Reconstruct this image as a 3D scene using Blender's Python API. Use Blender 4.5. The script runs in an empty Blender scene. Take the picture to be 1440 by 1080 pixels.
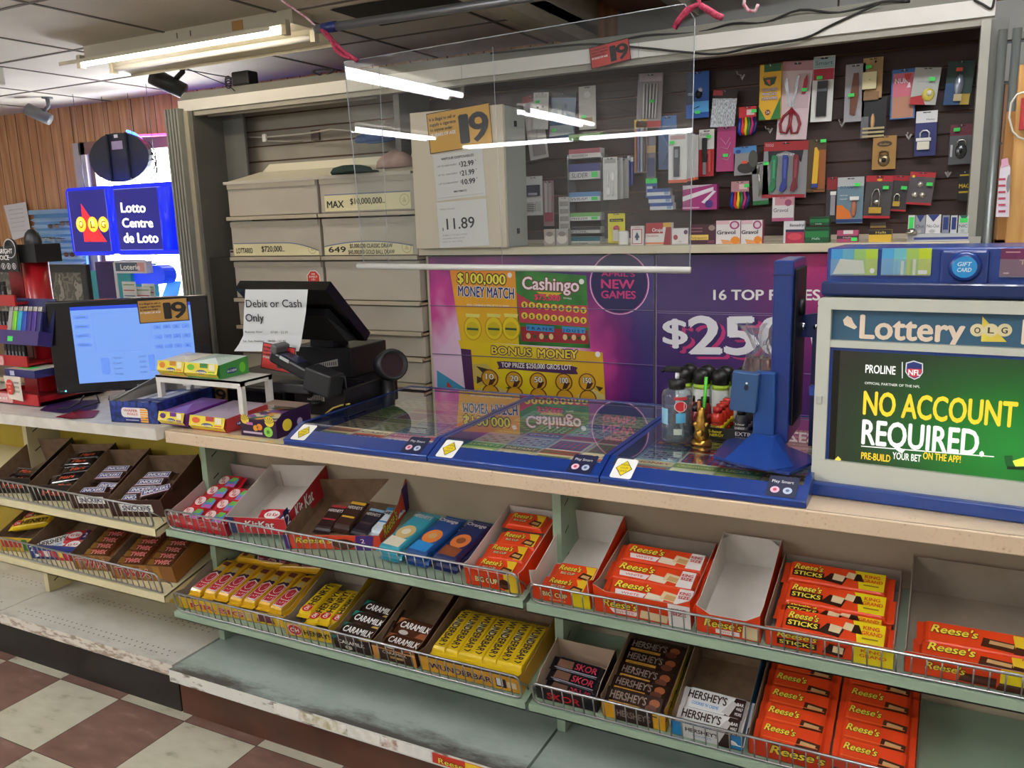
import bpy, bmesh, math, random
from mathutils import Matrix, Vector
random.seed(7)
S = bpy.context.scene
COL = S.collection
# ---------------- camera, world, lights, exposure ----------------
F_PX = 1185.0
CAM = Vector((2.38335, -1.65697, 1.54248))
YAW, PITCH, ROLL = 0.480086, 0.195363, -0.0310963
_f = Vector((-math.sin(YAW) * math.cos(PITCH), math.cos(YAW) * math.cos(PITCH), -math.sin(PITCH)))
_r = Vector((math.cos(YAW), math.sin(YAW), 0))
_u = _r.cross(_f)
RT = math.cos(ROLL) * _r + math.sin(ROLL) * _u
UP = -math.sin(ROLL) * _r + math.cos(ROLL) * _u
cd = bpy.data.cameras.new('camera')
cam = bpy.data.objects.new('camera', cd)
COL.objects.link(cam)
cam.matrix_world = Matrix(((RT.x, UP.x, -_f.x, CAM.x), (RT.y, UP.y, -_f.y, CAM.y), (RT.z, UP.z, -_f.z, CAM.z), (0, 0, 0, 1)))
cd.sensor_width = 36.0
cd.lens = 36.0 * F_PX / 1440.0
cd.clip_start = 0.02
S.camera = cam
S.view_settings.view_transform = 'Standard'
S.view_settings.look = 'None'
S.view_settings.exposure = EXPOSURE = 1.12
S.view_settings.gamma = 1.0
S.cycles.max_bounces = 10
S.cycles.transparent_max_bounces = 16
S.cycles.caustics_reflective = False
S.cycles.caustics_refractive = False
S.cycles.sample_clamp_indirect = 6.0
W = bpy.data.worlds.new('daylight')
S.world = W
W.use_nodes = True
_bg = W.node_tree.nodes['Background']
_bg.inputs[0].default_value = (0.93, 0.97, 1.0, 1)
_bg.inputs[1].default_value = 9.0
TUBE_W = 26.0          # emission strength of the ceiling tubes


def at(u, v, x=None, y=None, z=None):
    """world point seen at pixel (u, v) of the 1440x1080 frame on the plane x=, y= or z="""
    d = _f + (u - 720) / F_PX * RT - (v - 540) / F_PX * UP
    i, val = (0, x) if x is not None else (1, y) if y is not None else (2, z)
    return CAM + d * ((val - CAM[i]) / d[i])


# ---------------- materials ----------------
_mats = {}


def lin(h):
    if not isinstance(h, str):
        return tuple(h)
    h = h.lstrip('#')
    c = [int(h[i:i + 2], 16) / 255 for i in (0, 2, 4)]
    return tuple(v / 12.92 if v <= .04045 else ((v + .055) / 1.055) ** 2.4 for v in c)


def M(col, rough=.5, metal=0.0, emit=0.0, spec=.5, coat=0.0):
    """plain principled material by colour"""
    k = (col, rough, metal, emit, spec, coat)
    if k in _mats:
        return _mats[k]
    m = bpy.data.materials.new('mat_%d' % len(_mats))
    m.use_nodes = True
    b = m.node_tree.nodes['Principled BSDF']
    b.inputs['Base Color'].default_value = (*lin(col), 1)
    b.inputs['Roughness'].default_value = rough
    b.inputs['Metallic'].default_value = metal
    b.inputs['Specular IOR Level'].default_value = spec
    b.inputs['Coat Weight'].default_value = coat
    if emit:
        b.inputs['Emission Color'].default_value = (*lin(col), 1)
        b.inputs['Emission Strength'].default_value = emit
    _mats[k] = m
    return m


def NM(name, build):
    """node material made by build(tree, principled)"""
    if name in _mats:
        return _mats[name]
    m = bpy.data.materials.new(name)
    m.use_nodes = True
    build(m.node_tree, m.node_tree.nodes['Principled BSDF'])
    _mats[name] = m
    return m


def nd(t, kind, **kw):
    n = t.nodes.new('ShaderNode' + kind)
    for k, v in kw.items():
        if k.startswith('i_'):
            n.inputs[k[2:].replace('_', ' ')].default_value = v
        else:
            setattr(n, k, v)
    return n


def ramp(t, stops, src, interp='LINEAR'):
    r = nd(t, 'ValToRGB')
    r.color_ramp.interpolation = interp
    e = r.color_ramp.elements
    while len(e) < len(stops):
        e.new(0.5)
    for el, (p, c) in zip(e, stops):
        el.position = p
        el.color = (*lin(c), 1)
    t.links.new(src, r.inputs[0])
    return r.outputs[0]


def coords(t, scale=(1, 1, 1), rot=(0, 0, 0), obj=True):
    tc = nd(t, 'TexCoord')
    mp = nd(t, 'Mapping')
    mp.inputs['Scale'].default_value = scale
    mp.inputs['Rotation'].default_value = rot
    t.links.new(tc.outputs['Object'], mp.inputs[0])
    return mp.outputs[0]


def noisy(name, c1, c2, scale=20, rough=.5, lo=.35, hi=.65, stretch=(1, 1, 1), detail=4, metal=0, bump=0.0, coat=0.0):
    def b(t, p):
        n = nd(t, 'TexNoise')
        n.inputs['Scale'].default_value = scale
        n.inputs['Detail'].default_value = detail
        t.links.new(coords(t, stretch), n.inputs['Vector'])
        t.links.new(ramp(t, [(lo, c1), (hi, c2)], n.outputs['Fac']), p.inputs['Base Color'])
        p.inputs['Roughness'].default_value = rough
        p.inputs['Metallic'].default_value = metal
        p.inputs['Coat Weight'].default_value = coat
        if bump:
            bp = nd(t, 'Bump')
            bp.inputs['Strength'].default_value = bump
            bp.inputs['Distance'].default_value = .002
            t.links.new(n.outputs['Fac'], bp.inputs['Height'])
            t.links.new(bp.outputs[0], p.inputs['Normal'])
    return NM(name, b)


def grad(name, axis, c_stops, lo, hi, rough=.4, coat=0.0):
    """printed colour blend along one object axis (a print, not shading)"""
    def b(t, p):
        sx = nd(t, 'SeparateXYZ')
        tc = nd(t, 'TexCoord')
        t.links.new(tc.outputs['Object'], sx.inputs[0])
        mr = nd(t, 'MapRange')
        mr.inputs[1].default_value = lo
        mr.inputs[2].default_value = hi
        t.links.new(sx.outputs['XYZ'.index(axis)], mr.inputs[0])
        t.links.new(ramp(t, c_stops, mr.outputs[0]), p.inputs['Base Color'])
        p.inputs['Roughness'].default_value = rough
        p.inputs['Coat Weight'].default_value = coat
    return NM(name, b)


def clear(name, tint='FFFFFF', refl=1.0, rough=.02, haze=0.0, ior=1.45):
    """thin clear plastic or glass: see-through with a Fresnel reflection"""
    def b(t, p):
        out = t.nodes['Material Output']
        tr = nd(t, 'BsdfTransparent')
        tr.inputs[0].default_value = (*lin(tint), 1)
        gl = nd(t, 'BsdfGlossy')
        gl.inputs['Roughness'].default_value = rough
        fr = nd(t, 'Fresnel')
        ge = nd(t, 'NewGeometry')
        ii = nd(t, 'MapRange')
        ii.inputs[3].default_value = ior
        ii.inputs[4].default_value = 1 / ior
        t.links.new(ge.outputs['Backfacing'], ii.inputs[0])
        t.links.new(ii.outputs[0], fr.inputs[0])
        mu = nd(t, 'Math', operation='MULTIPLY')
        mu.inputs[1].default_value = refl
        t.links.new(fr.outputs[0], mu.inputs[0])
        mx = nd(t, 'MixShader')
        t.links.new(mu.outputs[0], mx.inputs[0])
        t.links.new(tr.outputs[0], mx.inputs[1])
        t.links.new(gl.outputs[0], mx.inputs[2])
        last = mx.outputs[0]
        if haze:
            df = nd(t, 'BsdfDiffuse')
            df.inputs[0].default_value = (.8, .85, .9, 1)
            m2 = nd(t, 'MixShader')
            m2.inputs[0].default_value = haze
            t.links.new(last, m2.inputs[1])
            t.links.new(df.outputs[0], m2.inputs[2])
            last = m2.outputs[0]
        t.links.new(last, out.inputs[0])
    return NM(name, b)


# ---------------- lettering ----------------
_txt = {}


def glyphs(s, bold=0.0, shear=0.0):
    """flat outline mesh of a string, normalised to left=0, baseline=0, cap height=1 -> (verts, faces, width)"""
    k = (s, bold, shear)
    if k in _txt:
        return _txt[k]
    c = bpy.data.curves.new('t', 'FONT')
    c.body = s
    c.offset = bold
    c.shear = shear
    c.resolution_u = 3
    c.fill_mode = 'FRONT'
    o = bpy.data.objects.new('t', c)
    me = bpy.data.meshes.new_from_object(o)
    vs = [(v.co.x, v.co.y) for v in me.vertices]
    fs = [tuple(f.vertices) for f in me.polygons]
    bpy.data.objects.remove(o)
    bpy.data.curves.remove(c)
    bpy.data.meshes.remove(me)
    x0 = min(v[0] for v in vs)
    x1 = max(v[0] for v in vs)
    H = .73
    vs = [((x - x0) / H, y / H) for x, y in vs]
    _txt[k] = (vs, fs, (x1 - x0) / H)
    return _txt[k]


def q2(u, v, y):
    p = at(u, v, y=y)
    return (p.x, p.z)


# ---------------- mesh builder ----------------
def FR(x=0, y=0, z=0):
    """face towards -Y: right=+X, up=+Z"""
    return Matrix(((1, 0, 0, x), (0, 0, -1, y), (0, 1, 0, z), (0, 0, 0, 1)))


def TP(x=0, y=0, z=0, rot=0.0):
    """face towards +Z: right=+X, up=+Y"""
    return Matrix.Translation((x, y, z)) @ Matrix.Rotation(rot, 4, 'Z')


def FX(x=0, y=0, z=0):
    """face towards +X: right=+Y, up=+Z"""
    return Matrix(((0, 0, 1, x), (1, 0, 0, y), (0, 1, 0, z), (0, 0, 0, 1)))


def T(x, y, z, rx=0, ry=0, rz=0):
    from mathutils import Euler
    return Matrix.Translation((x, y, z)) @ Euler((rx, ry, rz)).to_matrix().to_4x4()


class MB:
    def __init__(s, X=None):
        s.v, s.f, s.mi, s.sm, s.mats = [], [], [], [], []
        s.X = X or Matrix()

    def _m(s, m):
        if isinstance(m, str):
            m = M(m)
        if m not in s.mats:
            s.mats.append(m)
        return s.mats.index(m)

    def add(s, vs, fs, m, smooth=False, X=None):
        X = s.X @ X if X is not None else s.X
        b = len(s.v)
        s.v += [tuple(X @ Vector(v)) for v in vs]
        flip = X.to_3x3().determinant() < 0
        i = s._m(m)
        for f in fs:
            g = [b + k for k in f]
            s.f.append(g[::-1] if flip else g)
            s.mi.append(i)
            s.sm.append(smooth)
        return s

    def box(s, x0, x1, y0, y1, z0, z1, m, X=None, bev=0.0, mats=None):
        """mats: optional dict face->material, faces: x- x+ y- y+ z- z+"""
        if bev:
            bm = bmesh.new()
            bmesh.ops.create_cube(bm, size=1)
            for v in bm.verts:
                v.co = (x0 + (v.co.x + .5) * (x1 - x0), y0 + (v.co.y + .5) * (y1 - y0), z0 + (v.co.z + .5) * (z1 - z0))
            bmesh.ops.bevel(bm, geom=list(bm.edges), offset=bev, segments=2, profile=.5, affect='EDGES')
            vs = [v.co[:] for v in bm.verts]
            bm.verts.index_update()
            fs = [[v.index for v in f.verts] for f in bm.faces]
            bm.free()
            return s.add(vs, fs, m, False, X)
        vs = [(x, y, z) for x in (x0, x1) for y in (y0, y1) for z in (z0, z1)]
        F = {'x-': (0, 1, 3, 2), 'x+': (4, 6, 7, 5), 'y-': (0, 4, 5, 1), 'y+': (2, 3, 7, 6), 'z-': (0, 2, 6, 4), 'z+': (1, 5, 7, 3)}
        mats = mats or {}
        for k, f in F.items():
            s.add([vs[i] for i in f], [(0, 1, 2, 3)], mats.get(k, m), False, X)
        return s

    def poly(s, pts, m, X=None):
        """flat n-gon; pts 2D (local z=0) or 3D"""
        vs = [(p[0], p[1], p[2] if len(p) > 2 else 0) for p in pts]
        return s.add(vs, [tuple(range(len(vs)))], m, False, X)

    def rect(s, x0, y0, x1, y1, m, X=None, e=0.0, r=0.0):
        if r:
            pts = []
            for cx, cy, a in ((x1 - r, y1 - r, 0), (x0 + r, y1 - r, 90), (x0 + r, y0 + r, 180), (x1 - r, y0 + r, 270)):
                for k in range(5):
                    t = math.radians(a + 22.5 * k)
                    pts.append((cx + r * math.cos(t), cy + r * math.sin(t), e))
            return s.poly(pts, m, X)
        return s.poly([(x0, y0, e), (x1, y0, e), (x1, y1, e), (x0, y1, e)], m, X)

    def ell(s, cx, cy, rx, ry, m, X=None, e=0.0, n=24):
        return s.poly([(cx + rx * math.cos(2 * math.pi * k / n), cy + ry * math.sin(2 * math.pi * k / n), e) for k in range(n)], m, X)

    def ring(s, cx, cy, r0, r1, m, X=None, e=0.0, n=24, sy=1.0):
        vs, fs = [], []
        for k in range(n):
            a = 2 * math.pi * k / n
            for r in (r0, r1):
                vs.append((cx + r * math.cos(a), cy + sy * r * math.sin(a), e))
        for k in range(n):
            a, b = 2 * k, 2 * ((k + 1) % n)
            fs.append((a, a + 1, b + 1, b))
        return s.add(vs, fs, m, False, X)

    def prism(s, pts, d0, d1, m, X=None, side=None, caps=True):
        """extrude 2D polygon (counter-clockwise) from z=d0 to z=d1"""
        n = len(pts)
        vs = [(p[0], p[1], d0) for p in pts] + [(p[0], p[1], d1) for p in pts]
        if caps:
            s.add(vs, [tuple(range(n))[::-1], tuple(range(n, 2 * n))], m, False, X)
        s.add(vs, [(k, (k + 1) % n, n + (k + 1) % n, n + k) for k in range(n)], side or m, False, X)
        return s

    def tube(s, path, r, m, n=8, X=None, closed=False, caps=True):
        P = [Vector(p) for p in path]
        vs, fs = [], []
        N = len(P)
        up = None
        for i, p in enumerate(P):
            a = P[(i - 1) % N] if (closed or i) else P[i]
            b = P[(i + 1) % N] if (closed or i < N - 1) else P[i]
            t = (b - a)
            if t.length < 1e-9:
                t = Vector((0, 0, 1))
            t.normalize()
            if up is None:
                up = t.orthogonal().normalized()
            else:
                up = up - t * up.dot(t)
                up = up.normalized() if up.length > 1e-6 else t.orthogonal().normalized()
            bn = t.cross(up)
            rr = r[i] if isinstance(r, (list, tuple)) else r
            for k in range(n):
                an = 2 * math.pi * k / n
                vs.append(p + up * (rr * math.cos(an)) + bn * (rr * math.sin(an)))
        for i in range(N if closed else N - 1):
            j = (i + 1) % N
            for k in range(n):
                k2 = (k + 1) % n
                fs.append((i * n + k, i * n + k2, j * n + k2, j * n + k))
        if caps and not closed:
            fs.append(tuple(range(n))[::-1])
            fs.append(tuple((N - 1) * n + k for k in range(n)))
        return s.add(vs, fs, m, True, X)

    def lathe(s, prof, m, n=20, X=None, smooth=True):
        """profile of (radius, z), turned about local z"""
        vs, fs = [], []
        for r, z in prof:
            for k in range(n):
                a = 2 * math.pi * k / n
                vs.append((r * math.cos(a), r * math.sin(a), z))
        for i in range(len(prof) - 1):
            for k in range(n):
                k2 = (k + 1) % n
                fs.append((i * n + k, i * n + k2, (i + 1) * n + k2, (i + 1) * n + k))
        if prof[0][0] > 1e-6:
            fs.append(tuple(range(n))[::-1])
        if prof[-1][0] > 1e-6:
            fs.append(tuple((len(prof) - 1) * n + k for k in range(n)))
        return s.add(vs, fs, m, smooth, X)

    def ball(s, c, r, m, n=12, X=None, sc=(1, 1, 1)):
        prof = [(max(1e-7, r * math.sin(math.pi * i / 8)), -r * math.cos(math.pi * i / 8)) for i in range(9)]
        Y = Matrix.Translation(c) @ Matrix.Diagonal((*sc, 1))
        return s.lathe(prof, m, n, (X @ Y) if X is not None else Y)

    def text(s, txt, x, y, h, m, X=None, w=None, bold=0.0, shear=0.0, al='l', e=.0006, out=None, ow=.045):
        """lettering: cap height h at (x, y); w squeezes or stretches to that width; out = outline material"""
        bold, ow = min(bold, .026), min(ow, .075)
        vs, fs, wr = glyphs(txt, 0.0, shear)
        sx = (w / wr) if w else h
        x += {'l': 0, 'c': -wr * sx / 2, 'r': -wr * sx}[al]
        if out:                                   # outline: the letters spread a little in eight directions
            r = ow * 1.9 * min(h, sx * 1.2)
            for k in range(8):
                c_, s_ = r * math.cos(k * math.pi / 4), r * math.sin(k * math.pi / 4)
                s.add([(x + c_ + a * sx, y + s_ + b * h, e + .00007 * k) for a, b in vs], fs, out, False, X)
            e += .0008
        if bold:                                  # heavier strokes: four copies a hair apart
            bx, by = bold * 1.5 * min(sx, h * 1.15), bold * 1.1 * h
            for k, (c_, s_) in enumerate(((-bx, 0), (bx, 0), (0, -by), (0, by))):
                s.add([(x + c_ + a * sx, y + s_ + b * h, e + .00007 * k) for a, b in vs], fs, m, False, X)
        else:
            s.add([(x + a * sx, y + b * h, e) for a, b in vs], fs, m, False, X)
        return s

    def ptext(s, txt, u0, u1, vb0, vb1, vt, y, m, **k):
        """lettering on the plane y=, left end at pixel (u0, vb0), right end at (u1, vb1), cap top of the first letter at vt"""
        a, b, c = at(u0, vb0, y=y), at(u1, vb1, y=y), at(u0, vt, y=y)
        r = (b - a).normalized()
        n = Vector((0, -1, 0))
        up = n.cross(r)
        X = Matrix(((r.x, up.x, n.x, a.x), (r.y, up.y, n.y, a.y), (r.z, up.z, n.z, a.z), (0, 0, 0, 1)))
        return s.text(txt, 0, 0, (c - a).length, m, X, w=(b - a).length, **k)

    def ppoly(s, pts, y, m, e=0.0):
        return s.poly([(*q2(u, v, y), e) for u, v in pts], m, FR(0, y))

    def pell(s, u, v, ru, rv, y, m, e=0.0, n=24):
        c, a, b = q2(u, v, y), q2(u + ru, v, y), q2(u, v - rv, y)
        return s.ell(c[0], c[1], abs(a[0] - c[0]), abs(b[1] - c[1]), m, FR(0, y), e, n)

    def build(s, name, parent=None, label=None, cat=None, group=None, kind=None, loc=None, X=None):
        me = bpy.data.meshes.new(name)
        v = s.v
        if loc is not None:
            L = Vector(loc)
            v = [tuple(Vector(p) - L) for p in s.v]
        me.from_pydata(v, [], s.f)
        for m in s.mats:
            me.materials.append(m)
        me.polygons.foreach_set('material_index', s.mi)
        me.polygons.foreach_set('use_smooth', s.sm)
        me.update()
        o = bpy.data.objects.new(name, me)
        COL.objects.link(o)
        if loc is not None:
            o.location = loc
        if X is not None:
            o.matrix_world = X
        if parent is not None:
            o.parent = parent
        tag(o, label, cat, group, kind)
        return o


def tag(o, label=None, cat=None, group=None, kind=None):
    for k, v in (('label', label), ('category', cat), ('group', group), ('kind', kind)):
        if v:
            o[k] = v
    return o


def thing(name, label, cat, X=None, group=None):
    o = bpy.data.objects.new(name, None)
    o.empty_display_size = .05
    COL.objects.link(o)
    if X is not None:
        o.matrix_world = X if isinstance(X, Matrix) else Matrix.Translation(X)
    return tag(o, label, cat, group)


def dup(o, X, label=None, group=None):
    """copy of a thing with copies of its parts and sub-parts"""
    c = o.copy()
    COL.objects.link(c)
    c.matrix_world = X
    for ch in o.children:
        d = ch.copy()
        COL.objects.link(d)
        d.parent = c
        for g in ch.children:
            h = g.copy()
            COL.objects.link(h)
            h.parent = d
    return tag(c, label, None, group)


def struct(o):
    o['kind'] = 'structure'
    return o


ORD = ['first', 'second', 'third', 'fourth', 'fifth', 'sixth', 'seventh', 'eighth', 'ninth', 'tenth', 'eleventh', 'twelfth']


def ordl(i, n, lo='leftmost', hi='rightmost', side='left'):
    if i == 0:
        return lo
    if i == n - 1:
        return hi
    return '%s from the %s' % (ORD[i], side)


WHITE, BLACK = M('F4F3EE'), M('101012')
STEEL = M('9A9C9C', .3, .9)
CHROME = M('C8CACC', .18, 1.0)
DKSTEEL = M('6E7070', .35, .9)
GREENP = M('45E060', .5)
# ================= the setting =================
ZC = 2.37
YW = 2.30
TL = 0.3048


def _floor(t, p):
    tc = nd(t, 'TexCoord')
    mp = nd(t, 'Mapping')
    mp.inputs['Location'].default_value = (0, 0, .5)
    mp.inputs['Scale'].default_value = (1 / TL, 1 / TL, 0)
    t.links.new(tc.outputs['Object'], mp.inputs[0])
    ck = nd(t, 'TexChecker')
    ck.inputs['Scale'].default_value = 1
    ck.inputs[1].default_value = (0, 0, 0, 1)
    ck.inputs[2].default_value = (1, 1, 1, 1)
    t.links.new(mp.outputs[0], ck.inputs[0])
    n = nd(t, 'TexNoise')
    n.inputs['Scale'].default_value = 9
    n.inputs['Detail'].default_value = 8
    t.links.new(coords(t, (1, 2.5, 1), (0, 0, .6)), n.inputs['Vector'])
    br = ramp(t, [(.3, '6B4F45'), (.6, '7B5D52'), (.8, '957C6E')], n.outputs['Fac'])
    cr = ramp(t, [(.28, '8F8974'), (.4, 'B2AE9A'), (.7, 'BEBBA8')], n.outputs['Fac'])
    mx = nd(t, 'MixRGB')
    t.links.new(ck.outputs['Fac'], mx.inputs[0])
    t.links.new(cr, mx.inputs[1])
    t.links.new(br, mx.inputs[2])
    fr = nd(t, 'VectorMath', operation='FRACTION')
    t.links.new(mp.outputs[0], fr.inputs[0])
    sx = nd(t, 'SeparateXYZ')
    t.links.new(fr.outputs[0], sx.inputs[0])
    mn = nd(t, 'Math', operation='MINIMUM')
    t.links.new(sx.outputs[0], mn.inputs[0])
    t.links.new(sx.outputs[1], mn.inputs[1])
    lt = nd(t, 'Math', operation='LESS_THAN')
    lt.inputs[1].default_value = .011
    t.links.new(mn.outputs[0], lt.inputs[0])
    m2 = nd(t, 'MixRGB')
    m2.inputs[2].default_value = (*lin('4A3A32'), 1)
    t.links.new(lt.outputs[0], m2.inputs[0])
    t.links.new(mx.outputs[0], m2.inputs[1])
    t.links.new(m2.outputs[0], p.inputs['Base Color'])
    p.inputs['Roughness'].default_value = .45


def _panel(t, p):
    tc = nd(t, 'TexCoord')
    sx = nd(t, 'SeparateXYZ')
    t.links.new(tc.outputs['Object'], sx.inputs[0])
    d = nd(t, 'Math', operation='DIVIDE')
    d.inputs[1].default_value = .6
    t.links.new(sx.outputs[0], d.inputs[0])
    f = nd(t, 'Math', operation='FRACT')
    t.links.new(d.outputs[0], f.inputs[0])
    g = ramp(t, [(0, '000000'), (.012, 'FFFFFF'), (.21, '000000'), (.222, 'FFFFFF'), (.36, '000000'), (.372, 'FFFFFF'), (.62, '000000'),
                 (.632, 'FFFFFF'), (.8, '000000'), (.812, 'FFFFFF')], f.outputs[0], 'CONSTANT')
    n = nd(t, 'TexNoise')
    n.inputs['Scale'].default_value = 6
    n.inputs['Detail'].default_value = 6
    t.links.new(coords(t, (5, 1, .35)), n.inputs['Vector'])
    w = ramp(t, [(.3, 'A8764C'), (.5, 'C48E62'), (.7, 'D6A67C')], n.outputs['Fac'])
    m = nd(t, 'MixRGB')
    m.inputs[1].default_value = (*lin('4E3222'), 1)
    t.links.new(g, m.inputs[0])
    t.links.new(w, m.inputs[2])
    t.links.new(m.outputs[0], p.inputs['Base Color'])
    p.inputs['Roughness'].default_value = .5


M_FLOOR = NM('checker_tile', _floor)
M_PANEL = NM('wood_panelling', _panel)
M_WALL = noisy('cream_paint', 'E2DCCE', 'EAE4D8', 3, .8)
M_CEIL = noisy('ceiling_board', 'CFC8BD', 'D8D1C6', 3, .9)
M_GRID = M('6A625A', .7)

XL, XR, YF = -5.2, 4.4, -7.0
ZH = 2.8
struct(MB().box(XL, XR, YF, YW, -.05, 0, M_FLOOR).build('floor'))
# ceiling: low boards left of the bulkhead, an open higher bay right of it behind the header
XB = .84
YH_ = -.4
b = MB().box(XL, XR, YF, YH_, ZC, ZC + .04, M_CEIL).box(XL, XB, YH_, YW, ZC, ZC + .04, M_CEIL)
b.box(XB, XR, YH_, YW + .1, ZH, ZH + .04, M('C2BAAE', .9))
cl = struct(b.build('ceiling'))
b = MB()
for i in range(-7, 7):
    x = -.685 + .63 * i
    if XL < x < XR:
        b.box(x - .007, x + .007, YF, YH_ if x > XB else YW, ZC - .004, ZC, M_GRID)
for j in range(-12, 4):
    y = 1.12 + .63 * j
    if y < YW - .1:
        b.box(XL, XR if y < YH_ else XB, y - .007, y + .007, ZC - .004, ZC, M_GRID)
struct(b.build('trim_1'))
# dark sheet under the boards, painted for the shade of an open tile
p0, p1 = at(640, 46, z=ZC), at(722, 30, z=ZC)
struct(MB().box(.15, .72, 1.18, 1.52, ZC - .006, ZC - .0045, M('17140F', .9)).build('void_shade_sheet'))
b = MB().box(XB - .1, XB, YH_ - .05, YW, ZC - .05, ZH, M('BDB6A6', .8))
b.box(1.27, 1.33, YH_, YW, ZC + .02, ZH, M('B5AE9F', .8)).box(XB, XR, YH_ - .05, YH_, ZC, ZH, M('C7BFB0', .9))
struct(b.build('trim_3'))
# walls
WX0, WX1, WZ0, WZ1 = -2.92, -1.42, .85, 2.075
b = MB()
for x0, x1, z0, z1 in ((XL, WX0, 0, ZC + .4), (WX1, XR, 0, ZC + .45), (WX0, WX1, 0, WZ0), (WX0, WX1, WZ1, ZC + .4)):
    b.box(x0, x1, YW, YW + .1, z0, z1, M_PANEL)
struct(b.build('wall_back'))
struct(MB().box(XL - .1, XL, YF, YW, 0, ZC, M_WALL).build('wall_left'))
struct(MB().box(XR, XR + .1, YF, YW, 0, ZH + .04, M_WALL).build('wall_right'))
struct(MB().box(XL, XR, YF - .1, YF, 0, ZC, M_WALL).build('wall_front'))
# window
M_WF = M('B9B2A6', .5)
wf = MB()
for a in ((WX0 - .06, WX0 + .06, WZ0 - .06, WZ1 + .05), (WX1 - .06, WX1 + .06, WZ0 - .06, WZ1 + .05)):
    wf.box(a[0], a[1], YW - .03, YW + .06, a[2], a[3], M_WF)
wf.box(WX0, WX1, YW - .03, YW + .06, WZ1 - .03, WZ1 + .05, M('8E6A58', .6)).box(WX0, WX1, YW - .05, YW + .06, WZ0 - .06, WZ0 + .02, M_WF)
wf.box(WX0 + .06, WX0 + .1, YW, YW + .04, WZ0, WZ1, M('7B6558', .6))
wo = struct(wf.build('window_1'))
MB().box(WX0, WX1, YW + .05, YW + .056, WZ0, WZ1, clear('window_glass', 'FFFFFF')).build('pane', wo)

# slat panels on the wall over the header, in the high bay
M_SLATG = M('A9ABA8', .6)
b = MB()
z = 2.0
while z < ZH - .02:
    for x0, x1 in ((.95, 1.905), (1.913, 3.1)):
        b.box(x0, x1, YW - .03, YW - .005, z, min(z + .145, ZH), M_SLATG)
    z += .152
b.box(.95, 3.1, YW - .012, YW - .002, 2.0, ZH, M('5C3A26', .7))
struct(b.build('trim_4'))

# ceiling fluorescent fixtures
M_HOUS = M('CBC3AE', .5)
M_REFL = M('D9D2BC', .45)
M_TUBE = M('F5F8FF', .5, 0, TUBE_W)
M_OFF = M('E8E6E0', .3)


M_TUBE2 = M('FFF4E2', .5, 0, 8.5)


def fixture(label, X, group, lit=(1, 0), detail=True):
    """1.24 m twin tube fixture along local x, top at local z=0"""
    t = thing('fluorescent_light', label, 'ceiling light', X, group)
    L = .62
    h = MB().box(-L, L, -.055, .055, -.055, 0, M_HOUS)
    if detail:
        h.box(.30, .36, -.0565, -.055, -.045, -.008, M('B98A4E', .7))
        for x in (-.02, .06):
            h.box(x, x + .006, -.0562, -.055, -.036, -.014, M('5E584A'))
    h.build('housing', t)
    r = MB()
    for s in (1, -1) if detail else ():
        r.poly([(-L, s * .055, -.05), (L, s * .055, -.05), (L, s * .19, -.088), (-L, s * .19, -.088)], M_REFL)
        r.poly([(-L, s * .19, -.088), (L, s * .19, -.088), (L, s * .19, -.104), (-L, s * .19, -.104)], M_REFL)
        r.poly([(-L, s * .055, -.051), (L, s * .055, -.051), (L, s * .189, -.090), (-L, s * .189, -.090)], M_REFL)
    if detail:
        r.build('reflector', t)
    for k, s in enumerate((-1, 1)):
        y = s * (.085 if detail else .05)
        zt_ = -.082 if detail else -.105
        tb = MB().tube([(-L + .03, y, zt_), (L - .03, y, zt_)], .013 if detail else .016, (M_TUBE2 if detail else M_TUBE) if lit[k] else M_OFF, 10).build('tube', t)
        for x in (-L + .012, L - .012):
            MB().box(x - .012, x + .012, y - .014, y + .014, zt_ - .02, -.045, M_HOUS).build('lamp_holder', t)
    return t


GF = 'ceiling fluorescent fixtures'
fixture('long fluorescent fixture with metal reflector over the clerk side, upper left of the store counter', Matrix.Translation((-.59, 1.15, ZC)), GF, (1, 0))
k = 0
for x, ys in ((-.32, (-1.55, -3.65)), (-1.9, (-1.55, -3.75)), (2.35, (-1.3, -3.4))):
    for y in ys:
        fixture('fluorescent fixture on the ceiling over the shop floor', T(x, y, ZC, 0, 0, math.pi / 2), GF, (1, 1), False)

fixture('fluorescent fixture in the high bay over the right counter', T(2.5, .3, ZH, 0, 0, 0), GF, (1, 1), False)
for x in (-1.55, -.25):
    fixture('fluorescent fixture on the ceiling far behind the shop floor', T(x, -5.4, ZC, 0, 0, 0), GF, (1, 1), False)
# floor mat
q0 = at(392, 1078, z=0)
b = MB().box(.82, 2.6, -1.4, -.235, 0, .008, noisy('mat_rubber', '1B1816', '2A2624', 60, .9), bev=.002)
tag(b.build('floor_mat'), 'black rubber mat lying on the checkered floor in front of the counter', 'floor mat')
# ================= shelving under the counter =================
M_CREAM = noisy('cream_steel', 'CFC59C', 'D8CFA8', 6, .45)
M_GREEN = noisy('green_steel', '8DA38C', '98AD97', 6, .45)
M_YEL = noisy('yellow_back', 'B39A2E', 'BBA338', 4, .6)
M_BEIGE = noisy('beige_back', 'A39781', 'AEA28C', 5, .6)


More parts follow.
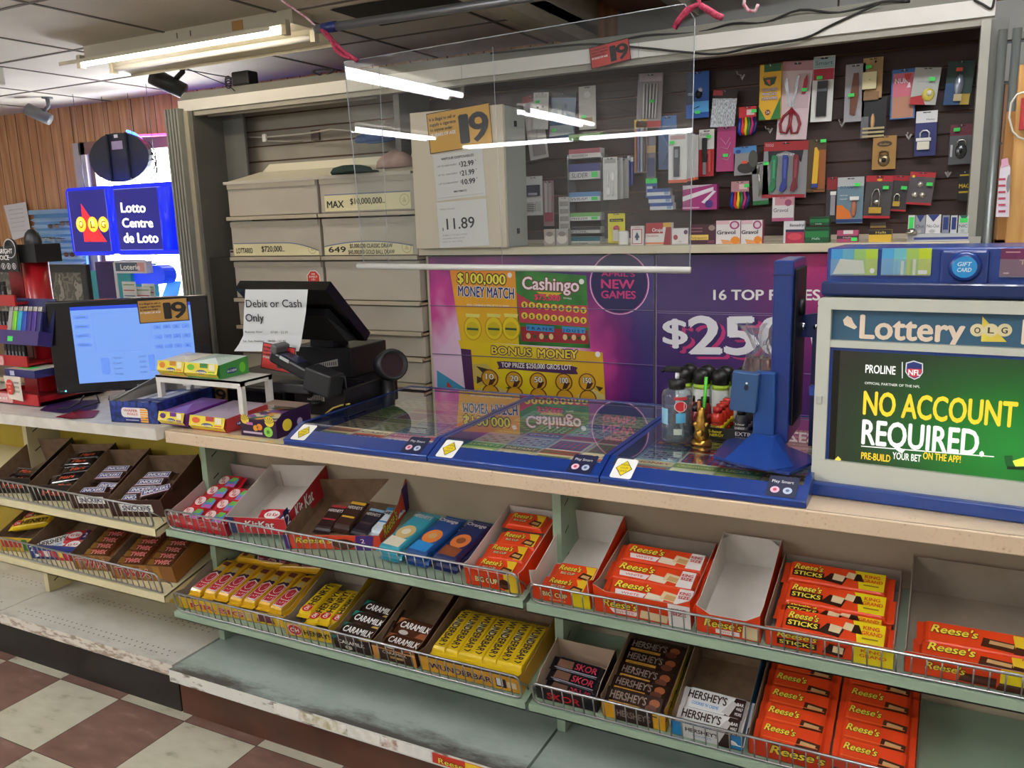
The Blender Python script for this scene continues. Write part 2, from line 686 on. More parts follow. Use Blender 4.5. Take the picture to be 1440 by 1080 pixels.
def dirty(name, base, base2, dirt, amt):
    def b(t, p):
        n = nd(t, 'TexNoise')
        n.inputs['Scale'].default_value = 5
        n.inputs['Detail'].default_value = 9
        n.inputs['Roughness'].default_value = .65
        t.links.new(coords(t, (1, 2.4, 1)), n.inputs['Vector'])
        c = ramp(t, [(.3, base2), (.55, base), (.68, base), (.85, dirt)], n.outputs['Fac'])
        # grime worn in along the front edge
        n2 = nd(t, 'TexNoise')
        n2.inputs['Scale'].default_value = 3.2
        n2.inputs['Detail'].default_value = 10
        n2.inputs['Roughness'].default_value = .72
        t.links.new(coords(t, (1, 3, 1)), n2.inputs['Vector'])
        tc = nd(t, 'TexCoord')
        sx = nd(t, 'SeparateXYZ')
        t.links.new(tc.outputs['Object'], sx.inputs[0])
        mr = nd(t, 'MapRange')
        mr.inputs[1].default_value = -.20
        mr.inputs[2].default_value = -.06
        mr.inputs[3].default_value = amt
        mr.inputs[4].default_value = -.25
        t.links.new(sx.outputs[1], mr.inputs[0])
        ad = nd(t, 'Math', operation='ADD')
        t.links.new(n2.outputs['Fac'], ad.inputs[0])
        t.links.new(mr.outputs[0], ad.inputs[1])
        k = ramp(t, [(.56, '000000'), (.76, 'FFFFFF')], ad.outputs[0])
        mx = nd(t, 'MixRGB')
        t.links.new(k, mx.inputs[0])
        t.links.new(c, mx.inputs[1])
        mx.inputs[2].default_value = (*lin(dirt), 1)
        t.links.new(mx.outputs[0], p.inputs['Base Color'])
        p.inputs['Roughness'].default_value = .5
    return NM(name, b)


M_DECKW = dirty('worn_white_deck', 'D2D0C9', 'C2BEB4', '8E8B84', .12)
M_DECKG = dirty('worn_green_deck', 'AEBBB3', '9BABA2', '5A5550', .27)
M_LIPW = noisy('worn_lip', 'A08F7C', 'D8D2C6', 26, .6, .38, .52, (1, 1, 3))
M_LIPG = noisy('scuffed_lip', '7F7468', 'D9D9D2', 18, .6, .34, .46, (1, 1, 3))
M_WIRE = M('A4A6A6', .3, .85)
YB = .345
TILT = math.atan2(.068, .285)


def shelf(parent, x0, x1, yf, zl, zt, zw, mat):
    """sloping shelf with a steel lip and a wire fence; zl/zt lip bottom/top, zw top of the wire"""
    zb = zt - .003 + math.tan(TILT) * (YB - yf - .01)
    s = MB().box(x0, x1, yf, yf + .003, zl, zt, mat)
    s.add([(x0, yf, zt - .003), (x1, yf, zt - .003), (x1, YB - .005, zb), (x0, YB - .005, zb), (x0, yf, zt - .008), (x1, yf, zt - .008), (x1, YB - .005, zb - .006), (x0, YB - .005, zb - .006)],
          [(0, 1, 2, 3), (7, 6, 5, 4), (0, 3, 7, 4), (1, 5, 6, 2), (3, 2, 6, 7)], mat)
    s.box(x0, x1, yf, yf + .018, zl, zl + .003, mat)
    s.add([(x0, yf, zl), (x0, YB - .02, zb - .04), (x0, YB - .02, zb), (x0, yf, zt - .003), (x0 + .003, yf, zl), (x0 + .003, YB - .02, zb - .04), (x0 + .003, YB - .02, zb), (x0 + .003, yf, zt - .003)],
          [(0, 3, 2, 1), (4, 5, 6, 7)], mat)
    s.add([(x1, yf, zl), (x1, YB - .02, zb - .04), (x1, YB - .02, zb), (x1, yf, zt - .003)], [(0, 1, 2, 3)], mat)
    so = s.build('shelf', parent)
    w = MB()
    a, c, y = x0 + .012, x1 - .012, yf + .009
    z0, z1, r = zt + .003, zw, .014
    ln = lambda x, z: (x, y - (z - z0) * math.tan(TILT), z)      # the fence stands square to the sloping shelf
    w.tube([ln(*q) for q in ((a, z0 + r), (a, z1 - r), (a + .004, z1 - .004), (a + r, z1), (c - r, z1), (c - .004, z1 - .004), (c, z1 - r), (c, z0 + r), (c - .004, z0 + .004), (c - r, z0),
            (a + r, z0), (a + .004, z0 + .004))], .0032, M_WIRE, 6, closed=True)
    n = int((c - a) / .0268)
    for k in range(1, n):
        x = a + (c - a) * k / n
        w.tube([ln(x, z0), ln(x, z1)], .0017, M_WIRE, 5)
    for x in (a + .0, c - .0):
        w.tube([ln(x, z1 - r), (x, y + .03, z0 + .02), (x, y + .035, z0 + .006)], .0022, M_WIRE, 5)
    w.build('wire_fence', so)
    return so


def upright(parent, x, mat, z0=.17, z1=.885):
    u = MB().box(x - .012, x + .012, .215, YB, z0, z1, mat)
    z = z0 + .04
    while z < z1 - .03:
        u.add([(x + .0125, .235, z), (x + .0125, .262, z + .014), (x + .0125, .262, z + .019), (x + .0125, .235, z + .005)], [(0, 1, 2, 3)], BLACK)
        z += .072
    return u.build('upright', parent)


def section(label, x0, x1, back, deck, lip, steel, kick, yk, yl, ztop, shelves, dots, last):
    g = thing('gondola_shelf_unit', label, 'shelving unit', Matrix.Translation(((x0 + x1) / 2, .2, 0)), 'candy shelving under the counter')
    o = Vector(((x0 + x1) / 2, .2, 0))

    def bd(mb, name, par=g):
        r = mb.build(name)
        r.parent = par
        r.matrix_parent_inverse = par.matrix_world.inverted() if par is g else Matrix()
        return r
    inv = Matrix.Translation(-o)
    k = MB(inv).box(x0, x1, yk, YB, 0, .128, kick)
    k.build('kick_plate', g)
    MB(inv).box(x0, x1, YB, YB + .02, .15, ztop, back).build('back_panel', g)
    d = MB(inv).box(x0 + .002, x1 - .002, yl, YB, .131, .172, deck, mats={'y-': lip})
    if dots:
        for r, y in enumerate((.06, .085)):
            for i in range(int((x1 - x0 - .1) / .026)):
                x = x0 + .07 + .026 * i + .006 * r
                d.ell(x, y, .0028, .004, M('4A463F', .8), e=.1726, n=6)
            for i in range(int((x1 - x0 - .1) / .03)):
                d.ell(x0 + .07 + .03 * i, .235 + .02 * r, .0028, .004, M('6A6355', .8), e=.1726, n=6)
    d.build('base_deck', g)
    for x in ((x0 + .012, x1 - .012) if last else (x0 + .012,)):
        MBo = MB(inv)
        u = MBo.box(x - .012, x + .012, .215, YB, .173, ztop, steel)
        z = .21
        while z < ztop - .03:
            u.add([(x + .0125, .238, z), (x + .0125, .262, z + .013), (x + .0125, .262, z + .018), (x + .0125, .238, z + .005)], [(0, 1, 2, 3)], M('34382F', .8))
            z += .0745
        u.build('upright', g)
    global shelf
    for (yf, zl, zt, zw, a, c) in shelves:
        _shelf(g, inv, a, c, yf, zl, zt, zw, steel)
    return g


def _shelf(g, inv, x0, x1, yf, zl, zt, zw, mat):
    a = shelf(None, x0, x1, yf, zl, zt, zw, mat)
    for ob in (a,):
        ob.parent = g
        ob.matrix_parent_inverse = inv
    return a


KB, KBR = noisy('black_kick', '17130F', '241E19', 9, .5, bump=.2), noisy('brown_kick', '45281C', '5A3526', 7, .45)
section('cream shelving unit with yellow back and white base at the far left end', -1.9, -.66, M_YEL, M_DECKW, M_LIPW, M_CREAM, KB, .037, .023, .868,
        [(.03, .598, .626, .695, -1.89, -.675)], True, False)
section('cream shelving unit with yellow back and worn white base deck', -.66, .255, M_YEL, M_DECKW, M_LIPW, M_CREAM, KB, .037, .023, .868,
        [(.03, .598, .626, .698, -.65, .24), (.03, .378, .405, .478, -.65, .245)], True, False)
s2 = section('pale green shelving unit in the middle with scuffed white base lip', .262, 1.51, M_BEIGE, M_DECKG, M_LIPG, M_GREEN, KBR, .037, .0, .888,
             [(.05, .598, .622, .692, .263, 1.506), (.045, .328, .350, .42, .263, 1.506)], False, False)
s3 = section('pale green shelving unit at the right under the betting screen', 1.514, 2.76, M_BEIGE, M_DECKG, M_LIPG, M_GREEN, KBR, .037, .0, .888,
             [(.05, .594, .618, .672, 1.516, 2.755), (.045, .328, .350, .413, 1.516, 2.755)], False, True)
# leftover price strips on the base lip
inv = Matrix.Translation((-.886, -.2, 0))
PL = MB
for x0, x1, c, tx in ((.70, .795, 'E4E2DA', None), (.80, .965, 'B7AE86', None), (.97, 1.08, 'D9D6CC', None), (1.085, 1.135, '9A6A58', None), (1.14, 1.245, 'E2E0DA', None), (1.25, 1.42, 'C8402A', 'Reese')):
    p = MB(inv).box(x0, x1, -.0015, -.0003, .137, .166, noisy('label_' + c, c, 'EDEBE4' if not tx else 'C8321F', 40, .6))
    if tx:
        p.rect(x0 + .1, .1375, x1, .1655, M('E8C528'), FR(0, -.0016))
        p.text(tx, x0 + .02, .142, .016, M('F2D24A'), FR(0, -.0022), w=.075, bold=.02, out=M('4A1E10'))
    p.build('price_label', s2)

# ================= worktops =================
def _lam(t, p):
    v = nd(t, 'TexVoronoi')
    v.inputs['Scale'].default_value = 110
    t.links.new(coords(t), v.inputs['Vector'])
    n = nd(t, 'TexNoise')
    n.inputs['Scale'].default_value = 30
    t.links.new(coords(t), n.inputs['Vector'])
    a = nd(t, 'Math', operation='ADD')
    t.links.new(v.outputs['Distance'], a.inputs[0])
    t.links.new(n.outputs['Fac'], a.inputs[1])
    c = ramp(t, [(.42, 'A98F73'), (.55, 'CDB496'), (.9, 'D6BFA3')], a.outputs[0])
    t.links.new(c, p.inputs['Base Color'])
    p.inputs['Roughness'].default_value = .35


M_LAM = NM('speckled_laminate', _lam)
M_MARB = noisy('marble_laminate', 'CBC6BC', 'D9D5CC', 14, .35, .4, .6, (1, 2, 1))
b = MB().box(.262, 3.5, .087, .78, .892, .930, M_LAM, bev=.003)
b.rect(.264, .0905, 3.49, .0925, M('6B5642', .8), e=.9306)
tag(b.build('worktop'), 'beige speckled laminate worktop over the green shelving', 'counter top')
b = MB()
b.add([(-2.2, .03, .872), (.255, .062, .904), (.255, .78, .904), (-2.2, .78, .872), (-2.2, .03, .908), (.255, .062, .940), (.255, .78, .940), (-2.2, .78, .908)],
      [(0, 3, 2, 1), (4, 5, 6, 7), (0, 1, 5, 4), (1, 2, 6, 5), (2, 3, 7, 6), (3, 0, 4, 7)], M_MARB)
tag(b.build('worktop'), 'white marbled worktop at the left end of the counter', 'counter top')
# ================= the display cabinet behind the clerk =================
YC = 1.5            # front plane of the cabinet
YS = 1.8            # slat panel plane
M_GREY = noisy('grey_enamel', '8B8A80', '979589', 5, .5)
M_DGREY = noisy('dark_grey_enamel', '5F5F5B', '6B6A64', 4, .55)
M_HDR = noisy('header_white', 'D8D5CC', 'E0DDD5', 4, .5)
M_BOARD = noisy('cream_board', 'D3C8AC', 'DCD2B8', 8, .5)
M_SLATD = noisy('dark_slat', '35221F', '41292470'[:6], 5, .55, stretch=(.6, 1, 8))
M_SLATL = noisy('pale_slat', '9C9588', 'A8A193', 5, .6)
cab = thing('display_cabinet', 'long wall cabinet behind the clerk with pale drawers, dark slatted panel and white header', 'cabinet', (0, 0, 0))
hx0, hx1 = -1.09, 2.46
b = MB()
b.box(hx0, hx1, YC, YC + .03, 2.108, 2.16, M_HDR).box(hx0, hx1, YC + .012, YC + .05, 2.085, 2.108, M('9E998C', .5))
b.box(hx0, hx1, YC + .03, YS + .02, 2.15, 2.165, M('8A867C', .6))
b.add([(hx0, YC, 2.16), (hx1, YC, 2.16), (hx1, YC + .05, 2.205), (hx0, YC + .05, 2.205), (hx0, YC + .05, 2.16), (hx1, YC + .05, 2.16)], [(0, 1, 2, 3), (3, 2, 5, 4), (0, 3, 4), (1, 5, 2)], M_GREY)
for x in (.1, .55, 1.31):
    b.box(x, x + .0015, YC - .0006, YC, 2.108, 2.16, M('8E8A7E'))
b.build('header', cab)
MB().tube([(-.98, YC + .09, 2.095), (.05, YC + .09, 2.095)], .013, M('D8D6CC', .3), 10).build('strip_lamp', cab)
b = MB().box(-1.06, -1.0, YC, YS + .02, .02, 2.108, M_DGREY).box(-1.045, -1.018, YC - .012, YC, .02, 2.108, M('A8A18C', .5)).box(-1.0, -.86, YC + .2, YC + .215, .9, 2.108, M('6F6F6A', .55))
b.build('side_panel', cab)
b = MB().box(2.425, 2.452, YC - .006, YS, .02, 2.10, M('A7A699', .45)).box(2.452, 2.50, YC + .01, YS, .02, 2.10, M('6A6A62', .5)).box(2.428, 2.468, YC - .008, YC + .01, 1.405, 1.435, M('B9B8AE', .45))
b.build('end_post', cab)
b = MB().box(.17, .2, YC + .05, YS, 1.4, 2.1, M_DGREY)
b.build('divider', cab)
# slats
b = MB().box(.2, 2.43, YS + .012, YS + .02, 1.40, 2.12, M('6B4636', .6))  # lighter brown backing: the light caught in the grooves is painted in
z = 1.405
while z < 2.1:
    b.box(.2, 2.43, YS, YS + .012, z, z + .0685, M_SLATD)
    z += .0762
b.build('dark_slat_panel', cab)
b = MB().box(-1.0, .17, YS + .012, YS + .02, 1.5, 2.12, M('74523A', .6))
z = 1.49
while z < 2.1:
    b.box(-1.0, .17, YS, YS + .012, z, z + .0685, M_SLATL)
    z += .0762
b.build('pale_slat_panel', cab)
MB().box(.335, 2.435, 1.44, YS, 1.392, 1.422, M_BOARD, bev=.002).box(.335, 2.435, YS - .006, YS, 1.422, 1.44, M('B9AE9C', .5)).build('shelf_board', cab)
MB().box(.335, .35, YC - .005, YS, .3, 1.385, M_BOARD).build('end_panel', cab)
MB().box(-1.0, 2.43, YC + .02, YS, .02, 1.385, M('2A2620', .8)).build('carcass', cab)
# drawers
M_DRW = noisy('putty_plastic', 'B3AB9C', 'BBB3A4', 3, .45)
M_LIP = noisy('tan_lip', 'C3AE88', 'CDB893', 4, .45)
M_LBL = M('E6DDB0', .5)
rows = [1.745, 1.565, 1.372, 1.17, 1.035, .92, .80, .66]
cols = ((-.765, -.211), (-.195, .325))
for ci, (x0, x1) in enumerate(cols):
    for ri in range(7):
        zt, zb = rows[ri], rows[ri + 1]
        d = MB()
        h = zt - zb
        if ri in (0, 1, 2):
            d.box(x0, x1, YC - .045, YC + .2, zb + .022, zt - .004, M_DRW, bev=.003)
            d.box(x0 + .004, x1 - .004, YC - .052, YC - .045, zt - .03, zt - .006, M('ADA594', .45))
        else:
            d.box(x0, x1, YC - .03 - .012 * (ri % 2), YC + .2, zb + .02, zt - .004, M_DRW, bev=.003)
        d.build('drawer', cab)
        l = MB().box(x0 - .004, x1 + .004, YC - .06, YC + .2, zb + .003, zb + .012, M_LIP)
        l.box(x0 - .004, x1 + .004, YC - .066, YC - .05, zb + .003, zb + .02, M('B7AC95', .45))
        l.build('drawer_rail', cab)
b = MB().add([(-.78, YC - .05, 1.748), (.31, YC - .05, 1.748), (.31, YC + .12, 1.80), (-.70, YC + .12, 1.80)], [(0, 1, 2, 3)], M('D8D2BC', .4))
b.box(-.78, .31, YC - .055, YC - .045, 1.738, 1.752, M('BDB7A8'))
b.add([(-.70, YC + .12, 1.79), (.31, YC + .12, 1.79), (.31, YC + .125, 1.835), (-.64, YC + .125, 1.835)], [(0, 1, 2, 3)], M('D9D3BB', .4))
b.build('top_ledge', cab)


def jackpot(x0, x1, z0, h, arc, logo, lx, lines, label):
    y = YC - .0465
    b = MB()
    pts = [(x0, z0), (x1, z0)]
    if arc:
        for k in range(13):
            t = 1 - k / 12
            pts.append((x0 + (x1 - x0) * t, z0 + h * (1 - .62 * max(0, (t - .6) / .4) ** 2 if arc == 1 else 1 - .35 * abs(2 * t - 1) ** 2)))
    else:
        pts += [(x1, z0 + h), (x0, z0 + h)]
    b.prism([(p[0], p[1]) for p in pts], 0, .001, M_LBL, FR(0, y))
    top = pts[2:]
    for a, c in zip(top, top[1:]):
        b.poly([(a[0], a[1]), (c[0], c[1]), (c[0], c[1] - .005), (a[0], a[1] - .005)], M('6E7896'), FR(0, y - .0012))
    w = x1 - x0
    b.text(logo, x0 + lx * w, z0 + .2 * h, .42 * h, M('17150F'), FR(0, y - .0012), w=.2 * w, bold=.05)
    for k, (s, a, zz, hh, ww) in enumerate(lines):
        b.text(s, x0 + a * w, z0 + zz * h, hh * h, M('2A2721'), FR(0, y - .0012), w=ww * w, bold=.02)
    b.ring(x0 + .93 * w, z0 + .5 * h, .022, .025, M('B9AE84'), FR(0, y - .0012))
    b.poly([(x0 + .93 * w - .012, z0 + .5 * h - .01), (x0 + .93 * w + .012, z0 + .5 * h - .01), (x0 + .93 * w, z0 + .5 * h + .014)], M('CFC48E'), FR(0, y - .0012))
    tag(b.build('jackpot_label'), label, 'label')


jackpot(-.17, .30, 1.594, .075, 0, 'MAX', .03, [('$10,000,000..', .31, .36, .36, .4)], 'cream jackpot strip reading ten million on the upper right drawer')
jackpot(-.755, -.225, 1.397, .062, 1, 'LOTTARIO', .03, [('$720,000..', .34, .3, .45, .27)], 'cream jackpot strip reading 720 thousand on the left drawer')
jackpot(-.19, .30, 1.397, .062, 2, '649', .05, [('$5,000,000 CLASSIC DRAW', .3, .5, .3, .48), ('$45,000,000 GOLD BALL DRAW', .28, .06, .3, .52)], 'cream jackpot strip listing classic draw and gold ball draw')
# stop-sign sticker on the drawer
c = at(441, 392, y=YC - .046)
b = MB()
for r, m, e in ((.042, WHITE, .0005), (.038, M('D8412C'), .001)):
    b.prism([(c.x + r * math.cos(math.radians(22.5 + 45 * k)), c.z + r * math.sin(math.radians(22.5 + 45 * k))) for k in range(8)], 0, e, m, FR(0, YC - .0455))
for i, (s, w, m) in enumerate((('WE', .022, WHITE), ('EXPECT', .05, WHITE), ('I.D.', .024, WHITE), ("IT'S THE", .04, M('F6B26A')), ('LAW', .024, M('F6B26A')))):
    b.text(s, c.x, c.z + .018 - .0125 * i, .0085, m, FR(0, YC - .0467), w=w, bold=.04, al='c')
tag(b.build('sticker'), 'red octagonal ID sticker on the left drawer above the dark screen', 'sticker')
# paper roll / notes on the dark side panel
b = MB().box(-.995, -.935, YC + .12, YC + .17, 1.06, 1.36, M('A7A59B', .6), bev=.006)
for k in range(6):
    b.box(-.98, -.95, YC + .1195, YC + .12, 1.09 + .04 * k, 1.092 + .04 * k, M('8C8A80'))
tag(b.build('paper_pad'), 'grey hanging paper pad on the dark cabinet side', 'paper pad')
b = MB().box(-.985, -.935, YC + .15, YC + .153, 1.385, 1.42, M('C9C1B6', .6)).box(-.98, -.945, YC + .1494, YC + .15, 1.405, 1.414, M('4A3530'))
tag(b.build('note'), 'small pale note stuck above the hanging paper pad', 'note')

# ---- posters on the flip doors
YP = YC - .012


def _pglow(cx, cz, r0, stops, name):
    def f(t, p):
        tc = nd(t, 'TexCoord')
        mp = nd(t, 'Mapping')
        mp.inputs['Location'].default_value = (-cx, -1.488, -cz)
        t.links.new(tc.outputs['Object'], mp.inputs[0])
        n = nd(t, 'TexNoise')
        n.inputs['Scale'].default_value = 3.2
        n.inputs['Detail'].default_value = 3
        t.links.new(coords(t, (1, 1, .7), (0, .6, 0)), n.inputs['Vector'])
        ln = nd(t, 'VectorMath', operation='LENGTH')
        t.links.new(mp.outputs[0], ln.inputs[0])
        a = nd(t, 'Math', operation='MULTIPLY_ADD')
        a.inputs[1].default_value = .55
        t.links.new(n.outputs['Fac'], a.inputs[0])
        t.links.new(ln.outputs['Value'], a.inputs[2])
        s = nd(t, 'Math', operation='SUBTRACT')
        s.inputs[1].default_value = .27
        t.links.new(a.outputs[0], s.inputs[0])
        d = nd(t, 'Math', operation='DIVIDE')
        d.inputs[1].default_value = r0
        t.links.new(s.outputs[0], d.inputs[0])
        t.links.new(ramp(t, stops, d.outputs[0]), p.inputs['Base Color'])
        p.inputs['Roughness'].default_value = .35
    return NM(name, f)


M_P1 = _pglow(.66, .86, .74, [(0, 'F4E9F4'), (.5, 'EBC6E4'), (.6, 'D0489A'), (.72, '7A2373'), (.88, '43266F'), (1, '39306F')], 'poster_print')
M_P2 = _pglow(2.15, 1.42, .75, [(0, 'D23A78'), (.25, 'B02C72'), (.5, '6A2468'), (.75, '472468'), (1, '3F2766')], 'prize_print')
y = YP
x0, x1, xm = .352, 1.376, 1.383
doors = ((1.172, 1.382), (.957, 1.168), (.742, .953))
p1 = MB()
p1.box(x0, x1, y, y + .012, .72, 1.384, M('CFC4A6'))
p1.poly([(x0, .73), (x1, .73), (x1, 1.384), (x0, 1.384)], M_P1, FR(0, y - .0004))
po = p1.build('game_poster')
tag(po, 'purple and pink lottery poster with three scratch tickets, on the flip doors at the left', 'poster')
C = lambda X, Y: (560 + X / 3.6, 320 + Y / 3.6)
t = MB()
t.ppoly([C(258, 190), C(592, 205), C(612, 592), C(318, 576)], y, grad('ticket_orange', 'Z', [(0, 'E2C51E'), (.5, 'EDB020'), (1, 'E8862A')], 1.0, 1.36), .0010)
t.ptext('$100,000', 644, 711, 397, 400, 383, y, M('F6E84A'), bold=.07, out=BLACK, ow=.07, e=.0016)
t.ptext('MONEY MATCH', 645, 723, 416, 420, 401, y, M('23357E'), bold=.05, out=WHITE, ow=.055, e=.0022)
t.ptext('FIND, COMBINE & WIN UP TO 25 TIMES!', 657, 716, 430, 432, 427, y, M('F8F0D0'), bold=.03, e=.0016)
for X in (378, 485, 572):
    u, v = C(X, 510)
    t.pell(u, v, 13, 17, y, M('C9A012'), .0014)
    t.pell(u, v, 11.5, 15.5, y, M('EAD21E'), .0018)
    t.pell(u, v + 1, 9, 10, y, M('D7BE16'), .0021)
    t.ppoly([(u - 8, v - 1), (u + 8, v), (u + 8, v + 3), (u - 8, v + 2)], y, M('2E5A34'), .0024)
    t.ppoly([(u - 10, v - 21), (u + 10, v - 20), (u + 9, v - 15), (u - 9, v - 16)], y, M('E8DF78'), .0018)
t.pell(717, 387, 3.3, 3.6, y, WHITE, .0016)
t.build('orange_ticket_print', po)
t = MB()
t.ppoly([C(592, 215), C(952, 243), C(972, 612), C(612, 592)], y, noisy('ticket_green', '1C5A24', '3A8A36', 9, .4), .0008)
t.ppoly([C(600, 330), C(680, 380), C(800, 390), C(960, 395), C(962, 505), C(615, 480)], y, M('C03A52'), .0011)
t.ppoly([C(700, 325), C(830, 330), C(800, 350), C(735, 348)], y, M('D9B92A'), .0010)
t.ptext('Cashingo', 735, 814, 406, 410, 388, y, M('F8E8EC'), bold=.06, out=M('7A1420'), ow=.05, e=.0016)
t.ptext('$75,000', 752, 788, 421, 423, 413, y, M('E8486A'), bold=.06, out=M('8A1238'), ow=.05, e=.0018)
t.ptext('TOP PRIZE', 792, 804, 420, 421, 418, y, WHITE, bold=.03, e=.0016)
t.pell(818, 396, 3.6, 3.8, y, WHITE, .0018)
for r, (Y0, Y1) in enumerate(((390, 418), (445, 470))):
    for k in range(9):
        u, v = C(640 + 37.3 * k, Y0 + (Y1 - Y0) * k / 8)
        t.pell(u, v, 4.5, 4.6, y, M('EDD24A'), .0015, 16)
        t.ptext('$', u - 1.6, u + 1.6, v + 2.5, v + 2.5, v - 2.2, y, M('1D4A20'), bold=.05, e=.0019)
t.ppoly([C(620, 500), C(960, 520), C(965, 590), C(625, 575)], y, M('9E2330'), .0013)
t.ppoly([C(648, 490), C(790, 500), C(790, 530), C(650, 520)], y, M('3E92D0'), .0016)
t.ppoly([C(830, 500), C(948, 508), C(948, 536), C(832, 530)], y, M('3E92D0'), .0016)
t.ptext('F R A N K', 742, 778, 463, 465, 459, y, M('14305A'), bold=.03, e=.002)
t.ptext('J O U S T', 792, 822, 466, 468, 462, y, M('14305A'), bold=.03, e=.002)
for X in (660, 726, 775, 845, 890, 938):
    t.pell(*C(X, 548 + (X - 660) * .035), 3.2, 4.2, y, M('E3C98C'), .0018, 14)
for X in (692, 750, 866, 914):
    t.pell(*C(X, 550 + (X - 660) * .035), 2.4, 2.6, y, M('2E5A22'), .0018, 10)
t.build('green_ticket_print', po)
t = MB()
t.ppoly([C(305, 570), C(1036, 632), C(1052, 900), C(390, 860)], y, grad('ticket_yellow', 'X', [(0, 'E6C41C'), (.5, 'E9D51F'), (1, 'E0AE22')], .5, 1.1), .0026)
t.ppoly([C(318, 612), C(370, 618), C(390, 860), C(345, 860)], y, M('4E2358'), .003)
t.ppoly([C(380, 690), C(450, 690), C(520, 760), C(420, 800), C(385, 780)], y, M('CDB861'), .003)
t.ppoly([C(384, 830), C(470, 790), C(560, 830), C(500, 880)], y, M('D8C878'), .003)
t.ppoly([C(900, 850), C(990, 815), C(1046, 850), C(1048, 890), C(940, 880)], y, M('D8C878'), .003)
for pts in ([(395, 700), (470, 720), (430, 735)], [(400, 750), (440, 770), (400, 790)], [(545, 810), (580, 800), (590, 830)], [(1000, 800), (1040, 810), (1020, 830)]):
    t.ppoly([C(*q) for q in pts], y, M('3B2A12'), .0033)
t.ptext('BONUS', 692, 748, 497, 501, 486, y, M('F2DA3A'), bold=.07, out=M('4E2358'), ow=.075, e=.0032)
t.ptext('MONEY', 757, 813, 502, 504, 490, y, M('F2DA3A'), bold=.07, out=M('4E2358'), ow=.075, e=.0032)
t.ppoly([C(500, 678), C(512, 705), C(505, 716), C(540, 714), C(880, 742), C(912, 742), C(902, 722), C(910, 708), C(880, 700), C(540, 676)], y, M('4E2358'), .0034)
t.ptext('TOP PRIZE $250,000 GROS LOT', 706, 804, 516, 520, 509, y, WHITE, bold=.06, e=.0038)
for X, Y, s in ((465, 762, '10'), (588, 772, '20'), (710, 778, '50'), (840, 782, '100'), (958, 782, '150'), (470, 838, ''), (592, 848, ''), (712, 855, ''), (845, 862, ''), (962, 866, '')):
    u, v = C(X, Y)
    t.pell(u, v, 12.3, 12.6, y, M('6A3A1E'), .0034)
    t.pell(u, v, 10.5, 11, y, M('D9A41F'), .0037)
    t.ppoly([(u + 1, v), (u + 9, v + 1), (u + 4, v + 9), (u - 2, v + 10)], y, M('4A2410'), .004)
    if s:
        t.ptext(s, u - 5, u + 6, v + 1, v + 1.5, v - 7, y, WHITE, bold=.05, out=M('2A1208'), ow=.05, e=.0042)
t.pell(841, 498, 3.6, 4, y, WHITE, .0032)
t.build('yellow_ticket_print', po)
t = MB()
u, v = C(1118, 283)
t.pell(u, v, 42.5, 44.5, y, M('F0C4E2'), .0010, 40)
t.pell(u, v, 41.2, 43.2, y, M('A23A8E'), .0013, 40)
t.pell(u, v, 40, 42, y, M('241F55'), .0016, 40)
PK = M('CF3A7C')
for s, a, c2, vb, vt in (("APRIL'S", 846, 893, 388, 381), ('NEW', 846, 892, 405, 392), ('GAMES', 846, 894, 419, 408)):
    t.ptext(s, a, c2, vb, vb + 1, vt, y, PK, bold=.05, e=.002)
t.build('circle_print', po)
t = MB()
t.ppoly([C(196, 722), C(372, 835), C(200, 860)], y, M('3F9CC6'), .001)
t.ppoly([C(250, 778), C(275, 810), C(245, 806)], y, M('C23A28'), .0014)
t.ptext('O L G', 626, 643, 549, 550, 545, y, M('EBC23A'), bold=.08, e=.0018)
t.build('corner_logo', po)
for nm, par, xa, xb in (('door_seam', po, x0, x1),):
    for z in (1.170, .955):
        MB().box(xa, xb, y - .0058, y - .0048, z - .001, z + .001, M('33204F', .5)).box(xa, xb, y - .006, y - .0048, z + .001, z + .0025, M('8E7FA8', .4)).build(nm, par)
# second poster
b = MB().box(xm, 2.424, y, y + .012, .72, 1.384, M('3F2766'))
b.poly([(xm, .72), (2.424, .72), (2.424, 1.384), (xm, 1.384)], M_P2, FR(0, y - .0004))
p2 = b.build('prize_poster')
tag(p2, 'purple lottery poster with big white prize amount, on the flip doors at the right', 'poster')
D = lambda X, Y: (900 + X / 3.857, 340 + Y / 3.857)
t = MB()
t.ptext('16 TOP PRIZES', *(D(400, 0)[0], D(975, 0)[0], D(0, 314)[1], D(0, 316)[1], D(0, 258)[1]), y, WHITE, bold=.06, e=.001)
for s, X0, X1, Yb, Yt in (('$', 130, 255, 552, 414), ('2', 272, 438, 604, 395), ('5', 465, 628, 607, 397), ('0', 652, 812, 610, 399), (',', 830, 870, 612, 410), ('0', 935, 1095, 612, 401), ('0', 1115, 1275, 614, 403)):
    if s != ',':
        a = (D(X0 + 40, 0)[0], D(X1 + 40, 0)[0], D(0, Yb + 26)[1], D(0, Yb + 27)[1], D(0, Yt + 26)[1])
        t.ptext(s, *a, y, M('C23476'), bold=.09, e=.0008)
        a = (D(X0 + 20, 0)[0], D(X1 + 20, 0)[0], D(0, Yb + 13)[1], D(0, Yb + 14)[1], D(0, Yt + 13)[1])
        t.ptext(s, *a, y, M('33205E'), bold=.09, e=.0012)
    a = (D(X0, 0)[0], D(X1, 0)[0], D(0, Yb)[1], D(0, Yb + 1)[1], D(0, Yt)[1])
    t.ptext(s, *a, y, M('EEEDF2'), bold=.09, e=.0016)
t.build('prize_lettering', p2)
for z in (1.170, 1.163, .955):
    MB().box(xm + .004, 2.42, y - .003, y - .002, z - .001, z + .001, M('8E7FA8', .4)).build('door_seam', p2)
MB().box(xm, xm + .004, y - .003, y, .72, 1.384, M('8E7FA8', .4)).build('door_edge', p2)

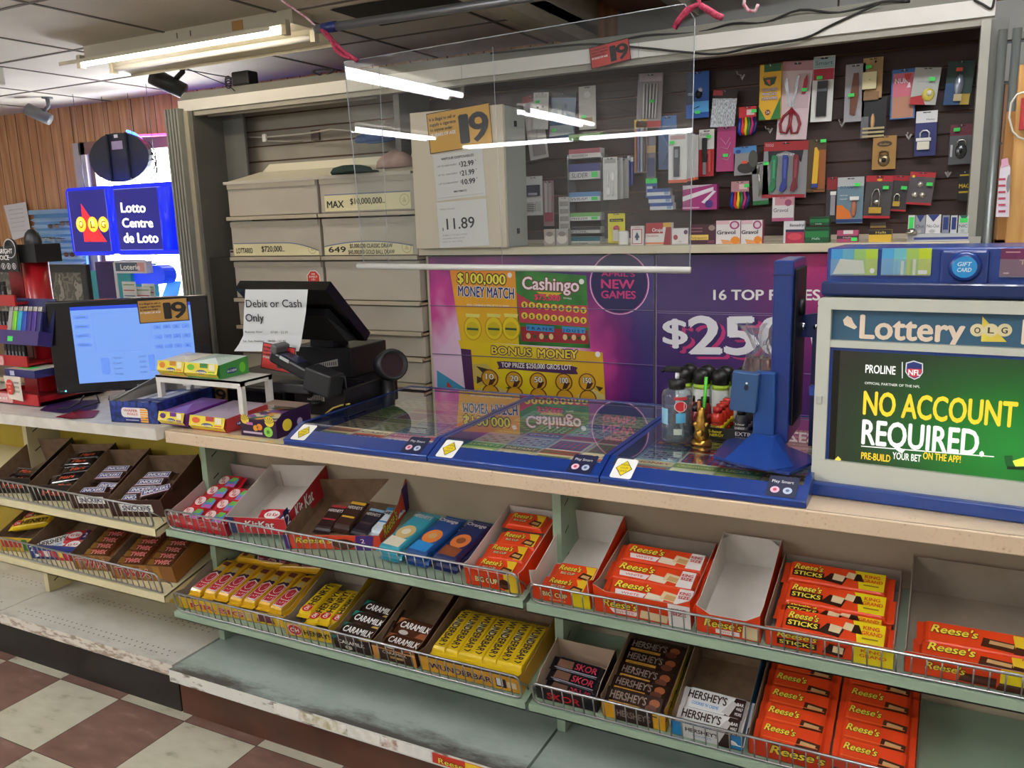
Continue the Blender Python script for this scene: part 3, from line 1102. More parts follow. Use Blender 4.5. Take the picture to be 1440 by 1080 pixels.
# ---- white metal box with price sheets
YB1 = 1.40
bx = thing('vapour_box', 'cream metal box cabinet with price sheets standing on the shelf board', 'cabinet', (.57, 1.5, 1.422))
Bi = Matrix.Translation((-.57, -1.5, -1.422))
M_BOXC = M('D9CBB2', .5)
MB(Bi).box(.354, .79, YB1 + .012, YB1 + .19, 1.423, 1.975, M('A9ADA6', .5), bev=.002).build('casing', bx)
b = MB(Bi).box(.352, .788, YB1, YB1 + .014, 1.423, 1.978, M_BOXC, bev=.002)
b.build('front_door', bx)
for z in (1.90, 1.475):
    MB(Bi).box(.7895, .796, YB1 + .09, YB1 + .105, z, z + .022, BLACK).build('latch', bx)


def sheet(name, u0, v0, u1, v1, y, mat, label, cat, draw, tilt=0.0, parent=None):
    a, c = at(u0, (v0 + v1) / 2, y=y), at(u1, (v0 + v1) / 2, y=y)
    t_, b_ = at((u0 + u1) / 2, v0, y=y), at((u0 + u1) / 2, v1, y=y)
    w, h = c.x - a.x, t_.z - b_.z
    X = T((a.x + c.x) / 2, y, (t_.z + b_.z) / 2, 0, tilt, 0)
    m = MB().box(-w / 2, w / 2, 0, .0012, -h / 2, h / 2, mat)
    draw(m, w, h)
    return tag(m.build(name, X=X), label, cat)


F0 = FR(0, -.0004)


def card19(base, ink, small='102010'):
    def d(m, w, h):
        for z in (h / 2 - .001, -h / 2 + .001):
            m.rect(-w / 2, z - .0015, w / 2, z + .0015, ink, F0, .0002)
        for x in (-w / 2 + .001, w / 2 - .001):
            m.rect(x - .0015, -h / 2, x + .0015, h / 2, ink, F0, .0002)
        m.text('1', w * .02, -h * .36, h * .72, ink, F0, w=w * .12, bold=.12)
        m.text('9', w * .17, -h * .36, h * .72, ink, F0, w=w * .28, bold=.12)
        for i, s in enumerate(('It is illegal to sell or', 'supply a cigarette', 'to anyone under', '19 YEARS OF AGE')):
            m.text(s, -w * .46, h * (.30 - .13 * i), h * .085, ink if i < 3 else WHITE, F0, w=w * (.43, .42, .36, .4)[i], bold=.04)
    return d


YB2 = YB1 - .003
sheet('age_sign', 602, 152, 691, 210, YB2, M('D9A336', .5), 'yellow age 19 sign at the top of the cream metal box', 'sign', card19(None, BLACK), -.07)


def vap(m, w, h):
    m.text('VAPOUR DISPOSABLES', 0, h * .36, h * .055, BLACK, F0, w=w * .66, bold=.01, al='c')
    for i, s in enumerate(('32.99', '21.99', '10.99')):
        z = h * (.17 - .19 * i)
        m.text(s, w * .06, z, h * .115, BLACK, F0, w=w * .25, bold=.06)
        m.text('$', w * .02, z + h * .04, h * .06, BLACK, F0)
        m.text('*', w * .34, z + h * .06, h * .06, BLACK, F0)
        m.text(('UP TO 5000 PUFFS*', 'UP TO 1500 PUFFS*', 'UP TO 500 PUFFS*')[i], -w * .42, z + h * .05, h * .035, M('55524C'), F0, w=w * .4)
    m.text('MINT TOBACCO', 0, -h * .36, h * .04, BLACK, F0, w=w * .26, bold=.04, al='c')
    m.rect(-w * .46, -h * .45, w * .46, -h * .446, M('777777'), F0, .0003)


def pr(m, w, h):
    m.text('11.89', -w * .32, -h * .1, h * .25, M('222222'), F0, w=w * .56, bold=.01)
    m.text('$', -w * .42, -h * .12, h * .07, M('222222'), F0)
    m.text('Marlboro'[:0] + 'PRICE TO GO', -w * .43, h * .33, h * .03, M('777777'), F0, w=w * .3)
    for i in range(3):
        m.text(('SUBJECT TO ALL TAXES', 'available while stock', 'lasts in this shop')[i], -w * .42, -h * (.24 + .07 * i), h * .03, M('888888'), F0, w=w * (.5, .45, .4)[i])


sheet('price_sheet', 611, 213, 681, 279, YB2, M('E2E0DC', .6), 'white price sheet with three vapour prices under the yellow age sign', 'price sheet', vap, -.06)
sheet('price_sheet', 616, 282, 686, 347, YB2, M('E4E2DE', .6), 'white price sheet showing 11.89 at the bottom of the cream box', 'price sheet', pr, -.04)

# ---- folding gates
def gate(name, x0, x1, y, z0, z1, n, mat, label):
    pts = []
    for k in range(n):
        xa = x0 + (x1 - x0) * k / n
        w = (x1 - x0) / n
        pts += [(xa, 0), (xa + w * .15, -.03), (xa + w * .7, -.03), (xa + w * .85, 0)]
    pts.append((x1, 0))
    full = pts + [(p[0], p[1] + .004) for p in pts[::-1]]
    b = MB().prism([(p[0], p[1] + y) for p in full], z0, z1, mat)
    return tag(b.build(name), label, 'gate')


gate('folding_gate', -1.152, -1.048, YC - .01, .02, 2.12, 5, M('8F8F88', .45), 'grey folding security gate stacked at the left end of the cabinet')
g = thing('folding_gate', 'grey folding security gate of round slats at the right end of the cabinet', 'gate', (2.56, YC - .02, 0))
for k in range(6):
    x = -.075 + .038 * k
    MB().tube([(x, 0, .02), (x, 0, 2.06)], .013, M('7E8380', .35, .4), 10).build('slat', g)
for z in (1.72, 1.9, 2.02):
    MB().box(-.09, .14, .012, .015, z, z + .006, M('5E6260')).build('link_bar', g)

# ---- cables and adapters on the header
M_CAB = M('15140F', .5)


def cable(pts, y, r, label, name='cable'):
    P = [at(u, v, y=y) for u, v in pts]
    Q = []
    for i in range(len(P) - 1):
        a, b_, c, d = P[max(0, i - 1)], P[i], P[i + 1], P[min(len(P) - 1, i + 2)]
        for k in range(4):
            t = k / 4
            Q.append(.5 * ((2 * b_) + (c - a) * t + (2 * a - 5 * b_ + 4 * c - d) * t * t + (3 * b_ - a - 3 * c + d) * t ** 3))
    Q.append(P[-1])
    return tag(MB().tube(Q, r, M_CAB, 6).build(name), label, 'cable')


cable([(690, 75), (760, 68), (830, 62), (900, 67), (960, 73), (1010, 76), (1060, 66), (1130, 54), (1170, 35), (1240, 3)], YC - .008, .004, 'black cable drooping across the white header face')
cable([(850, 63), (905, 50), (980, 46), (1030, 33), (1075, 32), (1125, 14), (1180, 18), (1240, 3), (1280, 2)], YC + .02, .004, 'black cable lying along the top of the white header')
cable([(1370, 0), (1382, 6), (1394, 12), (1398, 0)], YC - .008, .0035, 'short black cable looping at the far right of the header')
cable([(420, 117), (455, 110), (440, 100), (470, 98), (450, 112), (490, 100), (475, 112), (500, 108)], YC + .05, .004, 'tangled black cable coiled on the header behind the clear shield')
cable([(262, 96), (290, 108), (320, 120), (330, 128)], YC + .0, .0025, 'thin black cable running from the black camera to the adapter')
b = MB()
c = at(345, 117, y=YC + .07)
b.box(c.x - .06, c.x + .05, c.y - .03, c.y + .04, 2.206, 2.27, M('191816', .6), bev=.008)
for s in range(3):
    b.tube([(c.x - .06 + .02 * math.cos(a) - .02, c.y - .03, 2.215 + .018 * math.sin(a) + .01 * s) for a in [k * .6 for k in range(11)]], .003, M_CAB, 5)
tag(b.build('power_adapter'), 'black power adapter with coiled lead on top of the header', 'adapter')
# ================= goods hanging on the dark slat panel =================
YH = 1.755


def prect(u0, v0, u1, v1, y):
    um, vm = (u0 + u1) / 2, (v0 + v1) / 2
    return at(u0, vm, y=y).x, at(u1, vm, y=y).x, at(um, v1, y=y).z, at(um, v0, y=y).z


PLAST = clear('blister', 'F4F6F8', 1.6, .06, .05)


def ops_draw(m, w, h, ops, F):
    """ops in card units: x 0..1 left to right, y 0..1 bottom to top, d = relief in mm"""
    for k, op in enumerate(ops):
        e = .0004 + .00025 * k
        o = op[0]
        if o == 'r':
            _, x0, y0, x1, y1, c = op[:6]
            d = op[6] / 1000 if len(op) > 6 else 0
            a = ((x0 - .5) * w, (y0 - .5) * h, (x1 - .5) * w, (y1 - .5) * h)
            if d:
                m.prism([(a[0], a[1]), (a[2], a[1]), (a[2], a[3]), (a[0], a[3])], 0, d, c, F)
            else:
                m.rect(*a, c, F, e)
        elif o == 'p':
            d = op[3] / 1000 if len(op) > 3 else 0
            pts = [((x - .5) * w, (y - .5) * h) for x, y in op[1]]
            if d:
                m.prism(pts, 0, d, op[2], F)
            else:
                m.poly([(x, y, e) for x, y in pts], op[2], F)
        elif o == 'e':
            _, cx, cy, rx, ry, c = op[:6]
            d = op[6] / 1000 if len(op) > 6 else 0
            if d:
                m.ball(((cx - .5) * w, (cy - .5) * h, 0), 1, c, 12, F, (rx * w, ry * h, d))
            else:
                m.ell((cx - .5) * w, (cy - .5) * h, rx * w, ry * h, c, F, e)
        elif o == 't':
            _, s, x0, x1, y, hh, c = op[:7]
            kw = op[7] if len(op) > 7 else {}
            m.text(s, (x0 - .5) * w, (y - .5) * h, hh * h, c, F, w=(x1 - x0) * w, e=e, **kw)
        elif o == 'c':
            _, pts, r, c = op[:4]
            m.tube([((x - .5) * w, (y - .5) * h, (z if z else .004)) for x, y, z in pts], r, c, 8, F)


def hang(name, rect, label, cat, base, ops=(), parts=(), y=YH, th=.0015, tilt=0.0, hole=True, group=None, sticker=None, radius=.0, hook=True):
    """a carded item on a peg hook; parts = [(part name, ops)]"""
    x0, x1, z0, z1 = prect(*rect, y)
    w, h = x1 - x0, z1 - z0
    X = T((x0 + x1) / 2, y, (z0 + z1) / 2, 0, tilt, 0)
    m = MB()
    if base is not None:
        m.box(-w / 2, w / 2, 0, th, -h / 2, h / 2, base)
    F = FR(0, -.0002)
    ops_draw(m, w, h, ops, F)
    if hole:
        m.rect(-min(.012, w * .2), h * .455, min(.012, w * .2), h * .475, BLACK, F, .0009)
    o = m.build(name, X=X)
    tag(o, label, cat, group)
    for pn, po_ in parts:
        q = MB()
        ops_draw(q, w, h, po_, FR(0, -.0012))
        q.build(pn, o)
    if sticker:
        sx, sy = sticker[:2]
        col = sticker[2] if len(sticker) > 2 else GREENP
        sw, sh = .020, .012
        MB().rect((sx - .5) * w - sw / 2, (sy - .5) * h - sh / 2, (sx - .5) * w + sw / 2, (sy - .5) * h + sh / 2, col, FR(0, -.0128 if parts else -.004), .0004).build('price_sticker', o)
    if hook:
        hk = MB().tube([(0, YS - y - .0035, h * .47), (0, -.012, h * .465), (0, -.016, h * .48)], .0016, M('D8D6D0', .4), 6).build('peg_hook', o)
    return o


def carton(name, rect, y, depth, label, cat, base, ops=(), parts=(), group=None, zb=1.4225, side=None, rz=0.0):
    x0, x1, z0, z1 = prect(*rect, y)
    if zb is not None:
        z1, z0 = z1 - z0 + zb, zb
    w, h = x1 - x0, z1 - z0
    m = MB().box(-w / 2, w / 2, 0, depth, -h / 2, h / 2, base, mats={'x+': side, 'x-': side} if side else None)
    ops_draw(m, w, h, ops, FR(0, -.0002))
    o = m.build(name, X=T((x0 + x1) / 2, y, (z0 + z1) / 2, 0, 0, rz))
    tag(o, label, cat, group)
    for pn, po_ in parts:
        q = MB()
        ops_draw(q, w, h, po_, FR(0, -.001))
        q.build(pn, o)
    return o


GH = 'carded goods on the dark slat panel'
R_, G_, BL_, YE_, SI_ = M('B5202C'), M('1E6B34'), M('1F4FA0'), M('E8B62A'), M('B9BCC0', .25, .8)
hang('earphone_card', (965, 101, 997, 166), 'blue carded earphones beside the edge of the clear shield', 'earphones', M('1C56A8'),
     [('r', 0, .3, .35, 1, M('10254E')), ('r', .3, .12, 1, .36, M('4FA0DC')), ('t', 'STEREO', .08, .3, .5, .06, M('BFD4EE'))],
     [('earbud', [('e', .55, .52, .16, .1, BLACK, 9), ('e', .62, .6, .1, .06, M('C9CCD0'), 8), ('c', [(.5, .5, .006), (.3, .4, .006), (.35, .2, .006), (.6, .25, .006)], .0015, BLACK)])], sticker=(.55, .12))
hang('foil_pouch', (1001, 127, 1035, 179), 'silver foil pouch with a dark header hanging left of the red balloon pack', 'pouch', noisy('silver_foil', '6E7276', 'C4C8CC', 90, .3, stretch=(3, 1, 1), metal=.4),
     [('r', 0, .78, 1, 1, M('2E201E')), ('r', 0, .86, .4, 1, M('B23A3C'))], tilt=.08)
BAL = [M(c, .35) for c in ('2038A0', 'D23030', 'E5C021', '1A7A3A', 'C02878', '1E1E60')]


def balloons(rect, label, hdr):
    o = hang('balloon_pack', rect, label, 'balloons', None, [('r', 0, .62, 1, 1, hdr), ('r', .45, .72, .9, .9, M('E2C8C4'))], sticker=(.88, .84))
    for k in range(6):
        q = MB()
        x = .1 + .16 * k
        w = prect(*rect, YH)
        W, H = w[1] - w[0], w[3] - w[2]
        q.tube([((x - .5) * W, -.006, .14 * H), ((x - .5) * W * 1.2 + .004, -.01, -.1 * H), ((x - .5) * W * 1.1, -.008, -.32 * H), ((x - .5) * W * .8, -.006, -.46 * H)], [.0035, .006, .0075, .004], BAL[k], 8)
        q.build('balloon', o)


balloons((1039, 150, 1063, 192), 'pack of coloured balloons with red header, right of the silver pouch', M('C2262E'))
balloons((1028, 255, 1053, 295), 'pack of coloured balloons with silver and red header, lower one above the pink shelf boxes', M('B9868A'))
hang('pencil_box', (1068, 90, 1098, 168), 'yellow and green box of coloured pencils left of the scissors', 'pencil box', M('E3B021'),
     [('r', .2, .86, 1, 1, M('1E5A2C')), ('p', [(0, 0), (.34, 0), (0, .24)], M('2F7A34')), ('p', [(.55, 0), (1, 0), (1, .4)], M('2F7A34')),
      ('p', [(.15, .76), (.8, .76), (.7, .64), (.48, .6), (.25, .64)], M('24502C')), ('p', [(.3, .72), (.5, .72), (.5, .61)], M('D2502C')),
      ('t', 'Crayola', .16, .8, .74, .05, M('7A1B1E')), ('t', 'COLOURED', .14, .84, .52, .05, M('F2EEE2'), {'out': M('5E3A8A')}), ('t', 'PENCILS', .14, .8, .44, .05, M('F2EEE2'), {'out': M('5E3A8A')}),
      ('t', 'CRAYONS', .12, .84, .36, .05, M('F2EEE2'), {'out': M('5E3A8A')}), ('e', .42, .13, .12, .05, M('6E2A1C')), ('t', '24', .34, .5, .11, .045, WHITE)], th=.02, y=1.735, hole=False)
o = hang('scissors_card', (1096, 86, 1139, 196), 'tall clear card with red handled scissors and a small red knife', 'scissors', M('D9C4C6', .3), [('r', 0, .88, 1, 1, M('B98A90')), ('r', .55, .4, .95, .84, M('C9AEB2'))],
         [('blade', [('p', [(.42, .40), (.52, .38), (.60, .82), (.5, .8)], SI_, 4), ('p', [(.3, .44), (.42, .40), (.2, .8), (.12, .74)], M('C9CCD2', .25, .7), 3)]),
          ('handle', [('c', [(.42, .38, .006), (.2, .3, .006), (.1, .2, .006), (.16, .1, .006), (.34, .08, .006), (.42, .2, .006), (.42, .38, .006)], .0052, M('8E2230', .35)),
                      ('c', [(.46, .38, .006), (.66, .3, .006), (.76, .2, .006), (.7, .09, .006), (.52, .08, .006), (.44, .2, .006), (.46, .38, .006)], .0052, M('8E2230', .35)), ('e', .44, .4, .06, .02, M('A0343C'), 7)]),
          ('pocket_knife', [('p', [(.72, .58), (.82, .58), (.88, .72), (.84, .82), (.76, .76)], M('A8283A'), 7)])], tilt=.06, sticker=(.8, .63))
hang('lighter_card', (1142, 79, 1172, 171), 'white card holding a long black lighter, right of the scissors', 'lighter', M('E6E6E2'),
     [('r', .02, .82, .98, .98, M('9DB3B4')), ('t', 'Smart', .1, .9, .87, .06, M('2A5A62')), ('r', .02, .64, .98, .81, M('B01E34'))],
     [('lighter_body', [('r', .26, .08, .74, .62, M('1A1A1C', .3), 12), ('r', .26, .46, .74, .5, M('55565A'), 12.6)])], tilt=.02, sticker=(.35, .67))
hang('comb_card', (1188, 90, 1216, 171), 'clear card with a brown comb, hanging left of the wooden clip block', 'comb', M('9E9CA0', .3), [], [('comb', [('p', [(.3, .14), (.55, .1), (.72, .45), (.66, .84), (.42, .84), (.3, .5)], M('6B3A1E'), 5)])], sticker=(.35, .46))
hang('clip_block', (1213, 81, 1241, 141), 'pale wooden clip hanging between the brown comb and the pink feeding card', 'clip', M('B48F5E'), [('r', .3, .7, .95, 1, M('A98852')), ('e', .62, .9, .06, .03, BLACK)],
     [('block', [('r', .02, .26, .72, .66, M('E2D6A8'), 16), ('e', .38, .48, .16, .08, M('5FA08A'), 16.6), ('r', .1, 0, .85, .2, M('8E6A44'), 10)])], sticker=(.3, .78))
hang('corkscrew_card', (1211, 138, 1246, 194), 'black carded corkscrew with wooden handle under the wooden clip', 'corkscrew', M('17161A'), [('r', 0, 0, .3, .55, M('6A6A70'))],
     [('handle', [('e', .47, .42, .09, .2, M('D0A878'), 8)]), ('arm', [('r', .08, .02 + .1 * k, .95, .07 + .1 * k, M('B9A87A'), 4) for k in range(3)])], hook=False)
hang('feeding_card', (1253, 97, 1288, 167), 'pink and blue baby bottle card behind the pacifier card', 'baby card', M('2E6FB0'),
     [('r', .06, .02, .94, .92, M('D06A7E')), ('r', .06, .02, .94, .45, M('B98468')), ('t', 'NUK', .14, .66, .72, .1, M('F4E6E8'), {'bold': .03}), ('p', [(.5, .9), (.8, .9), (.72, .78), (.55, .78)], M('D23A34')),
      ('p', [(.62, .62), (.78, .62), (.74, .72), (.68, .72)], M('F0D8DC'))])
hang('pacifier_card', (1283, 95, 1320, 147), 'grey and red card with a yellow pacifier', 'pacifier', M('B3B5AE'), [('p', [(0, 0), (.6, 0), (.42, .26), (0, .2)], M('B4202A')), ('t', 'soother', .15, .6, .6, .06, M('8E908A'))],
     [('shield', [('e', .66, .27, .25, .18, M('D9C95A', .3), 8)]), ('button', [('e', .7, .3, .12, .09, M('EFEDE0', .3), 16)])], tilt=.1, y=1.735, sticker=(.72, .68))
hang('bulb_card', (1330, 86, 1368, 147), 'dark green and blue card with a silver cone bulb near the end post', 'bulb card', M('173A32'), [('r', 0, 0, .6, .5, M('1E4A7A')), ('r', .62, 0, .95, .25, M('C2A23A'))],
     [('bulb', [('e', .5, .45, .2, .28, M('A9B4C6', .2, .6), 14), ('r', .36, .08, .66, .24, M('C9B98A'), 10)])], tilt=.06, sticker=(.45, .8, M('E8553A')))


def padlock(cx, cz, w, h, body, shackle, tall=.5):
    return [('c', [(cx - w * .7, cz, .006), (cx - w * .7, cz + tall * h, .006), (cx - w * .3, cz + tall * h * 1.35, .006), (cx + w * .3, cz + tall * h * 1.35, .006), (cx + w * .7, cz + tall * h, .006), (cx + w * .7, cz, .006)], .003, shackle)]


CHR = M('C9C7BE', .2, .9)
hang('padlock_card', (1227, 191, 1260, 238), 'tan card with a round bronze dial padlock', 'padlock', M('A9803F'), [('e', .5, .76, .32, .09, M('4A3A22')), ('t', 'Dudley', .3, .7, .73, .05, M('C9A86A'))],
     [('shackle', padlock(.5, .42, .25, .2, 0, M('8E7A5A', .3, .8))), ('lock_body', [('e', .5, .27, .26, .19, M('9A8A6A', .3, .7), 10), ('e', .5, .27, .14, .1, M('2A241C'), 14)])])
hang('padlock_card', (1287, 156, 1317, 219), 'white and navy card with a white keyed padlock, highest of the padlocks', 'padlock', M('2A2F6E'), [('r', 0, .74, 1, 1, M('E6E6E6')), ('t', 'Master', .5, .9, .79, .04, BLACK)],
     [('shackle', padlock(.45, .36, .3, .3, 0, M('E6E6E8', .25, .5))), ('lock_body', [('r', .12, .14, .7, .32, M('E8E2D0', .3), 10), ('r', .06, .33, .76, .4, M('EDEBE4'), 12)])])
hang('padlock_card', (1335, 175, 1366, 231), 'maroon and grey card with a silver dial padlock beside the end post', 'padlock', M('6E2A3A'), [('r', 0, 0, 1, .72, M('5A5A5E')), ('r', .06, .2, .16, .5, M('C9C9C9'))],
     [('shackle', padlock(.55, .46, .26, .22, 0, CHR)), ('lock_body', [('e', .55, .33, .28, .2, M('6E6E72', .25, .8), 10), ('e', .55, .33, .12, .09, M('1E1E20'), 14)])], sticker=(.3, .87))
hang('glue_card', (1162, 249, 1178, 312), 'narrow red and black glue tube card at the left of the repair glue', 'glue', M('8E2026'), [('r', 0, 0, 1, .72, M('3A3436'))], [('tube', [('r', .4, .15, .8, .6, M('9A9AA0'), 8), ('r', .36, .6, .86, .68, WHITE, 9)])], y=1.765)
hang('glue_card', (1177, 249, 1214, 314), 'blue and orange repair glue card with a white capped tube', 'glue', M('6F8B9A'), [('r', 0, .8, 1, 1, M('B9BDBE')), ('t', 'TITAN', .1, .58, .75, .06, M('16246A'), {'shear': .2}), ('p', [(0, .1), (.6, .1), (.5, .26), (.2, .4), (0, .4)], M('E07A2A')), ('r', 0, .02, 1, .09, M('2A3F7A')),
      ('t', 'epoxy', .1, .4, .6, .03, WHITE), ('t', 'repair', .1, .4, .52, .03, WHITE)], [('tube', [('e', .66, .32, .11, .2, M('B9785A', .3), 9), ('r', .5, .5, .84, .58, WHITE, 12)])], sticker=(.76, .83))
hang('padlock_card', (1216, 247, 1254, 307), 'red topped card with a long shackle brass padlock', 'padlock', M('4A4648'), [('r', 0, .86, 1, 1, R_), ('r', 0, 0, 1, .06, R_), ('e', .5, .9, .1, .03, M('E8C23A'))],
     [('shackle', padlock(.42, .22, .2, .62, 0, CHR, .55)), ('lock_body', [('r', .2, .12, .66, .26, M('C9A84A', .3, .8), 10)]), ('key', [('e', .45, .38, .12, .06, CHR, 4)])], tilt=.04, sticker=(.76, .72))
hang('padlock_card', (1250, 247, 1277, 297), 'red topped card with a small brass padlock, between the long shackle and triple lock cards', 'padlock', M('3E3A3C'), [('r', 0, .86, 1, 1, R_), ('r', 0, 0, 1, .05, R_)],
     [('shackle', padlock(.45, .26, .2, .3, 0, CHR, .55)), ('lock_body', [('r', .28, .14, .64, .28, M('C9A84A', .3, .8), 9)])], tilt=.08, y=1.765, sticker=(.76, .66))
hang('padlock_card', (1277, 242, 1313, 288), 'red topped card with three tiny silver padlocks', 'padlock', M('575054'), [('r', 0, .85, 1, 1, R_), ('r', 0, 0, 1, .07, R_), ('e', .15, .86, .06, .04, M('E8C23A'))],
     [('lock_body', [('e', a, b_, .13, .1, M('C9C2B4', .3, .7), 8)]) for a, b_ in ((.45, .62), (.3, .3), (.6, .3))], tilt=.09, sticker=(.82, .64))
hang('lighter_fluid_card', (1347, 241, 1364, 283), 'black and yellow card partly behind the end post', 'card', M('1A1814'), [('t', 'MAG', .1, .95, .45, .14, M('E3C322'), {'bold': .03}), ('r', .1, .28, .95, .34, M('C9A81E')), ('r', .1, .85, .95, .9, M('C9A81E'))])
hang('knife_set', (1073, 199, 1135, 278), 'wide red topped set of three box cutters, green, blue and maroon', 'box cutters', M('8C8C8E', .4),
     [('r', 0, .84, 1, 1, M('A01F28')), ('p', [(.12, .62), (.3, .78), (.5, .83), (.7, .78), (.86, .62), (.9, .84), (.1, .84)], M('1E1C22')), ('t', 'CUTTER SET', .3, .7, .75, .035, WHITE), ('t', 'CRAFTSMAN'[:0] + 'TOOLS', .03, .22, .92, .05, M('E8C8C4')), ('r', 0, 0, .98, .06, M('A01F28'))],
     [('cutter', [('p', [(x - .06, .7), (x - .05, .76), (x + .04, .76), (x + .07, .7), (x + .05, .3), (x + .06, .18), (x - .02, .1), (x - .1, .12), (x - .09, .2), (x - .05, .3)], c, 14), ('r', x - .02, .35, x + .03, .68, c2, 15)])
      for x, c, c2 in ((.26, M('1E7A48', .3), M('3FA070', .3)), (.51, M('2A3A8A', .3), M('4A5AA8', .3)), (.75, M('7A2430', .3), M('9A4450', .3)))], tilt=.02, sticker=(.08, .62))
hang('cutter_card', (1135, 196, 1161, 270), 'narrow card with a yellow snap blade cutter', 'box cutters', M('4E3C22'), [('r', .4, 0, 1, .8, M('9A5A26')), ('r', .02, .03, .98, .06, M('6A4A22'))],
     [('cutter', [('p', [(.3, .12), (.6, .12), (.66, .75), (.5, .85), (.4, .84)], M('E0B02A', .3), 12), ('r', .3, .08, .62, .16, M('2A3F8A'), 13)])], sticker=(.85, .96))
hang('wire_card', (1058, 228, 1080, 288), 'clear card with thin tool and green foot, left of the cutter set', 'tool card', M('8E8C8C', .3), [('r', 0, 0, 1, .1, M('1E6B34'))], [('tool', [('c', [(.5, .9, .005), (.45, .55, .005), (.6, .2, .005)], .002, CHR), ('c', [(.35, .85, .005), (.55, .5, .005), (.4, .2, .005)], .002, CHR)])], tilt=-.06)
hang('snack_bag', (1032, 206, 1064, 246), 'small bag with blue top and dark mixed contents under the balloons', 'bag', M('8A8A8C'), [('r', 0, .78, 1, 1, M('4A86C0')), ('e', .2, .84, .12, .07, M('1F3F8A')), ('e', .55, .25, .4, .2, M('2E2A26')), ('e', .85, .55, .2, .3, M('4A4A44')), ('r', .35, .4, .6, .5, M('E8552E'))], tilt=-.04)
hang('glove_bag', (1008, 178, 1034, 241), 'magenta bag hanging under the silver pouch', 'bag', M('A81F6A', .3), [('r', 0, .9, 1, 1, M('8A1A58')), ('c', [(.2, .75, 0), (.5, .6, 0), (.7, .75, 0)], .0012, M('E8A0C8')), ('c', [(.2, .55, 0), (.6, .5, 0), (.75, .65, 0)], .0012, M('E8A0C8')), ('c', [(.25, .3, 0), (.6, .25, 0), (.8, .4, 0)], .0012, M('E8A0C8'))], sticker=(.5, .36), tilt=.02)
hang('marker_card', (983, 182, 1004, 248), 'white and red marker card beside the magenta bag', 'marker', M('B4262C'), [('r', 0, .58, 1, 1, M('D8D6D0')), ('t', 'Sharpie', .05, .7, .87, .07, M('2A2A2A'))], [('marker', [('r', .25, .3, .55, .82, BLACK, 9), ('r', .3, .04, .5, .3, M('8E8E92'), 8)]), ('cap', [('r', .66, .1, .8, .55, M('C8504A'), 6)])], sticker=(.7, .84))
o = hang('pen_card', (940, 186, 966, 257), 'white card with a black pen, front one of a deep row behind the shield edge', 'pen', M('E6E4E0'), [('r', 0, 0, 1, .06, M('D9603A')), ('r', .1, .86, .9, .94, M('C9A8A8'))], [('pen', [('r', .32, .12, .62, .72, M('26262A', .3), 9), ('r', .38, .5, .56, .66, M('8E8E92'), 10)])], y=1.66, sticker=(.25, .8))
for k in range(4):
    hang('pen_card', (950 + 5 * k, 187 + k, 967 + 5 * k, 256 - k), 'white pen card in the deep row, %s behind the front one' % ORD[k], 'pen', M('DAD8D6'), [('r', 0, 0, 1, .06, M('D9603A'))], y=1.675 + .018 * k, tilt=.0, hook=False)
hang('cutlery_bag', (896, 103, 931, 179), 'clear bag of white plastic cutlery with red bottom', 'cutlery', M('7A6E70', .3), [('r', 0, 0, 1, .12, M('B0262C')), ('r', .05, .85, .95, 1, M('A89298'))],
     [('cutlery_piece', [('c', [(.3 + .12 * k, .16, .006), (.28 + .13 * k, .8, .006)], .0035, M('D8D4D4', .3))]) for k in range(5)], tilt=.05, sticker=(.64, .48))
hang('blue_pouch', (926, 163, 951, 238), 'dark blue pouch behind the white pen cards', 'pouch', M('2A4A7E', .3), [('r', 0, .82, 1, 1, M('3E6EA8')), ('c', [(.2, .7, 0), (.6, .4, 0), (.3, .1, 0)], .001, M('8AA6CC'))], y=1.77)
hang('pencil_pack', (892, 168, 910, 243), 'pack of patterned pencils with yellow header behind the clear shield', 'pencils', M('8E7A78', .3), [('r', 0, .85, 1, 1, M('C9A02A'))], [('pencil', [('r', .06 + .24 * k, .02, .2 + .24 * k, .84, c, 6)]) for k, c in enumerate((M('A86A3A'), M('6A6A9A'), M('9AA0A8'), M('5A4A42')))])
hang('pen_pack', (909, 188, 922, 255), 'narrow pack of pens right of the patterned pencils', 'pens', M('6E6468', .3), [('r', 0, .6, 1, .75, M('B99A6A')), ('r', .1, .1, .9, .5, M('4A4A6E'))], y=1.765)
hang('pen_pack', (882, 219, 892, 262), 'pair of blue pens left of the patterned pencils', 'pens', None, [], [('pen', [('r', .1, 0, .45, .85, M('2A3F9A'), 7), ('r', .1, .85, .45, 1, M('D8D8DC'), 6)]), ('pen', [('r', .55, .05, .9, .8, M('24388A'), 7), ('r', .55, .8, .9, .95, M('D8D8DC'), 6)])], hole=False)
hang('spoon_card', (848, 221, 868, 281), 'clear card with two white spoons', 'spoons', M('C9C6C0', .3), [('r', .1, .86, .9, .96, M('A8A5A0'))], [('spoon', [('e', .35, .2, .14, .12, M('EFEDEA'), 5), ('c', [(.35, .3, .004), (.35, .7, .004)], .003, M('EFEDEA'))]), ('spoon', [('e', .68, .55, .14, .12, M('EFEDEA'), 5), ('c', [(.68, .1, .004), (.68, .45, .004)], .003, M('EFEDEA'))])], y=1.68)
for k in range(2):
    hang('spoon_card', (858 + 9 * k, 222 + k, 876 + 8 * k, 280 - k), 'clear spoon card behind the front one, %s in its row' % ORD[k + 1], 'spoons', M('A9A6A2', .3), y=1.70 + .03 * k, hook=False)
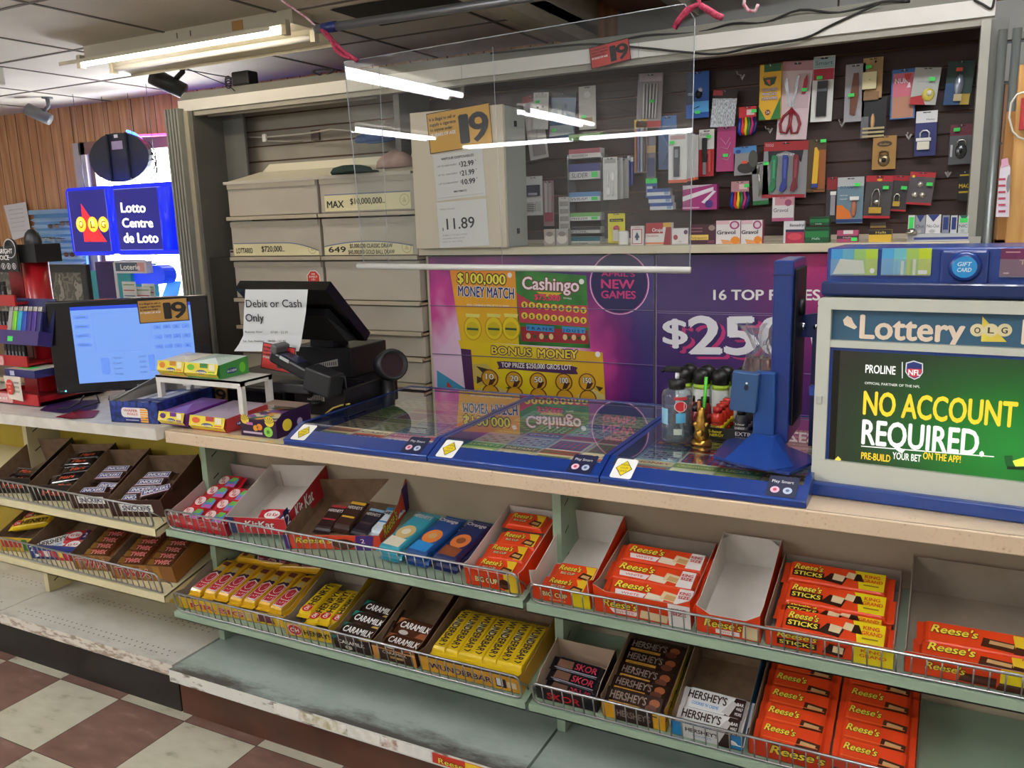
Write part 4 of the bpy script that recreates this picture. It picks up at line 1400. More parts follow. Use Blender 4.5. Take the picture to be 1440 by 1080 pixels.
# multi-tier strip of bag boxes
for k, (v, hh, c1, c2, s) in enumerate(((188, 8, '6EB04A', 'A8CC8A', 'BAGS'), (209, 13, 'D8D0CC', 'B05A68', 'SANDWICH'), (230, 22, 'D6D2D6', '4A4A8A', 'SLIDER'), (270, 13, 'E2E4E6', '5A8AC0', 'WRAP'), (299, 11, 'E4E6E0', '7AB060', 'FREEZER'), (319, 9, 'C9C4C0', '3A3432', 'FOIL'), (333, 12, 'E2E6E2', '3A7A8A', 'bandages'))):
    carton('bag_box', (800, v, 844, v + hh), 1.72, .05, 'flat carton of %s on the tiered rack, %s from the top' % (('food bags', 'sandwich bags', 'slider bags', 'wrap', 'freezer bags', 'foil', 'bandages')[k], ORD[k]), 'box', M(c1), [('r', 0, .5, 1, 1, M(c2)), ('t', s, .08, .6, .12, .3, M('2A2A30'), {'shear': .2})] + ([('r', .72, .1, .92, .45, GREENP)] if k in (2, 3, 4) else []), zb=None, group='flat cartons on the tiered rack')
b = thing('tier_rack', 'clear tiered rack holding flat cartons, right of the cream box', 'rack', (0, 0, 0))
for u in (799, 846):
    x = at(u, 270, y=1.70).x
    MB().box(x - .002, x + .002, 1.70, 1.78, 1.43, 1.79, clear('rack_clear', 'F2F5F5', 1.2, .05, .08)).build('side_strip', b)
hang('cable_card', (740, 133, 766, 224), 'white cable card standing crooked behind the shield, right of the cream box', 'cable card', M('D2CBC8'), [('r', 0, .9, 1, 1, M('8A2A34')), ('e', .3, .5, .3, .3, M('BDB6B4')), ('e', .3, .5, .2, .22, M('D2CBC8')), ('r', .2, .05, .9, .25, M('9A8E90')), ('t', 'USB', .5, .9, .75, .05, M('5A5A5A'))], tilt=-.12)
hang('outlet_card', (750, 130, 771, 182), 'white outlet card with dark holes in front of the crooked cable card', 'outlet', M('D9D6D2'), [('e', .3, .6, .07, .03, BLACK), ('e', .65, .62, .07, .03, BLACK), ('e', .3, .4, .07, .03, BLACK), ('e', .65, .42, .07, .03, BLACK), ('r', .1, .86, .9, .96, M('B8AFAE'))], y=1.735, tilt=.05, sticker=(.3, .75))
hang('blue_cable_pack', (774, 131, 809, 193), 'round topped pack of blue cable behind the lamp reflection', 'cable pack', M('35587E', .3), [('r', 0, .9, 1, 1, M('2A2A34')), ('p', [(0, 0), (1, .1), (.9, .3), (0, .25)], M('9AA6A8')), ('r', .3, .45, .45, .75, M('A9B4C0')), ('r', .55, .45, .65, .75, M('8A98A8'))], tilt=.08, sticker=(.2, .16))
hang('hook_card', (814, 121, 838, 182), 'tall clear card above the tiered rack', 'card', M('A9A296', .3), [('r', .1, .1, .8, .28, M('8A6E3A')), ('e', .5, .8, .2, .08, M('C9C4B8'))], sticker=(.3, .3))
hang('cassette_card', (738, 248, 763, 303), 'white card with a dark cassette adapter at the foot of the cream box', 'cassette adapter', M('E2DFDC'), [('r', .1, .08, .5, .34, M('B8B4B0')), ('r', .55, .1, .9, .36, M('C9C5C2'))] + [('r', .1, .12 + .05 * k, .6, .135 + .05 * k, M('4A4A4A')) for k in range(4)],
     [('cassette', [('r', .14, .5, .88, .78, M('2E2C4A', .3), 9), ('r', .25, .52, .75, .58, M('BDBDC6'), 10)])])
hang('lip_balm_card', (764, 254, 779, 318), 'narrow pink lip balm strip beside the cassette card', 'lip balm', M('9A7A80', .3), [('r', .1, .1, .9, .3, M('B03A5A')), ('r', .1, .55, .9, .66, M('C04A6A'))], [('balm', [('r', .2, .3, .45, .95, M('C9C0C0'), 6)]), ('balm', [('r', .55, .3, .8, .95, M('B9A8AC'), 6)])])
hang('strip_card', (786, 277, 801, 329), 'narrow clear card of silver strips beside the tiered rack', 'card', M('BDB8B4', .3), [('r', .1, .15 + .2 * k, .9, .28 + .2 * k, M('8E8884')) for k in range(4)], y=1.70)
for k, (u0, u1, c) in enumerate(((765, 781, 'A8958C'), (782, 799, '9A948E'))):
    carton('small_bag', (u0, 322, u1, 345), 1.56, .03, '%s small clear bag standing on the shelf by the cream box' % ('beige', 'grey')[k], 'bag', M(c, .3), [('e', .5, .4, .42, .3, M('C9C0B8')), ('e', .5, .7, .3, .15, M('7A6E6A'))])
hang('tape_card', (908, 251, 924, 278), 'small blue and green card above the blue and white cartons', 'card', M('3A5A9A'), [('r', 0, .75, 1, 1, GREENP), ('r', .1, .1, .6, .6, M('C9D0DA')), ('r', .65, .1, .9, .6, BLACK)])
for k in range(3):
    carton('tape_box', (910 + 2 * k, 265 + 10 * k, 942 + 2 * k, 275 + 10 * k), 1.70, .045, 'blue and white flat carton, %s of three stacked behind the shield' % ('topmost', 'middle', 'lowest')[k], 'box', M('D6D8DC'), [('r', 0, .5, 1, 1, M('2E4F9A')), ('r', .75, .1, .95, .5, M('8AA0C0'))], zb=None, group='blue and white flat cartons')
# bare plastic hooks
for k, (u, v, lb) in enumerate(((1184, 176, 'under the comb card'), (1278, 194, 'left of the navy padlock card'), (1333, 247, 'right of the triple padlock card'), (1044, 110, 'above the red balloon pack'), (1083, 185, 'below the pencil box'))):
    c = at(u, v, y=YS - .002)
    b = MB().prism([(c.x - .012, c.z + .012), (c.x, c.z - .008), (c.x + .012, c.z + .012), (c.x + .006, c.z + .014), (c.x, c.z + .006), (c.x - .006, c.z + .014)], 0, .004, M('B9B2AA', .4), FR(0, YS - .0005))
    b.tube([(c.x, YS - .004, c.z + .004), (c.x, YS - .09, c.z + .004), (c.x, YS - .1, c.z + .012)], .0018, M('B9B2AA', .4), 6)
    tag(b.build('peg_hook'), 'bare grey peg hook on the dark slats ' + lb, 'hook', 'bare peg hooks')

# ================= cartons standing on the cream shelf board =================
YB_ = 1.475
hang('pregnancy_test_box', (960, 260, 1008, 295), 'pink and purple test box hanging under the white pens', 'box', M('A82F7A'),
     [('p', [(0, .82), (.9, 1), (.7, 1), (0, 1)], M('D8C8D0')), ('p', [(0, .35), (.9, .75), (.9, .9), (0, .55)], M('ECE4EA')), ('p', [(.55, .3), (.9, .75), (.98, .72), (.65, .25)], M('F0E8EE')), ('e', .78, .22, .12, .16, M('4A2A7A')), ('r', 0, .06, .5, .12, M('D8A0C0'))], th=.03, y=1.71, hole=False)
hang('nausea_box', (1086, 277, 1116, 311), 'small white and pink nausea tablet box hanging under the cutter set', 'box', M('DCD8D8'), [('r', .12, .66, 1, 1, M('C9909C')), ('e', .74, .76, .16, .14, M('9A4A6A')), ('t', 'Gravol', .06, .74, .38, .17, M('2A2440')), ('r', 0, 0, 1, .14, M('B85A80'))], th=.02, y=1.72)
for k, (r, lb) in enumerate((((1007, 310, 1041, 343), 'left'), ((1042, 308, 1072, 341), 'right'))):
    carton('nausea_box', r, YB_, .03, 'white and pink nausea tablet box on the shelf, %s one of the pair' % lb, 'box', M('E4DEDC'),
           [('r', .0, .84, .55, 1, M('E0B8C0')), ('e', .76, .8, .2, .18, M('A84878')), ('e', .76, .8, .13, .12, M('E0C8D4')), ('t', 'Gravol', .04, .8, .42, .17, M('2A2440'), {'bold': .02}), ('p', [(.2, .2), (.9, .1), (1, .3), (1, 0), (.3, 0)], M('E2A06A')), ('e', .8, .16, .18, .16, M('E08A2A'))], side=M('A8386A'), group='nausea tablet boxes')
carton('ointment_box', (969, 316, 1007, 344), YB_, .03, 'dark brown ointment box with yellow name band', 'box', M('4A2632'), [('r', .02, .22, .72, .48, M('E2C25A')), ('t', 'Polysporin', .06, .66, .28, .12, M('4A2632')), ('e', .84, .82, .12, .14, M('9A8478')), ('r', .06, .78, .5, .84, M('8A5A66')), ('r', .06, .62, .5, .68, M('8A5A66')), ('r', .7, .05, .95, .2, M('7A3A5A'))])
carton('tablet_box', (945, 321, 968, 344), YB_, .03, 'small white tablet box left of the dark ointment box', 'box', M('E2DCDA'), [('e', .22, .45, .14, .16, M('A83A44')), ('e', .84, .76, .12, .14, M('5A2A5A')), ('t', 'relief', .4, .6, .15, .1, M('8A6A70')), ('r', .02, .02, .98, .06, M('B8A8A8'))])
carton('toothache_gel_box', (908, 313, 944, 344), YB_, .03, 'red and white toothache gel box behind the clear shield', 'box', M('E4DEDA'), [('r', 0, .52, .68, 1, M('A8202A')), ('r', .68, .8, 1, 1, M('E0B04A')), ('t', 'Orajel', .26, .68, .6, .17, WHITE, {'bold': .02}), ('t', 'MAXIMUM', .06, .5, .36, .1, M('A8202A')), ('r', 0, .04, .9, .12, M('E07A4A')), ('p', [(.7, 0), (1, 0), (1, .8), (.8, .8)], M('9A2028'))])
carton('playing_cards', (887, 317, 905, 344), YB_, .018, 'red and white pack of playing cards', 'playing cards', M('E2D8D6'), [('r', .1, .06, .9, .84, M('B8424A')), ('r', .16, .1, .84, .8, M('E8E2E0')), ('p', [(.5, .7), (.3, .4), (.42, .36), (.4, .26), (.6, .26), (.58, .36), (.7, .4)], M('3A4A5A')), ('t', 'CARDS', .2, .8, .88, .07, M('B8424A'))])
b = MB().box(-.02, .02, 0, .02, 0, .055, M('DEDBD6', .35), bev=.007)
c = at(876, 344, y=YB_)
tag(b.build('adapter_plug', X=T(c.x, YB_, 1.4225)), 'small rounded white plug on the shelf left of the playing cards', 'plug')
hang('glue_stick_card', (855, 300, 879, 342), 'yellow card with a pink topped glue stick', 'glue', M('D9CC2A'), [('r', .1, .72, .9, .82, M('2A2A1E')), ('t', 'Krazy', .2, .8, .74, .06, M('E8DC3A'))], [('stick', [('r', .34, .08, .66, .45, M('C9C2B8'), 10), ('e', .5, .5, .18, .1, M('C8506E'), 10)])], y=1.60)
carton('allergy_box', (1102, 309, 1131, 340), YB_, .03, 'white and red allergy tablet box left of the green lozenge boxes', 'box', M('D8D6D8'), [('r', .1, 0, 1, .5, M('B02A4A')), ('r', .1, .5, 1, .62, M('2A2A4A')), ('e', .55, .3, .35, .16, M('D04A5A')), ('t', 'Benadryl', .3, 1, .76, .13, M('2A2A34'))])
for k, (r, z, lb) in enumerate((((1132, 317, 1166, 339), 1.4225, 'lower'), ((1139, 304, 1166, 316), 1.482, 'upper'))):
    carton('lozenge_box', r, YB_ + .01 * k, .05, '%s of the two stacked dark green lozenge boxes' % lb, 'box', M('14522E'), [('r', 0, .35, 1, .75, M('1F7A3E')), ('t', 'Halls', .3, .62, .2 if k == 0 else .1, .16, M('C9E8D0')), ('r', .05, .78, .95, .9, M('0E3A20'))], zb=z)
carton('candy_tin', (1177, 321, 1207, 338), YB_, .03, 'pink and white lozenge pack on the shelf', 'box', M('B04A6E'), [('r', .3, .7, .75, 1, M('DCD0D0')), ('r', 0, .3, 1, .55, M('3A2A30')), ('t', 'Halls', .3, .7, .34, .14, M('E0C0C8')), ('r', .68, .1, .96, .4, GREENP)])
carton('candy_tin', (1222, 320, 1254, 337), YB_, .03, 'yellow lozenge pack with black lid on the shelf', 'box', M('D9B23A'), [('r', 0, .62, 1, 1, M('2A2420')), ('t', 'Halls', .3, .75, .7, .2, M('E0C860'))])
carton('candy_tin', (1224, 312, 1246, 319), YB_ + .01, .03, 'flat dark lozenge pack lying on the yellow one', 'box', M('3A2E22'), [('r', 0, 0, 1, .4, M('8A7030'))], zb=1.4225 + .047)
b = thing('display_tray', 'clear tray with blue stripe under the quit smoking boxes', 'tray', (0, 0, 0))
x0, x1 = at(1276, 333, y=1.47).x, at(1362, 330, y=1.47).x
MB().box(x0, x1, 1.47, 1.56, 1.4225, 1.447, M('C2C4C6', .3)).box(x0 + .02, x1, 1.4694, 1.47, 1.428, 1.436, M('3A4A8A')).build('base', b)
MB().lathe([(.016, 0), (.018, .006), (.012, .016), (.004, .02)], CHR, 16, T(x0 + .012, 1.46, 1.447)).build('knob', b)
for k, (u0, u1, c, s, c2, lb) in enumerate(((1277, 1286, 'D6DCD2', '', '45E060', 'green stickered side'), (1287, 1301, '9A9CA4', 'Out', '2A3A7A', 'shaded grey'), (1302, 1323, 'E2E2E2', 'Nic-Out', '2A3A7A', 'front facing white'), (1325, 1335, '8A90A0', '', '2A3A7A', 'narrow grey'), (1337, 1346, 'D0D4D8', '', '2A3A7A', 'narrow pale'), (1348, 1362, 'C9D2D0', 'NIC', '1E6A52', 'green and white'))):
    carton('quit_smoking_box', (u0, 301 - (k == 2), u1, 327 - k * .3), 1.49, .03, lb + ' quit smoking box in the clear tray', 'box', M(c), ([('p', [(.1, 1), (.9, 1), (.5, .62)], M(c2)), ('t', s, .08, .92, .32, .18, M('2A2A3A')), ('e', .45, .12, .2, .1, M('B8B8B8'))] if s else [('r', .15, .2, .85, .9, M(c2))]) + ([('r', .1, .6, .9, .85, GREENP)] if k in (5,) else []), zb=1.4475, group='quit smoking boxes')

# red age sign hanging on the header
sheet('age_sign', 830, 60, 886, 91, YC - .012, M('C23A34', .5), 'red age 19 sign hung on the white header behind the clear shield', 'sign', card19(None, BLACK), -.12)
# ================= things on the counter =================
ZT = .931
M_BLUE = M('16357F', .28, coat=.4)
M_BLUE2 = M('1B3F8C', .3, coat=.3)
M_DBLUE = M('10285E', .3, coat=.3)


def _ray(u, v):
    return _f + (u - 720) / F_PX * RT - (v - 540) / F_PX * UP


def lq(X, u, v):
    """pixel -> (x, z) on the local plane y=0 of a thing placed at X"""
    Xi = X.inverted()
    o, d = Xi @ CAM, Xi.to_3x3() @ _ray(u, v)
    p = o + d * (-o.y / d.y)
    return (p.x, p.z)


def ltext(m, X, s, u0, u1, vb, vt, mat, e=.0006, F=None, **k):
    a, b, c = lq(X, u0, vb), lq(X, u1, vb), lq(X, u0, vt)
    return m.text(s, a[0], a[1], c[1] - a[1], mat, F or FR(0, 0), w=b[0] - a[0], e=e, **k)


# ---- scratch ticket cases
TCOL = [('EADBB0', 'B0404A', '6A9A5A'), ('DDE2CA', '7FA656', 'EEE8BC'), ('3A4484', 'F0BC3A', 'D85A4A'), ('F06A48', 'FAECC0', '5A4A8A'), ('B4DA7A', '4F9A5F', 'F4EEB8'), ('8CC0DA', '4F66B0', 'EEF4F8'),
        ('F0BCCC', 'CC5A8C', 'F8F0F4'), ('E2CEA2', '6A6258', 'F0E8CC'), ('7A9088', 'DCD8AC', 'B84A4A'), ('F4EEDE', 'E04A4A', '4A60A8')]


def ticket_mesh(k):
    a, b, c = TCOL[k % len(TCOL)]
    m = MB().box(-.052, .052, -.0725, .0725, 0, .0008, M(a, .4))
    r = random.Random(k)
    F = TP(0, 0, .0008)
    m.rect(-.052, .035, .052, .0725, M(b, .4), F, .0003)
    m.text(('BINGO', 'CROSSWORD', '$250,000', 'CASH', 'LUCKY 7', 'GOLD', '$100,000', 'INSTANT', 'MONEY', 'PRIZE')[k % 10], -.044, .045, .016, M(c, .4), F, w=.088, bold=.026, e=.0006)
    m.rect(-.046, -.062, .046, .02, M(c, .4), F, .0003)
    for i in range(5):
        for j in range(4):
            if k % 3 == 0:
                m.ell(-.036 + .018 * i, -.05 + .018 * j, .0065, .0065, M(b, .4), F, .0006, 8)
            else:
                m.rect(-.043 + .018 * i, -.057 + .018 * j, -.028 + .018 * i, -.045 + .018 * j, M(a if (i + j + k) % 2 else b, .4), F, .0006)
    return m


GLASS = clear('case_glass', 'F6F8F6', 2.6, .01)
tick0 = []
CASES = [(.737, 1.216, 'left', 0), (1.220, 1.690, 'middle', 4), (1.694, 2.150, 'right', 8)]
for x0, x1, nm, sd in CASES:
    c = thing('ticket_case', {'left': 'blue framed glass scratch ticket case at the left, beside the fruit candy box', 'middle': 'blue framed glass scratch ticket case in the middle of the three', 'right': 'blue framed glass scratch ticket case under the sanitizer and blue screen stand'}[nm], 'ticket case', ((x0 + x1) / 2, .42, ZT))
    I = Matrix.Translation((-(x0 + x1) / 2, -.42, -ZT))
    MB(I).box(x0, x1, .105, .735, ZT, .936, M_DBLUE, mats={'z+': M('B9BEC8', .5)}).build('tray', c)
    MB(I).add([(x0, .095, ZT), (x1, .095, ZT), (x1, .095, .946), (x0, .095, .946), (x0, .140, .966), (x1, .140, .966), (x1, .140, .937), (x0, .140, .937)],
              [(0, 1, 2, 3), (3, 2, 5, 4), (4, 5, 6, 7), (0, 3, 4, 7), (1, 6, 5, 2)], M_BLUE).tube([(x0, .096, .944), (x1, .096, .944)], .0035, M('2A50A8', .2, coat=.5), 8).build('front_rail', c)
    MB(I).add([(x0, .14, .936), (x0, .735, .936), (x0, .735, .978), (x0, .17, .978), (x0, .14, .966), (x0 + .013, .14, .936), (x0 + .013, .735, .936), (x0 + .013, .735, .978), (x0 + .013, .17, .978), (x0 + .013, .14, .966)],
              [(0, 4, 3, 2, 1), (5, 6, 7, 8, 9), (2, 3, 8, 7), (3, 4, 9, 8), (1, 2, 7, 6)], M_BLUE).build('side_rim', c)
    MB(I).add([(x1 - .013, .14, .936), (x1 - .013, .735, .936), (x1 - .013, .735, .978), (x1 - .013, .17, .978), (x1 - .013, .14, .966), (x1, .14, .936), (x1, .735, .936), (x1, .735, .978), (x1, .17, .978), (x1, .14, .966)],
              [(0, 4, 3, 2, 1), (5, 6, 7, 8, 9), (2, 3, 8, 7), (3, 4, 9, 8), (1, 2, 7, 6)], M_BLUE).build('side_rim', c)
    MB(I).box(x0 + .013, x1 - .013, .722, .735, .936, .979, M_BLUE).build('back_rim', c)
    MB(I).add([(x0 + .013, .172, .9775), (x1 - .013, .172, .9775), (x1 - .013, .722, .9775), (x0 + .013, .722, .9775), (x0 + .013, .14, .9655), (x1 - .013, .14, .9655)], [(0, 1, 2, 3), (4, 5, 1, 0)], GLASS).build('glass_top', c)
    # stickers on the sloping rail
    sl = Matrix.Translation((0, .095, .946)) @ Matrix.Rotation(math.atan2(.02, .045), 4, 'X')
    s = MB().rect(0, .003, .052, .072, WHITE, sl, .0008, r=.006)
    s.poly([(.026, .010, .0013), (.046, .037, .0013), (.026, .065, .0013), (.006, .037, .0013)], M('3A3A20'), sl)
    s.poly([(.026, .0125, .0017), (.0438, .037, .0017), (.026, .0625, .0017), (.0082, .037, .0017)], M('E6CC22'), sl)
    for i in range(3):
        s.text(('KNOW', 'YOUR', 'LIMIT')[i], .026, .046 - .011 * i, .0065, M('5A5210'), sl, w=.02, al='c', e=.002)
    o = s.build('warning_sticker', X=Matrix.Translation((x0 + .02, 0, 0)))
    tag(o, 'white sticker with a yellow diamond on the front rail of the %s ticket case' % nm, 'sticker', 'yellow diamond stickers')
    s = MB().rect(0, .004, .062, .07, M('161C3E'), sl, .0008, r=.005)
    s.text('Play Smart', .007, .048, .009, WHITE, sl, w=.045, e=.0012)
    s.ell(.017, .025, .0095, .0105, M('E8B8C8'), sl, .0012, 16).ell(.043, .025, .0095, .0105, M('B8C4D8'), sl, .0012, 16)
    s.ell(.017, .025, .004, .0045, M('C03A5A'), sl, .0016, 12).ell(.043, .025, .004, .0045, M('5A6A8A'), sl, .0016, 12)
    o = s.build('icon_sticker', X=Matrix.Translation((x1 - .085, 0, 0)))
    tag(o, 'small navy sticker with two round icons on the front rail of the %s ticket case' % nm, 'sticker', 'navy round icon stickers')
    # tickets inside
    nc = 4
    for r in range(4):
        for q in range(nc):
            k = (sd + q * 3 + r * 7 + (q * r) % 3) % 10
            X = T(x0 + .068 + q * (x1 - x0 - .136) / (nc - 1), .222 + .145 * r, .9365)
            lb = '%s scratch ticket in the %s column, %s row of the %s ticket case' % (('tan', 'pale green', 'navy', 'orange', 'green', 'blue', 'pink', 'brown', 'dark grey', 'white')[k], ORD[q], ('front', 'second', 'third', 'back')[r], nm)
            if len(tick0) <= k or tick0[k] is None:
                while len(tick0) <= k:
                    tick0.append(None)
                tick0[k] = ticket_mesh(k).build('scratch_ticket', X=X)
                tag(tick0[k], lb, 'lottery ticket', 'scratch tickets under glass')
            else:
                dup(tick0[k], X, lb)

# ---- betting display terminal
LX = T(2.150, .232, ZT, 0, 0, math.radians(-4))
L = thing('betting_display', 'big white framed betting display with blue card header at the right end of the counter', 'display', LX)
FW = .80
M_WF2 = M('C9CDC2', .35, coat=.2)
L0 = lambda u, v: lq(LX, u, v)
b = MB().box(-.01, FW + .02, -.045, .26, 0, .03, M_BLUE2, bev=.004).box(.0, FW + .01, .0, .24, .03, .43, M_BLUE2)
b.build('base', L)
fz0, fz1 = .028, .428


def rrect(x0, x1, z0, z1, r):
    pts = []
    for cx, cz, a in ((x1 - r, z1 - r, 0), (x0 + r, z1 - r, 90), (x0 + r, z0 + r, 180), (x1 - r, z0 + r, 270)):
        for k in range(5):
            t = math.radians(a + 22.5 * k)
            pts.append((cx + r * math.cos(t), cz + r * math.sin(t)))
    return pts


b = MB()
for x0, x1, z0, z1 in ((-.005, .022, fz0 + .02, fz1 - .02), (FW - .03, FW + .01, fz0, fz1)):
    b.box(x0, x1, -.028, .01, z0, z1, M_WF2)
b.prism(rrect(-.005, FW + .01, fz0, fz0 + .05, .018), 0, .03, M_WF2, FR(0, 0))
b.prism(rrect(-.005, FW + .01, fz1 - .025, fz1, .012), 0, .03, M_WF2, FR(0, 0))
zt = L0(1200, 481)[1]
b.box(0, FW, -.026, 0, zt - .009, zt + .006, M_WF2)
b.build('white_frame', L)
b = MB().box(.02, FW - .02, -.012, 0, zt, fz1 - .02, M('38607A', .35))
Fh = FR(0, -.0124)
ltext(b, LX, 'Lottery', 1211, 1356, 474, 440, M('F0DCC4'), F=Fh, bold=.026, shear=0)
b.poly([(*L0(u, v), .0006) for u, v in ((1187, 449), (1193, 443), (1199, 446), (1202, 453), (1207, 459), (1203, 462), (1196, 459), (1189, 456))], M('F0DCC4'), Fh)
b.poly([(*L0(u, v), .0006) for u, v in ((1380, 479), (1416, 479.5), (1382, 444))], M('E3CF52'), Fh)
for i, (u, s) in enumerate(((1375, 'O'), (1394, 'L'), (1413, 'G'))):
    q = L0(u, 463)
    b.ell(q[0], q[1], .0125, .0125, M('E8DCAE'), Fh, .0012)
    b.text(s, q[0], q[1] - .006, .012, M('3A3A30'), Fh, al='c', w=.010, e=.0016, bold=.02)
ltext(b, LX, 'Loterie', 1437, 1575, 482, 446, M('F0DCC4'), F=Fh, bold=.026)
b.build('header_sign', L)
b = MB().box(.02, FW - .02, -.02, 0, fz0 + .045, zt - .008, M_BLUE2)
b.build('screen_bezel', L)


def _scr(t, p):
    tc = nd(t, 'TexCoord')
    mp = nd(t, 'Mapping')
    mp.inputs['Location'].default_value = (-.37, 0, -.215)
    mp.inputs['Scale'].default_value = (1, 0, 1.5)
    t.links.new(tc.outputs['Object'], mp.inputs[0])
    ln = nd(t, 'VectorMath', operation='LENGTH')
    t.links.new(mp.outputs[0], ln.inputs[0])
    c = ramp(t, [(0, '2C8A3A'), (.10, '277A32'), (.2, '2A5A2E'), (.3, '2C3C2B'), (.4, '302F2A')], ln.outputs['Value'])
    t.links.new(c, p.inputs['Base Color'])
    t.links.new(c, p.inputs['Emission Color'])
    p.inputs['Emission Strength'].default_value = .15
    p.inputs['Roughness'].default_value = .12


SX = LX @ Matrix.Translation((0, -.021, 0))
S0 = lambda u, v: lq(SX, u, v)
zs0, zs1 = S0(1300, 662)[1], S0(1300, 499)[1]
b = MB()
b.rect(.042, zs0, .715, zs1, NM('betting_screen', _scr), FR(0, -.0205))
b.rect(.028, zs0, .044, zs1, M('17170F', .2), FR(0, -.0203))
Fs = FR(0, -.0208)
YL, WL = M('E8C22E', .4, 0, .3), M('E4E8E2', .4, 0, .3)
ltext(b, SX, 'PROLINE', 1217, 1259, 524, 512, WL, F=Fs, bold=.02)
b.poly([(*S0(u, v), .0005) for u, v in ((1268.3, 532), (1269.4, 532), (1269.4, 509), (1268.3, 509))], WL, Fs)
sh = [(1274, 510), (1285, 507), (1298, 511), (1298, 524), (1293, 531), (1286, 534), (1278, 530), (1273, 523)]
b.poly([(*S0(u, v), .0005) for u, v in sh[::-1]], M('C9CCD0', .4, 0, .2), Fs)
b.poly([(*S0(1286 + (u - 1286) * .88, 520 + (v - 520) * .88), .0008) for u, v in sh[::-1]], M('22306A', .4, 0, .2), Fs)
b.poly([(*S0(u, v), .0011) for u, v in ((1276, 518), (1296, 519), (1296, 523), (1291, 529), (1286, 531), (1279, 528), (1275, 523))][::-1], M('B83040', .4, 0, .2), Fs)
ltext(b, SX, 'NFL', 1277.5, 1294, 527, 519, WL, F=Fs, bold=.02, e=.0015)
ltext(b, SX, 'OFFICIAL PARTNER OF THE NFL', 1216, 1294, 540, 536.5, WL, F=Fs)
ltext(b, SX, 'NO ACCOUNT', 1214, 1430, 582, 548, YL, F=Fs, bold=.026)
ltext(b, SX, 'REQUIRED.', 1212, 1384, 623.5, 588, WL, F=Fs, bold=.026)
b.poly([(*S0(u, v), .0005) for u, v in ((1211, 626.6), (1398, 641.5), (1398, 643), (1211, 628))][::-1], WL, Fs)
for s, u0, u1, m in (('PRE-BUILD', 1211, 1252, YL), ('YOUR BET', 1255, 1295, WL), ('ON THE APP!', 1298, 1351, YL)):
    ltext(b, SX, s, u0, u1, 645, 635, m, F=Fs, bold=.02)
for pts, m in ((((1424, 648), (1450, 640), (1450, 655), (1428, 656)), M('D8E24A', .4, 0, .3)), (((1412, 641), (1424, 640), (1424, 657), (1414, 655)), M('1E5A2A', .4, 0, .2)), (((1416, 655), (1450, 657), (1450, 661), (1416, 660)), M('1B3A1E'))):
    b.poly([(*S0(u, v), .0007) for u, v in pts[::-1]], m, Fs)
b.poly([(*S0(u, v), .0007) for u, v in ((1174, 646), (1178.5, 641.5), (1183, 646), (1178.5, 650.5))][::-1], M('E2C84A', .4, 0, .3), FR(0, -.0206))
b.build('screen', L)
MB().box(.0, .012, -.034, -.028, .20, .218, M('B8BDB8', .4), bev=.002).build('latch', L)
MB().box(-.018, -.004, -.02, 0, .215, .235, M_BLUE2).build('side_clip', L)
# header with card pockets
hz0, hz1 = .432, .528
b = MB().box(0, FW, -.03, .2, hz0, hz0 + .028, M_DBLUE, bev=.004).box(.004, FW, .0, .18, hz0 + .02, hz1, M_BLUE2, bev=.004)
xa_, xb_ = lq(LX, 1322, 375)[0], lq(LX, 1391, 375)[0]
b.box(xa_, xb_, -.016, .01, hz0 + .022, hz1 - .004, M_BLUE, bev=.006)
b.build('card_header', L)
HX = LX @ Matrix.Translation((0, -.006, 0))
H0 = lambda u, v: lq(HX, u, v)
q = H0(1357.5, 374.5)
b = MB().lathe([(.0, .016), (.024, .016), (.029, .010), (.03, 0)], M_BLUE, 28, FR(q[0], -.012, q[1]))
b.ell(q[0], q[1], .0215, .0205, M('2A90D0', .3), FR(0, -.0285), 0, 28)
for i, s in enumerate(('GIFT', 'CARD')):
    b.text(s, q[0], q[1] + .002 - .011 * i, .008, M('D8F0FA'), FR(0, -.0288), w=.024, al='c', shear=.2, bold=.02)
b.build('gift_card_badge', L)


def gcard(u0, v0, u1, v1, label, cols, extra):
    p, r = H0(u0, v1), H0(u1, v0)
    w, h = r[0] - p[0], r[1] - p[1]
    X = HX @ Matrix.Translation((p[0], 0, p[1]))
    m = MB().box(0, w, -.002, 0, 0, h, WHITE)
    for i, c in enumerate(cols):
        m.rect(w * i / len(cols), 0, w * (i + 1) / len(cols), h, M(c, .3), FR(0, -.0021))
    extra(m, w, h)
    tag(m.build('gift_card', X=X), label, 'gift card', 'gift cards in the blue header')
    d = MB().add([(0, -.006, 0), (w, -.006, 0), (w, -.006, h * .62), (0, -.006, h * .62)], [(0, 1, 2, 3)], clear('pocket', 'F4F6F8', 2.0, .05, .12))
    d.box(0, w, -.006, 0, -.002, 0, clear('pocket', 'F4F6F8', 2.0, .05, .12))
    d.build('card_pocket', L).matrix_local = Matrix.Translation((p[0], -.006, p[1]))


def gx1(m, w, h):
    m.poly([(.05 * w, .02 * h), (.75 * w, .05 * h), (.7 * w, .55 * h), (.2 * w, .62 * h)], M('D8DCC8'), FR(0, -.0024))
    m.ell(.9 * w, .16 * h, .05 * w, .1 * h, WHITE, FR(0, -.0024))


def gx2(m, w, h):
    for i, c in enumerate(('5AA8D8', 'D8E0D0', 'B8C83A', 'E0E4C8')):
        m.rect(w * (.28 + .12 * i), 0, w * (.34 + .12 * i), h * (.5 + .03 * i), M(c), FR(0, -.0024))
    m.rect(.75 * w, .03 * h, .93 * w, .18 * h, WHITE, FR(0, -.0024))


